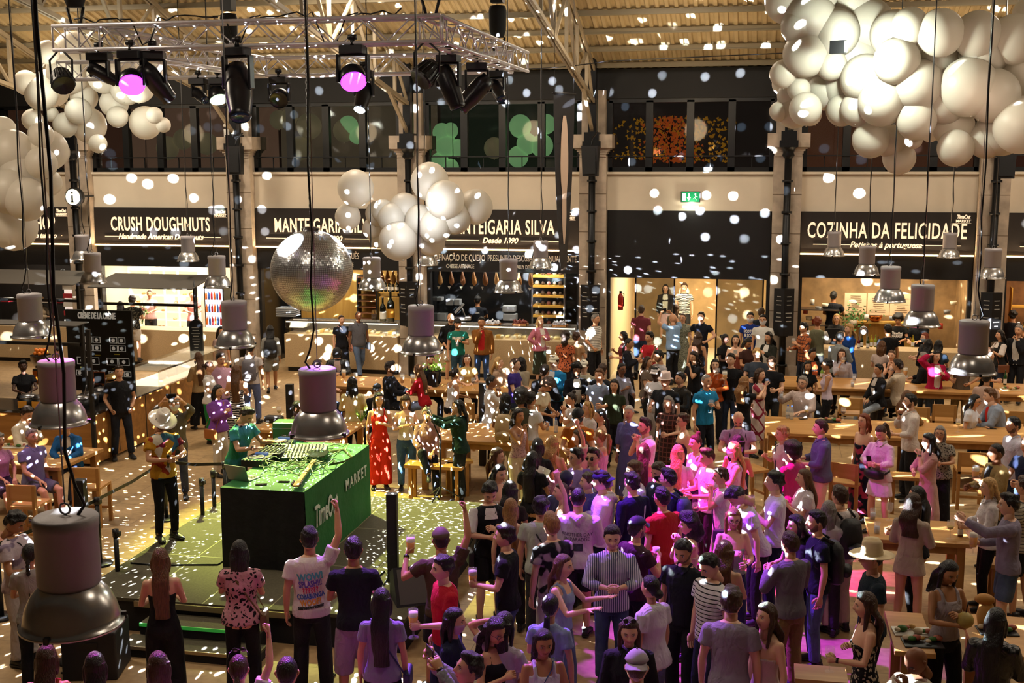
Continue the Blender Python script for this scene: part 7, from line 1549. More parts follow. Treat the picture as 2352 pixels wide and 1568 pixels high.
            o['label'] = bag_label(label, 'backpack', col); o['group'] = 'bags people carry'
        elif kk_ == 'fan':
            q = MB(); o = thing('waist_bag', 'x', 'bag', tuple(ctx['W'](P(0.02, .17, .98))), ang); q.tube([(-.16, -.03, 0), (-.08, .01, 0), (.08, .01, 0), (.16, -.03, 0)], [(.05, .02), (.075, .04), (.075, .04), (.05, .02)], 10); q.build('pouch', mat('bag_'+col, col, .5), o); o['label'] = bag_label(label, 'waist bag', col)
            inv = lambda v: Vector(v)-P(.02, .17, .98); q = MB(); q.tube([inv(P(-.15, .12, 1.0)), inv(P(-.16, -.02, 1.03)), inv(P(0, -.13, 1.05)), inv(P(.16, -.02, 1.03)), inv(P(.17, .12, 1.0))], [(.018, .006)]*5, 6); q.build('strap', mat('bag_'+col), o)
        elif kk_ in ('ph', 'beer', 'wine', 'white', 'tum', 'wat2', 'cup', 'paper', 'coco', 'mic', 'purse'):
            s = 1 if col == 'r' else -1; hpz = hand_out[s]; fx = hand_out[s*10]; who = bag_label(label, '', '')
            if kk_ == 'ph':
                o = MB().b2((-.042, -.006, -.08), (.042, .006, .08)).build('phone', mat('phone_black', '#0c0d10', .12) if len(ar) < 2 or ar[1] == 'land' else mat('phone_'+ar[1], ar[1], .3), bevel=.006); o.location = hpz+Vector((0, 0, .05)); rx = PI/2 if len(ar) > 1 and ar[1] == 'land' else 0
                o.rotation_euler = (-.25, 0, ang); tag(o, bag_label(label, 'phone held', 'black'), 'phone')
                if len(ar) > 2 or pose[0] in 'U': o.rotation_euler = (-.1, PI/2, ang); o.location = hpz+(Rz @ Vector((-s*.07, .02, .05)))
            elif kk_ in ('beer', 'wine', 'white', 'tum', 'wat2'):
                drink({'beer': 'b', 'wine': 'w', 'white': 'v', 'tum': 't', 'wat2': 'a'}[kk_], hpz-Vector((0, 0, .13)), bag_label(label, {'beer': 'beer glass held', 'wine': 'red wine glass held', 'white': 'wine glass held', 'tum': 'tumbler held', 'wat2': 'water bottle held'}[kk_], ''))
            elif kk_ == 'cup': o = MB().lathe([(0, 0), (.03, 0), (.042, .11), (.040, .11), (.028, .006), (0, .006)], (0, 0, -.04), 16).build('paper_cup', M_WHITE); o.location = hpz; tag(o, bag_label(label, 'white cup held', ''), 'cup')
            elif kk_ == 'paper': 
                q = MB(); q.add([(-.14, 0, -.1), (.0, .05, -.12), (.14, 0, -.09), (-.15, .02, .1), (0, .08, .12), (.15, .02, .09)], [(0, 1, 4, 3), (1, 2, 5, 4)], 0, True); o = q.build('paper_sheet', M_WHITE); o.location = hpz+Vector((0, 0, .06)); o.rotation_euler = (-.5, .2, ang); tag(o, bag_label(label, 'white paper held', ''), 'paper')
            elif kk_ == 'coco': o = MB().ball((0, 0, .05), .085, 14, 0, (1, 1, .95)).tube([(0, 0, .1), (.02, 0, .24)], .006, 5, 1).build('coconut', [mat('coco_green', '#a8924a', .6, noise=(8, .2)), M_BLACK]); o.location = hpz; tag(o, 'green coconut with a straw held by the laughing woman', 'coconut')
            elif kk_ == 'mic': o = MB().tube([(0, 0, -.12), (0, 0, .04)], [.014, .018], 8).ball((0, 0, .065), .026, 10).build('microphone', M_BLACK); o.location = hpz; o.rotation_euler = (.3, .2, 0); tag(o, bag_label(label, 'microphone held', 'black'), 'microphone')
    if not fem and hst in ('s', 's2', 'qf', 'bz', 'rc') : pass
    ctx['parts'] = t.children
    return ctx
def bag_label(lb, what, col):
    w = lb.split(); w = w[1:] if w[0] == 'person' else w
    if w and w[0] in ('in', 'with', 'at', 'behind'): w = ['by', 'the', 'person']+w
    elif w: w = ['by', 'the', 'person']+w
    s = '%s %s' % (what, ' '.join(w))
    w2 = s.split()
    return ' '.join(w2[:16])
def flush():
    dg = bpy.context.evaluated_depsgraph_get()
    for o, v, sm, _, _ in RM:
        r_ = o.modifiers.new('r', 'REMESH'); r_.mode = 'VOXEL'; r_.voxel_size = v; r_.use_smooth_shade = True
        s_ = o.modifiers.new('m', 'SMOOTH'); s_.iterations = sm+1; s_.factor = .5
    bpy.context.view_layer.update(); dg = bpy.context.evaluated_depsgraph_get()
    for o, v, sm, hq, ms in RM:
        old = o.data; me = bpy.data.meshes.new_from_object(o.evaluated_get(dg)); 
        if hq is not None:
            nv = len(me.vertices); co_ = np.empty(nv*3, 'f'); me.vertices.foreach_get('co', co_); nl = len(me.loops); li = np.empty(nl, 'i'); me.loops.foreach_get('vertex_index', li); npol = len(me.polygons); ls = np.empty(npol, 'i'); me.polygons.foreach_get('loop_start', ls)
            hv = np.array(hq.v, 'f').ravel(); hl = np.fromiter((i+nv for f in hq.f for i in f), 'i'); hs_ = np.cumsum([0]+[len(f) for f in hq.f[:-1]])+nl
            m2 = bpy.data.meshes.new('body'); m2.vertices.add(nv+len(hq.v)); m2.vertices.foreach_set('co', np.concatenate([co_, hv])); m2.loops.add(nl+len(hl)); m2.loops.foreach_set('vertex_index', np.concatenate([li, hl]))
            tot = npol+len(hq.f); m2.polygons.add(tot); m2.polygons.foreach_set('loop_start', np.concatenate([ls, hs_]).astype('i')); m2.update(calc_edges=True); mi = hq.m+[0]*(len(hq.f)-len(hq.m))
            m2.polygons.foreach_set('material_index', np.array([0]*npol+mi, 'i')); m2.polygons.foreach_set('use_smooth', np.ones(tot, bool)); m2.update(); bpy.data.meshes.remove(me); me = m2
            for x in ms: me.materials.append(x)
        o.modifiers.clear(); o.data = me; bpy.data.meshes.remove(old)
PEOPLE = '''
52 827 1.68 5 f z=0 | 5 s2:k | tt | tee:#141418 | tr:#15151a | | person in black top behind the soup pots of the left kiosk
140 791 1.68 60 f p=25 | 2 tb:k | tt | tee:#17171b | tr:#15151a | | person with dark bun and black tee bending before the chalkboard
66 934 1.78 40 m p=20 l=12 | 2 s2:d | mtt | shirt:#d8cbb4 | jeans:#30384a | | seated person in cream shirt eating at the far left table
72 982 1.76 40 m w=1.12 y=10 | 2 s:g | dlt | polo:#6f6a8c | shorts:#5c5a68 | | seated person in grey-violet polo with sunglasses hanging at the collar
-4 992 1.62 30 f | 2 cu:g | llt | tee:#c890a8 | skirt:#3a2a3a:.5 | | person in pink top cut by the left edge
150 962 1.65 -20 f l=10 | 2 s2:d | tt t | jkt:#1f5a94::#cdbfae | jeans:#34405a | | seated person in bright blue cardigan behind the second pendant lamp
272 837 1.81 8 m w=1.12 | 2 s:d | ppa | tee:#121216 | jeans:#1a1e28 | wat:l | person in plain black tee and jeans standing by the kiosk, hands in pockets
378 942 1.80 25 m p=30 z=.42 | 2 s2:d | cc | tee:#c08a22:aloha | leg:#101013 | pan:#efe6d6:#6a4028 bd mic:l | person in cream hat and colourful patchwork shirt on the stage edge
400 908 1.74 -8 m | 2 s2:d | UU | shirt:#5b5348 | jeans:#35394a | bean:#8a8478 mk ph:r:land:1 | person in white mask filming with raised phone behind the cream hat
455 808 1.64 -160 f | 2 xl:c | ff | long:#b89868 | wide:#101012 | | person with very long brown hair and black trousers beside the glass counter
480 829 1.66 70 f | 2 bn:b | ff | tee:#e6ddd2 | wide:#1f7a3c | bag:#e8e2d6:l | person with hair bun, white tee and green trousers
507 810 1.78 25 m p=8 | 2 s2:d | dd | shirt:#d8a8bc | jeans:#2a3040 | ms | person with moustache in pink shirt leaning to listen
500 883 1.66 45 f | 2 md:k | zg | puff:#7f469c | tr:#d8cab8 | bag:#a4602c:r | person in purple puff-sleeved sweater and cream trousers with tan bag
541 838 1.68 172 f | 2 xl:c | ff | sdress:#15110f:zebra:#d8ccc0 | skirt:.25 | | person in zebra-striped dress with long brown hair, seen from behind
575 784 1.76 165 m | 3 s2:k | dd | tee:#d8ccc4 | jeans:#5a6486 | bp:#6e6a70 | person with grey backpack behind the pendant lamp left of the DJ
507 749 1.66 30 f | 2 lg:k | dd | tee:#c8a89c | tr:#e0dcd0 | | person with black hair half hidden by the lamp, white trousers
620 746 1.66 178 f | 3 xl:k | ddw | shirt:#8e8c84 | shorts:#8e8c84 | bp:#111114 | person in grey playsuit walking away with a black backpack
303 678 1.78 172 m Y=29.3 | 1 s2:d | df | tee:#14130f:floral:#5a5648 | shorts:#c0b8ac | | person in dark floral tee and pale shorts at the doughnut counter
276 691 1.64 170 f Y=29.3 | 2 lf:k | ff | tee:#1c1a1c | jeans:#2a3040 | | person with black hair left of the dark floral tee
343 665 1.66 -10 f Y=31.3 | 2 bn:b | tt | tee:#e6b8b4 | tr:#333 | | server in pink tee beside the flowers in the doughnut stall
441 668 1.66 10 f Y=31.3 | 1 bn:l | tt | tee:#e89a98 | tr:#333 | | server in pink tee at the right of the lit pastry cabinet
94 680 1.66 60 f Y=31.2 | 1 lg:y | tt | shirt:#d8c0a0 | tr:#333 | | person with fair hair in the left shop
784 723 1.66 22 f w=1.18 | 1 bn:b | dd | tee:#14161e | skirt:#14161e:.38 | bag:#d89886:l | person in black dress with pink shoulder bag before the cheese counter
823 714 1.76 22 m w=1.2 | 4 rc:d | ddw | polo:#5e5e66 | jeans:#5d6f8c | bag:#121214:l | bald person in grey polo walking before the cheese counter
1035 718 1.78 22 m | 2 no:d | pp | shirt:#101114 | shorts:#b8aa90 | bd | bald bearded person in black behind the green tee
1051 730 1.75 8 m | 2 s:k | zd | tee:#1c6f5e | jeans:#2c4450 | capb:#141210 bd wat:l tum:l | person in green tee with white letters and dark backwards cap
1106 727 1.80 -6 m | 3 s:k | dm | jkt:#84521e::#b3211f | jeans:#2c3f5e | | person in tan jacket over red tee, hand at the mouth
1097 678 1.75 175 m Y=31.6 | 3 bz:k | tt | tee:#141820 | tr:#151515 | cap:#141414 | staff member in black cap and tee at the slicer
1241 727 1.66 40 f Y=29.3 | 1 bob:y | zh | jkt:#c8788c::#e8e0d8 | skirt:#2c3020:.25 | bag:#e0d0c0:l | blonde person in pink cardigan with cream bag before the cheese counter
1299 760 1.68 165 f | 2 cb:d | fd | blouse:#b8603a:floral:#2a1a1a | jeans:#202430 | | person with big curly hair and orange patterned top
1324 761 1.66 150 f | 2 cu:b | ff | tee:#b89068 | jeans:#222 | | person with brown curls behind the orange patterned top
1368 720 1.80 55 m w=1.12 | 2 s:g | dp | tee:#e0dcd0:hsw:#14130f | tr:#131318 | sgh wat:l | person in black and white striped tee before the entrance pier
729 825 1.78 100 m | 1 s:b | tt t | shirt:#a8b0c4 | jeans:#222838 | | seated person in pale blue at the left end of the back table
773 802 1.66 -5 m p=45 l=10 | 1 lf:k | cct | jkt:#17171a:leather:#c8b0a8 | jeans:#15151a | cap:#101012 ph:l | person in black cap and leather jacket looking down at a phone
896 829 1.78 80 m | 3 s2:d | ttt | jkt:#121319::#20222c | jeans:#1a1c24 | bd | seated bearded person in dark bomber jacket at the back table
959 836 1.66 -120 f l=10 | 2 xl:c | ttt | long:#b81820 | jeans:#8a96b0 | | seated person in red cardigan with long hair, seen from behind
988 812 1.76 8 m | 2 s:k | mtt | shirt:#131318 | jeans:#1a1c24 | ms | seated person with moustache and black shirt below the pendant lamp
1073 812 1.66 2 f | 1 md:b | ttt | tee:#c8a868 | jeans:#222838 | | seated person in pale yellow tee with arms on the table
1046 844 1.68 125 f l=8 | 3 bn:d | tdt | tank:#d8ccc0 | tr:#111114 | | seated person with bun and white vest top, seen from behind
809 865 1.70 172 f | 4 dr:k | ff | shirt:#d8c878:tie:#e8dcb0 | tr:#101012 | hb:#c8b8d8 | person with dark dreadlocks and pale yellow shirt, seen from behind
866 879 1.55 -20 m | 3 bz:k | llt | jkt:#14151a | tr:#1a1c24 | cap:#101014 | seated person in black cap with a white letter behind the red jumpsuit
870 900 1.70 4 f y=-8 | 1 bob:k | zd | tank:#cf2c1c | wide:#cf2c1c | | person in bright red sleeveless jumpsuit gesturing beside the desk
932 908 1.66 5 f p=20 | 1 md:b | gz | halter:#e6e2d4 | jeans:#3a5a80 | ph:l:#c8a090 | smiling person in white ruffled top and blue jeans looking at a phone
980 934 1.68 0 f | 6 s:w | llc | shirt:#c89890 | jeans:#1d222c | gl:#5a2a20 | seated older person in glasses and pink shirt with crossed legs
1053 917 1.70 -85 f | 1 lg:k | TTs | jkt:#0f2a22::#12241e | wide:#0e1412 | mic:r | person in dark green jacket stretching both arms toward the seated one
683 918 1.72 80 m | 5 bz:k | ttt | jkt:#141316::#a83038 | jeans:#222 | | seated person in black jacket behind the square post by the DJ
575 936 1.78 48 m p=28 l=16 z=.42 | 1 qf:d | oo | tee:#2f8a62:tie:#4a9ac0 | jeans:#20303a | hp wat:r | smiling DJ in green tee with headphones leaning over the mixer
1145 819 1.66 75 f | 1 lg:y | mdt | shirt:#a88a70 | jeans:#222 | | seated blonde person with hand at the mouth at the back table
1197 819 1.68 -130 f | 2 bob:k | ff | jkt:#b0a088 | jeans:#222838 | | person with black bob and beige jacket, seen from behind
1183 822 1.72 70 m | 1 s:b | ff | tee:#3a2a78 | jeans:#222838 | | person in deep violet top behind the black bob
1251 836 1.78 150 m | 2 s:d | ff | hood:#17171a | jeans:#1c2030 | | person in black hooded top with short dark hair, seen from behind
1273 814 1.76 -35 m | 1 s:b | ff | jkt:#1f7fb8::#e0dcd4 | jeans:#222838 | cap:#e8dcc0 | person in bright blue jacket and cream cap
1324 832 1.70 10 f | 4 cb:k | ff | jkt:#15161c | jeans:#15161c | | person with long black curly hair in the back crowd
1341 825 1.70 -20 m | 1 s:b | ff | hood:#b0a48c | jeans:#333 | cap:#e4dcc8 | person in beige hood and pale cap beside the striped tee
1377 845 1.80 -20 m w=1.15 | 2 s:c | fd | polo:#8f9cb4 | jeans:#2a3040 | | tall person in pale blue tee at the back of the crowd
1384 834 1.76 150 m | 2 s:b | ff | jkt:#1a1b20 | jeans:#222 | | person in black jacket behind the pale blue tee
1428 833 1.70 35 f | 4 lp:k | fg | shirt:#8d8894 | tr:#1c1c22 | gl | smiling person in glasses and open grey shirt
1411 870 1.64 -8 f | 2 md:k | dd | tee:#2c3320 | tr:#15151a | | smiling person with black hair and dark olive tee
1128 856 1.72 100 f | 4 tb:k | gm | shirt:#dcd8d4 | tr:#15151a | | person with dark braids and white shirt behind the tall black post
1161 902 1.70 172 f | 4 dr:k | ff | tee:#b8a88c | tr:#b0a490 | bp:#b89c70 | person with long braids and a beige backpack
1197 889 1.74 165 m | 3 af:k | ff | tee:#4a4a3c | jeans:#3a3a3c | | person with round afro and olive tee, seen from behind
1219 900 1.70 140 m | 3 s2:k | ff | tee:#dcdce0 | jeans:#222 | gl | person in white tee beside the round afro
1270 871 1.72 60 f p=35 l=20 | 2 af:b | ff | tee:#d8c8a8 | jeans:#222 | | person with brown curly afro bending forward
1312 896 1.66 -70 f | 2 tb:d | mm | tee:#e0d4cc | jeans:#30384a | | laughing person with topknot curls and white tee facing left
1326 940 1.78 -10 m p=35 | 1 bz:b | ff | tee:#b8641c | jeans:#222838 | cap:#14141a bd | person in black cap and orange tee looking down
1350 921 1.66 -60 f | 1 md:y | ff | tee:#d8ccc8 | jeans:#222 | hb:#2a1c18 | blonde person with sunglasses in her hair and white top
1379 938 1.66 -80 f | 1 lp:k | ff | strap:#c8b8b0 | jeans:#222 | | person with dark tied hair facing left near the olive tee
1191 937 1.70 40 f | 3 lg:k | dm | halter:#b8989c:leo:#8a6a78 | tr:#c8b8a0 | | person with long black hair and glittering top, fingers at her lips
1445 930 1.68 -25 f | 6 sb:w | dd | ldress:#6a6cae | skirt:.2 | | person in long violet-blue dress with a white braid
1269 1000 1.64 165 f | 1 wv:y | ff | sdress:#c08aa0:floral:#d8b0c0 | skirt:.4 | | person with wavy blonde hair and pink lace dress, seen from behind
1330 986 1.68 -75 f | 1 wv:b | uf | blouse:#d0b8a8 | jeans:#222 | | person with brown hair raising a hand, facing left
1378 984 1.68 -120 f | 1 po:l | ff | tank:#c8a0c0 | jeans:#222 | | person with fair ponytail and pale top, seen from behind
1235 1005 1.68 168 f | 2 xl:k | ff | tee:#17181e | jeans:#1a1c24 | | person with long glossy black hair above the white paper
1223 1035 1.66 160 f | 2 xl:k | gf | tee:#17171c | jeans:#15151a | paper:l | person with long black hair holding up a white paper
1363 1027 1.78 -28 m | 1 qf:d | dd | tee:#8a6ad0 | jeans:#1c2030 | sg | person in violet tee and sunglasses in the pink light
1324 1028 1.74 -60 m | 1 s2:k | dd | tee:#9a80c8 | jeans:#1c2030 | gl | person with glasses and glossy dark hair left of the sunglasses
1482 958 1.80 -60 m | 1 qf:d | mm | polo:#e6e0ea | jeans:#222838 | bd | person in white polo drinking, in the pink light
1479 1017 1.66 175 f | 1 xl:b | ff | strap:#c8a0c8 | jeans:#222 | | person with straight dark hair behind the white polo
1457 1056 1.78 -70 m | 1 cu:c | ff | tee:#d8d0e0 | jeans:#222 | | person with short light curls facing left
1508 1061 1.76 -50 m p=20 | 1 s:b | ff | tee:#3a3a60 | jeans:#1c1c22 | mk:#121214 | person with flat fringe and black mask at the chin
1535 1075 1.78 -110 m | 1 s2:k | dd | tee:#2a2a66 | jeans:#1c1c22 | gl bp:#2a2b50 | person in navy tee with backpack strap and glasses
1452 1082 1.78 -140 m | 1 cu:k | dd | long:#17183a | jeans:#1c1c22 | | person in navy football top with white side stripe
1382 1078 1.80 -95 m | 1 s2:d | ff | hood:#e8e2ea | jeans:#222838 | capb:#16204a | person in white hoodie and dark blue backwards cap
1300 1081 1.74 170 m | 1 bz:k | ff | tee:#4a4a70 | jeans:#222 | bean:#1a1c3a | person with glossy navy headwear, seen from behind
1351 1083 1.66 -80 f | 1 cu:b | ff | tee:#4a3f96 | jeans:#222 | | person with short purple-lit curls and a round earring
1290 1107 1.66 -80 f | 1 po:b | uf | strap:#6a7a9a | jeans:#222 | | person with ponytail clapping, facing left
1328 1118 1.82 175 m | 2 bz:k | ff | hood:#d4c8cc | shorts:#1a1c22 | | person in pale hoodie printed ANOTHER DAY IN PARADISE
1521 1117 1.78 -140 m w=1.12 | 2 s:k | dd | tee:#a8241c | jeans:#1c1c22 | gl | person in rust red tee with glasses, seen from behind
1463 1183 1.76 130 m | 2 s:d | fg | tee:#3c1c2c | jeans:#1c1c22 | cap:#101622 bd cup:r | bearded person in navy cap and maroon tee with a white cup
1582 1176 1.68 -75 f | 1 cb:k | mm | strap:#c8a898 | jeans:#222 | | person with thick dark curls and hand at her chin
1407 1206 1.80 4 m p=12 | 1 s:d | cc | shirt:#d4d4dc:vs:#50566c | jeans:#41506a | | person in vertically striped shirt holding his collar
1565 1240 1.80 -25 m p=22 | 2 s:k | dd | polo:#14161e | tr:#15161c | bd | bearded person in black polo looking down left
1267 1178 1.80 -150 m | 1 qf:l | dg | tee:#15141a:blotch:#a8929c | tr:#c8c0c0 | | person with swept fair hair and black floral shirt
1242 1137 1.76 170 m | 2 cu:k | dd | tee:#b8c0b4 | tr:#333 | bag:#15151a:r | person with dark curls and pale green tee, seen from behind
1127 1110 1.80 10 m p=30 | 1 cu:k | zc | vest:#12131a::#e8e2e4 | shorts:#101014 | bag:#101012:r | person in black waistcoat over a white tee looking down
1160 1201 1.78 -100 m | 1 cu:d | fd | tee:#121216 | jeans:#42506a | beer:l | person with dark curls and black tee holding a stemmed beer
1150 1066 1.68 35 f p=10 | 1 lg:k | dd | strap:#c8b0a0 | tr:#222 | | person with dark hair and earring above the curly-haired waistcoat
1142 1028 1.68 70 f | 1 wv:c | dd | strap:#e0d0c8 | jeans:#222 | | person with long wavy hair in profile right of the black post
1171 1105 1.66 170 f | 2 wv:k | ff | tee:#2a2420 | jeans:#222 | | person with dark hair behind the black waistcoat
1173 1144 1.66 175 f | 1 xl:l | dd | strap:#b88a70 | jeans:#222 | | person with very long ombre hair, seen from behind
1012 1211 1.80 -172 m l=4 | 3 bz:d | bu | tee:#4a3c28 | shorts:#1a1a1c | bean:#54452e beer:l wat:l | person in brown hood raising one arm and a beer
1016 1272 1.77 -70 m | 1 cu:k | fd | tee:#b8142c | jeans:#2c3a58 | beer:l | person in red tee with violet-lit curls holding a tall beer
876 1350 1.70 172 f | 2 xl:k | dd | tee:#8f82a8 | tr:#1a1a20 | bag:#1c2050:r | person with waist-long black hair and mauve tee, seen from behind
811 1232 1.84 176 m | 3 s:k | ff | tee:#14161e | shorts:#9a8498:::1.25 | | person in dark navy tee with a grey wrap round the waist
710 1208 1.84 178 m w=1.08 | 2 s:k | du | tee:#e8dcdc | tr:#141418 | | person in white tee printed WOW! SPLASH!!! raising a fist
549 1240 1.70 172 f | 2 md:k | gf | blouse:#c89098:floral:#1c1418 | tr:#101014 | bag:#6a4a2a:r ph:l:#c8c8d0 | person in pink and black leaf blouse holding a phone
367 1258 1.70 176 f | 1 xl:c | ff | strap:#101013 | wide:#101013 | ph:r:#d8d8e0 | person in black strappy jumpsuit with long straight brown hair
67 1247 1.66 165 f | 2 br:k | ff | tee:#9c9690 | jeans:#15181e | | person with a long dark braid and grey top at the lower left
46 1175 1.78 60 m p=30 | 3 cu:k | gf | tee:#c8b8c0:blotch:#8a7a90 | tr:#c0b4b0 | bag:#101012:l ph:l | person with dark curls and pale tie-dye tee at the left edge
105 1480 1.68 165 f | 2 xl:b | ff | tank:#a03a28 | jeans:#222 | | person with long brown hair below the nearest lamp
216 1497 1.66 175 f | 2 xl:k | ff | tee:#8a5a8a | jeans:#222 | tum:r | person with straight dark hair at the bottom edge, left of two heads
362 1496 1.66 -175 f | 2 bob:b | ff | tee:#c86a8a | jeans:#222 | | person with tousled brown hair at the bottom edge below the stage
547 1503 1.68 172 f | 1 lp:b | fu | tee:#d8c8d8 | jeans:#222 | sgh | person with clipped-up hair and sunglasses on top at the bottom edge
658 1505 1.80 175 m | 2 bz:k | ff | tee:#5a4a70 | jeans:#222 | | person with shaved dark hair at the bottom edge
1043 1395 1.70 75 f | 1 md:k | dd | tee:#1a1c3a | jeans:#222838 | mk:#c8a0c8 | person in dark tee with a pale mask under her chin
1087 1498 1.78 -75 m p=-15 | 2 s2:k | UU | long:#8a8898 | jeans:#222 | ph:l:#181820:1 wat:l | person at the bottom edge lifting a phone with both hands
1144 1421 1.68 35 f p=15 | 2 wv:k | fg | halter:#17151c | jeans:#222 | gl wat2:l | smiling person with glasses and off-shoulder black top
1158 1405 1.70 150 f | 2 md:k | ef | tee:#d0c0d8 | jeans:#222 | | person with a hand behind her head above the glasses
1250 1446 1.68 12 f p=8 | 3 lg:k | ff | tank:#d0c8dc | jeans:#222 | bag:#2a3a70:r wat2:r | smiling person with long black hair and white vest top
1264 1363 1.68 165 f | 2 lp:k | fd | tee:#8f9cc8 | jeans:#38486a | | person with low black ponytail and pale blue tee, seen from behind
1294 1272 1.68 65 f | 1 lg:c | oo | tank:#8a98b8 | jeans:#5a6a88 | | smiling person with long fair hair and pale blue sleeveless top
1495 1320 1.70 -130 f | 2 lb:k | dd | blouse:#d4ccd4 | jeans:#5a6880 | | person with low dark bun and white eyelet blouse
1446 1420 1.70 2 f p=10 | 1 lf:b | dd | jkt:#14141a::#1a1a20 | jeans:#15151a | sgh | person with long brown hair facing the camera in black
1463 1490 1.80 178 m | 1 bz:b | ff | tee:#8a8290 | jeans:#222 | capb:#a89ca8 | person in grey backwards cap at the bottom edge
1619 1273 1.80 -50 m p=28 | 1 s:k | dd | tee:#dcd8d8:hsw:#17171f | jeans:#222838 | | person in white tee with thin black stripes looking down
1681 1348 1.84 172 m | 1 s2:b | dd | tee:#94899a | jeans:#2a2c3a | | large person in plain grey tee, seen from behind
1664 1242 1.70 172 f | 1 wv:c | ff | strap:#b88060 | jeans:#26304a | | person with wavy light brown hair and bare shoulders
1764 1385 1.70 -45 f p=-8 | 1 wv:b | dd | strap:#cdb4b4 | skirt:#2a2428:.5 | | smiling person in pale satin camisole looking up left
1686 1167 1.68 8 f p=12 | 1 lf:l | fz | strap:#8aa888 | jeans:#26304a | gl wat:l | person with round glasses, long fair hair and mint top
1669 1126 1.80 -75 m p=50 l=22 | 1 s2:k | dd | tee:#dcd4e0 | jeans:#222 | | person in white tee bending far forward
1780 1079 1.82 -85 m | 1 cu:k | gc | tee:#dedbe2 | jeans:#222838 | beer:l | person with black curls and white tee with his hands clasped
1848 1076 1.68 -75 f | 1 xl:c | gg | blouse:#dccfd4 | jeans:#222 | ph:l | person with long straight hair and white top holding a phone
1816 1220 1.76 -140 m | 2 s:b | gz | long:#6f6a70 | tr:#80683c | | person in grey sweatshirt and khaki trousers, hands before the face
1829 1182 1.68 -60 f | 1 wv:k | ff | tee:#1a1820 | jeans:#222 | | person with dark waves and a white-lit face
1877 1170 1.80 -75 m | 2 s:k | dd | tee:#141a26 | jeans:#4a5a74 | bd bp:#14161c | bearded person in navy tee with a black backpack and bottle
1930 1113 1.80 -140 m | 1 s:b | ff | tee:#d8ccca | tr:#b0a088 | bp:#17171a | person in white tee with black leather backpack
1904 1149 1.66 175 f | 1 md:g | ff | tee:#c8bcc4 | jeans:#222 | | person with silvery straight hair left of the white tee
2004 1238 1.80 -75 m | 1 s:d | dd | tee:#16242f | tr:#15161a | str:#d9c39a:#15110f | person in wide straw hat with black band and dark blue tee
2098 1133 1.72 165 f | 2 wv:b | ff | ldress:#b8a494 | skirt:.78 | | person in crumpled beige smock with brown hair, seen from behind
2108 1115 1.72 -110 f | 2 lg:k | ff | tee:#14141a | leg:#101014 | | person with long black hair beside the beige smock
2188 1290 1.72 35 f p=22 | 3 lf:k | zc | tank:#a89ca0 | tr:#101014 | coco:r | laughing person with long dark hair drinking from a coconut
2319 1132 1.82 -80 m | 1 s2:k | Tf | long:#857c90 | shorts:#4a5a74:denim | beer:r | person in grey sweatshirt and denim shorts pointing left
2273 1096 1.70 -75 f | 1 lg:y | ff | shirt:#dcd4d4 | leg:#14141a | | blonde person with a striped neck scarf and white shirt
2290 1016 1.80 -65 m | 4 bz:k | gf | jkt:#9c8456::#2a2a2c | tr:#3a3a3c | beer:l | dark-skinned person in tan jacket holding a beer
2329 956 1.80 -60 m | 2 s:k | dd | shirt:#cfc8d6 | jeans:#222838 | bd | person with dark hair and white shirt at the right edge
2362 1000 1.76 -40 m | 1 s:b | ff | tee:#1a2440 | jeans:#1c2230 | | person in navy top cut by the right edge
2356 1092 1.80 -120 m | 2 s:b | dd | tee:#b0a894:hsw:#3a3a40 | shorts:#141418 | | person in striped tee and black shorts behind the pointing one
2160 977 1.58 -6 f w=1.15 | 2 bob:g | cc | blouse:#8a8072:leo:#2a2420 | wide:#121216 | gl | older person with grey hair, glasses and leopard-print blouse
2134 995 1.68 -60 f | 1 wv:k | mc | ldress:#c49a90 | skirt:.18 | wat:l | person with wavy dark hair and long pink dress rubbing her eye
2092 903 1.80 -75 m | 1 s:k | fm | shirt:#d6c6bc | tr:#15151a | bd wat:r | person in loose white collarless shirt with hand on chin
2019 978 1.68 -30 f p=32 | 1 po:b | cc | shirt:#dac4c4 | skirt:#dcc8d0:.62 | fan:#141416 ph:l | person in white shirt dress with black waist bag checking a phone
1987 949 1.70 -45 f p=-8 | 1 md:r | dd | sdress:#14182a:blotch:#b03a5c | skirt:.12 | | person in dark floral long dress with auburn hair
1886 962 1.78 -80 m w=1.12 | 1 s:b | ff | shirt:#5a5a7a | tr:#c8b098 | | person in slate shirt and beige trousers in profile
1797 976 1.70 -70 f | 1 cu:y | dg | tee:#dcc0cc | jeans:#222 | bag:#3a2440:l | person with fair curls and pink-lit tee
1821 1010 1.70 -140 f | 5 af:k | ff | tee:#b03a78 | jeans:#222 | | person with large black afro in the pink light
1696 950 1.78 0 m p=45 w=1.1 | 1 no:b | cc | polo:#b890c0 | jeans:#222838 | bp:#17172a | bald person with backpack straps looking down
1695 998 1.68 170 f | 2 wv:k | ff | strap:#c89ab0 | jeans:#222 | | person with dark hair before the bald one
1686 1013 1.70 -80 f | 1 xl:y | gd | tank:#e0d8e0 | tr:#d8d0d4 | mk sgh | person with long blonde hair and white face mask
1598 991 1.68 -55 f | 1 tb:b | dd | tank:#dcc8d4 | jeans:#222 | | person with topknot and pale top in the pink light
1569 947 1.66 -70 f | 1 cu:b | dd | sdress:#4a2a50 | skirt:.4 | gl | person with dark pink-lit curls and glasses
1620 1028 1.74 -65 m p=15 | 1 qf:b | ff | tee:#e0d8e4 | jeans:#222 | | person with cropped wavy hair and white tee looking down left
1557 1020 1.68 172 f | 1 xl:y | ff | tee:#d8c0d0 | jeans:#222 | | person with very long pink-lit blonde hair, seen from behind
1657 1073 1.66 -80 f | 1 s2:b | mf | tee:#e4dce8 | skirt:#e0d4e0:.4 | wine:r bag:#6a3a9a:l | person with short swept hair cupping her chin
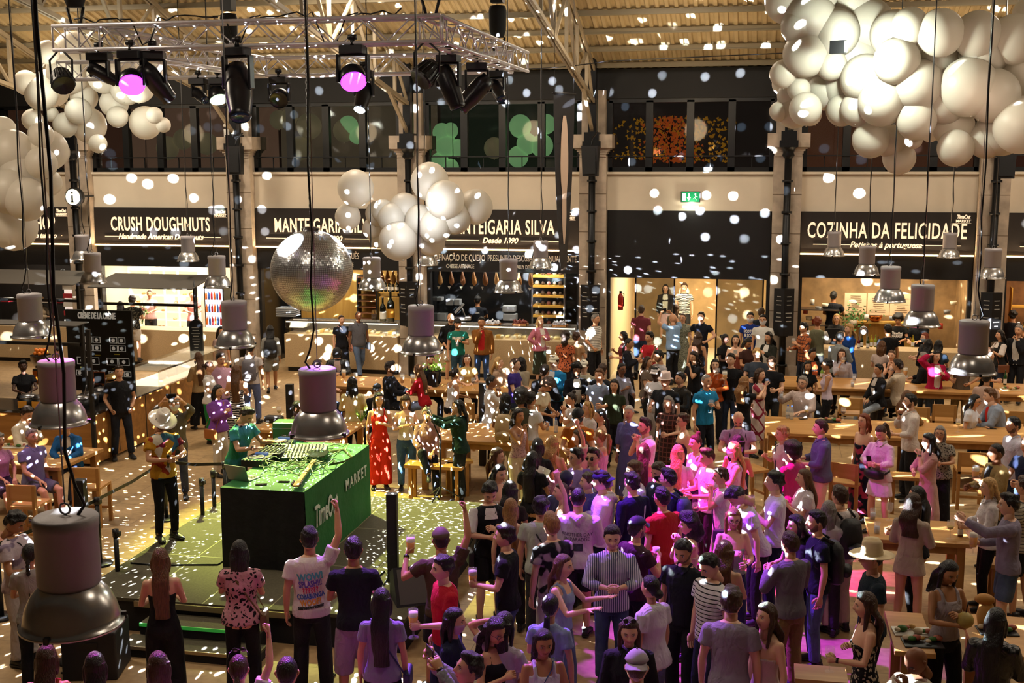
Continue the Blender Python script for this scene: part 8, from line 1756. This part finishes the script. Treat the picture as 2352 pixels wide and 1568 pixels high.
1535 909 1.68 -25 f | 1 md:g | fd | dress:#3a2420:plaid:#7a4a40 | skirt:.35 | | person with long grey hair and dark red plaid dress
1529 850 1.76 -30 m w=1.25 | 6 s:g | df | tee:#17181c | jeans:#2a2c34 | fed:#e0c8c0:#4a3a34 | stout person in pale trilby and black tee
1506 841 1.70 -30 f w=1.1 | 5 s2:k | zf | tee:#dcd2d0 | skirt:#d8ccc8:.2 | cap:#e8dcd8 gl | person in white cap and white dress laughing
1563 853 1.74 -50 m | 2 s:k | ff | shirt:#2c261e | jeans:#1c1c22 | | person with dark hair and olive-black shirt
1623 858 1.80 40 m | 2 bz:g | zd | polo:#1f7fae | jeans:#161a26 | wine:l wat:l | person with shaved head and turquoise polo holding red wine
1643 823 1.70 0 f | 1 lg:k | cm | long:#c0561f | jeans:#1c1c22 | wine:r | person in orange sweater drinking
1679 810 1.80 -20 m | 1 s:k | dg | tee:#121216 | jeans:#2a3448 | beer:r | person in black tee with small white logo holding a beer
1710 864 1.68 140 f | 1 wv:l | fT | tee:#121216 | jeans:#15151a | | blonde person in black stretching an arm to toast
1746 845 1.70 60 f | 1 md:b | dm | dress:#d8c0b8:grid:#8a2438 | skirt:.35 | | person in white dress with red diamond lattice
1771 821 1.74 -10 m p=30 | 1 s2:b | ff | tee:#15151a | jeans:#222 | | person with brown mop of hair looking down by the pier
1739 800 1.74 0 m p=20 | 1 s2:y | ff | tee:#3c4450 | jeans:#222 | | person with fair fringe and slate tee
1722 777 1.68 40 f p=30 | 3 bob:k | ff | tee:#3a1f18 | jeans:#222 | | person with dark fringe and brown off-shoulder top
1766 762 1.68 -40 f | 2 wv:k | gf | jkt:#23241c | jeans:#222 | | person with long dark curls and a lit face near the pier
1753 721 1.80 -8 m Y=29.5 | 2 s:k | dd | tee:#dcdad2 | jeans:#222838 | mk gl | person in white tee with mask and glasses by the entrance pier
1724 716 1.78 -5 m Y=29.9 | 2 s:k | dd | tee:#15307a | jeans:#222838 | mk | person in blue printed tee with white mask
1749 706 1.74 160 m Y=31 | 2 s:b | dd | tee:#1c2430 | jeans:#222 | | person in dark tee behind the two masked ones
1667 766 1.66 50 f p=10 | 5 bn:k | ff | tee:#121214 | jeans:#222 | gl | person with bun and glasses in a black tee leaning in
1690 768 1.66 0 f | 1 bob:k | gf | strap:#a85a48 | jeans:#222 | ph:l:#e0dcd8 | person with red lips taking a selfie
1611 715 1.80 -20 m | 1 s:k | hh | polo:#111522 | jeans:#222838 | | person in navy polo with hands on hips
1569 718 1.68 -20 f Y=30.4 | 1 lp:b | dd | dress:#8a8a78:leo:#4a5040 | skirt:.12 | gl | person with glasses and patterned green-grey dress
1546 719 1.78 -140 m w=1.15 | 2 no:g | UU | tee:#8fb0d8 | tr:#17181c | ph:l:land:1 | bald person in light blue tee filming with a raised phone
1473 700 1.80 172 m Y=31 | 1 s:b | dd | polo:#74323c | jeans:#2a3a58 | | person in maroon polo walking out at the entrance, seen from behind
1552 697 1.66 172 f Y=31.4 | 2 xl:c | ff | tee:#c8b8a8 | skirt:#b8b0a0:.2 | | person with long brown hair behind the bald one filming
1529 652 1.68 -3 f Y=35 | 1 lg:k | dd | jkt:#121218::#e0e0cc | skirt:#d8b4b4:.5 | gl | person in black bomber jacket coming in through the entrance
1572 649 1.78 -3 m Y=35 | 1 s2:b | dd | tee:#1c1a18:zebra:#e8e2d4 | shorts:#222 | | person in bold black and white patterned tee at the entrance
1603 762 1.70 172 f | 2 wv:b | dd | halter:#1c1824 | skirt:#14141e:.3 | | person with wavy hair and bare back before the navy polo
1594 807 1.66 -40 f | 2 wv:d | mf | tee:#14141a | jeans:#222 | | person with long brown hair and hand at her ear
1492 761 1.76 -50 m | 2 s2:k | ff | tee:#b02028 | shorts:#b8a890 | | person in red tee with a white-lit face
1511 803 1.76 -60 m p=10 | 2 s:k | ff | tee:#b8b0b0 | jeans:#222 | bd | person with dark hair leaning close to a long-haired one
1487 818 1.64 70 f | 2 xl:b | uf | tee:#6a5a4c | jeans:#222 | | person with long brown hair embracing the dark-haired one
1432 760 1.66 -80 f | 3 lg:k | fg | tee:#6a2a2c | jeans:#333 | wine:l | person with long black hair holding red wine by the entrance
1445 776 1.70 70 f | 3 lp:k | dg | jkt:#14151e | tr:#15151a | bag:#141416:l | person in black jacket clapping her hands by the entrance
1847 740 1.76 -60 m Y=28.8 | 2 s2:k | gf | shirt:#b8683a:plaid:#3a2a30 | jeans:#222838 | white:l | person in orange plaid shirt by the kitchen pier
1878 727 1.78 175 m Y=29.2 | 2 s2:r | ff | vest:#6a6a52::#c8c4b8 | tr:#222 | | person in olive waistcoat at the kitchen counter, seen from behind
1922 720 1.66 -5 f Y=31 | 1 lg:y | tt | tee:#2a2a2a | tr:#222 | gl | blonde cashier with glasses behind the black till screen
1951 743 1.72 -60 f Y=28.9 | 1 wv:y | ff | ldress:#103c80 | skirt:.3 | | person in deep blue dress with wavy blonde hair
1930 762 1.76 150 m | 2 s2:k | ff | shirt:#8d9494 | jeans:#222 | | person with dark hair and grey denim jacket beside the blue dress
1934 800 1.68 -3 f | 1 lf:b | dmt | shirt:#b8b0b8 | jeans:#333 | white:r | seated person drinking at the kitchen-side table
1866 800 1.66 40 f | 3 s2:k | fft | jkt:#1a1718::#c05a30 | tr:#222 | sgh | seated person with sunglasses on her dark hair by the pier
1855 828 1.60 20 f | 3 lf:k | fft | tee:#141416 | tr:#222 | pin | seated person with gold hair clip in black
1900 823 1.70 -85 f | 3 cu:k | fd | tank:#d8c4d4 | tr:#131316 | wat:l | person with dark curly hair and white tank top standing at the table
1845 862 1.78 -25 m w=1.1 | 1 s:g | tbt | shirt:#cdb8b0 | jeans:#222838 | gl bd tum:r | bearded seated person in white shirt and glasses toasting
2019 835 1.66 -60 f | 2 s:k | llt | jkt:#141417::#cfc6bc | jeans:#8a94a0 | | seated person in black with a cream scarf
2063 824 1.78 -115 m | 2 s:d | mtt | shirt:#cbbda8 | tr:#3a3430 | wine:l | seated person in loose cream shirt, turned away
2048 803 1.66 -10 f | 1 po:c | tmt | tank:#17171a | tr:#222 | | seated person in black top resting chin on hand
2026 782 1.66 165 f | 1 md:c | ff | tee:#cdbcb4 | jeans:#3a4658 | | person with shoulder-length hair and pinkish white tee at the counter
2040 743 1.82 -150 m | 3 s:k | dd | tee:#0f1014 | jeans:#15161c | | tall person in black tee with a small square print
2063 727 1.74 -5 m Y=31 p=15 | 3 af:k | tt | tee:#121212 | tr:#222 | | staff member with curly hair and round white logo tee
2108 748 1.76 -20 m Y=30.9 p=30 | 2 s:k | tt | shirt:#17181c | tr:#222 | | staff member in black shirt working behind the pendant lamp
1915 668 1.78 170 m Y=31.7 | 3 s:k | tt | tee:#14161e | tr:#222 | | cook in black tee at the back of the open kitchen
2125 763 1.64 -60 f | 1 bob:r | ff | tee:#222226 | jeans:#222 | mk:#9ab0c0 | person with red hair and blue mask at the counter
2133 778 1.66 165 f | 2 xl:k | ff | jkt:#121216 | jeans:#222 | | person with long black hair and black coat at the counter
2156 780 1.68 172 f | 2 xl:k | ff | tee:#2c3a46 | jeans:#222 | | person with straight dark hair and slate top at the counter
2151 804 1.70 30 f | 1 lg:k | ge | jkt:#b8184a::#d8c8c0 | jeans:#5a6c88 | | person in bright pink cardigan and pale ripped jeans, hand on head
2122 808 1.72 -100 m | 2 s:g | ftt | shirt:#131316 | tr:#222 | wine:l | seated grey-haired person in black holding a wine glass
2212 800 1.74 -10 m | 2 s:k | hf | tee:#6a6258 | tr:#a8906c | | person in beige trousers behind the large right-hand lamp
2272 800 1.72 60 m | 1 s2:b | df | tee:#15181c | jeans:#222 | | person in dark tee to the right of the large right-hand lamp
2241 905 1.66 75 f l=8 | 2 lg:k | tdt | tee:#dcdce4 | tr:#333 | gl | seated person with long black hair kissing the one in the grey jacket
2273 891 1.80 -75 m l=14 w=1.15 | 1 s2:c | ttt | jkt:#8b95a6::#bb2018 | jeans:#222838 | | seated person in grey jacket over red tee leaning into a kiss
2268 852 1.72 160 m | 3 s:k | fft | tee:#c8a898 | tr:#222 | | seated person in pinkish tee behind the kissing couple
2084 897 1.66 140 f | 2 wv:c | ttt | jkt:#8a6a40 | jeans:#333 | | seated person in tan coat behind the white collarless shirt
2298 757 1.68 -60 f Y=29 | 2 lg:k | gg | vest:#1c1a18::#d8ccc4 | jeans:#30384a | bag:#6a3a20:l | person in dark vest with brown bag at the right stall
2341 745 1.80 -20 m Y=29 | 2 s:g | md | jkt:#15151a::#cdc8c0 | tr:#15151a | | person in dark suit and white shirt at the right edge
2328 711 1.76 165 m Y=31.3 | 2 cu:k | ff | tee:#17171b | jeans:#222 | | person with dark curls and black tee at the right stall
1989 1360 1.70 -75 f | 1 wv:b | fz | sdress:#121014:floral:#c8bca4 | skirt:.4 | white:l wat:l | person in black floral sundress holding a wine glass
2091 1492 1.76 -40 m p=35 | 4 no:k | mtt | tee:#d8ccb8 | tr:#333 | | bald dark-skinned person with hand on chin at the bottom edge
2290 1395 1.70 172 f | 2 xl:k | ff | jkt:#0d0d10:leather | jeans:#15151a | | person with very long black hair and glossy leather jacket
'''
ROLE = {}
for ln in PEOPLE.strip().split('\n'):
    ln = ln.replace('tt t |', 'ttt |')
    c_ = person(ln)
    ROLE[c_['label']] = c_
flush()
# prints on garments: real lettering laid onto the cloth
def on_cloth(key, s, x, z, size, col, side=-1, xs=.7, shear=0, rot=0, bold=.004, ls=.9):
    c = next(v for k_, v in ROLE.items() if key in k_); o = c['top']; cu = bpy.data.curves.new('print', 'FONT'); cu.body = s; cu.size = size; cu.offset = bold; cu.shear = shear; cu.align_x = 'CENTER'; cu.align_y = 'CENTER'; cu.resolution_u = 2; cu.space_line = ls
    tmp = bpy.data.objects.new('print', cu); C.objects.link(tmp); bpy.context.view_layer.update(); me = bpy.data.meshes.new_from_object(tmp.evaluated_get(bpy.context.evaluated_depsgraph_get())); bpy.data.objects.remove(tmp)
    bv = BVHTree.FromPolygons([v.co[:] for v in o.data.vertices], [tuple(p.vertices) for p in o.data.polygons]); cr, sr = math.cos(rot), math.sin(rot)
    for v in me.vertices:
        u, w = v.co.x*xs, v.co.y; u, w = u*cr-w*sr, u*sr+w*cr; X_ = x+u*(1 if side < 0 else -1); Z_ = z+w; h_ = bv.ray_cast(Vector((X_, side*.6, Z_)), Vector((0, -side, 0)))
        v.co = (X_, (h_[0].y if h_[0] else side*.14)+side*.006, Z_)
    me.materials.append(mat('ink_'+col, col, .7)); p = bpy.data.objects.new('print', me); C.objects.link(p); p.parent = o
w_ = 'printed WOW!'
on_cloth(w_, 'WOW!', .0, 1.36, .105, '#4aa6b4', rot=.10, bold=.005, xs=.8); on_cloth(w_, 'SPLASH!!!', .0, 1.285, .095, '#5a3fb0', rot=.12, bold=.003, xs=.62); on_cloth(w_, '??????', .0, 1.215, .085, '#c8285a', rot=.12, bold=.003, xs=1.0)
on_cloth(w_, 'COBABUNGA', .0, 1.15, .075, '#2a50a8', rot=.12, bold=.003, xs=.62); on_cloth(w_, 'WOOF!', .0, 1.085, .085, '#d08a1c', rot=.12, bold=.003, xs=.75); on_cloth(w_, 'EVERYTHING WAS THOUGHT', .0, 1.035, .028, '#1a1a1a', rot=.1)
on_cloth('ANOTHER DAY', 'ANOTHER DAY\nIN PARADISE', 0, 1.28, .062, '#3a3440', xs=.85, bold=0)
on_cloth('white letters and dark backwards cap', 'FRANKLIN', 0, 1.30, .085, '#e8e2d4', side=1, xs=.72, bold=.006); on_cloth('white letters and dark backwards cap', 'MARSHALL', 0, 1.23, .05, '#e8e2d4', side=1)
on_cloth('blue printed tee', 'SCOTCH\n& SODA', 0, 1.28, .10, '#eceae4', side=1, xs=.72, bold=.004, ls=1.0)
on_cloth('round white logo tee', 'TimeOut\nMARKET', 0, 1.26, .085, '#eceae4', side=1, xs=.8, bold=.004)
on_cloth('small white logo', 'THE\nNORTH\nFACE', .09, 1.34, .028, '#e0e0e8', side=1)
on_cloth('violet tee and sunglasses', 'RESERVE', 0, 1.24, .075, '#e0d8ec', side=1)
on_cloth('black cap with a white letter', 'B', .0, 1.3, .12, '#dcdcdc', side=1)
on_cloth('in black cap and tee at the slicer', 'QUEIJARIA', 0, 1.32, .035, '#dcdcdc')
# print block on the pale hoodie, stripe on the football top
def patch(key, x0, x1, z0, z1, col, side=-1, nm='print'):
    c = next(v for k_, v in ROLE.items() if key in k_); o = c['top']; bv = BVHTree.FromPolygons([v.co[:] for v in o.data.vertices], [tuple(p.vertices) for p in o.data.polygons]); q = MB(); vs = []; n = 8
    for j in range(n+1):
        for i in range(n+1): X_ = x0+(x1-x0)*i/n; Z_ = z0+(z1-z0)*j/n; h_ = bv.ray_cast(Vector((X_, side*.6, Z_)), Vector((0, -side, 0))); vs.append((X_, (h_[0].y if h_[0] else side*.12)+side*.006, Z_))
    q.add(vs, [(j*(n+1)+i, j*(n+1)+i+1, (j+1)*(n+1)+i+1, (j+1)*(n+1)+i) for j in range(n) for i in range(n)], 0, True); q.build(nm, mat('patch_'+col, col, .8, noise=(25, .5)), o)
patch('ANOTHER DAY', -.09, .07, 1.11, 1.20, '#3c4448')
patch('football top', .09, .13, .95, 1.38, '#dcd8e4', nm='stripe')
# curves used for lettering become plain meshes
for o in [o for o in S.objects if o.type == 'FONT']:
    me = bpy.data.meshes.new_from_object(o.evaluated_get(bpy.context.evaluated_depsgraph_get())); n = bpy.data.objects.new(o.name, me); nm = o.name; C.objects.link(n)
    n.parent = o.parent; n.location = o.location; n.rotation_euler = o.rotation_euler; n.scale = o.scale
    for k_ in ('label', 'category', 'group', 'kind'):
        if k_ in o: n[k_] = o[k_]
    bpy.data.objects.remove(o); n.name = nm.split('.')[0]
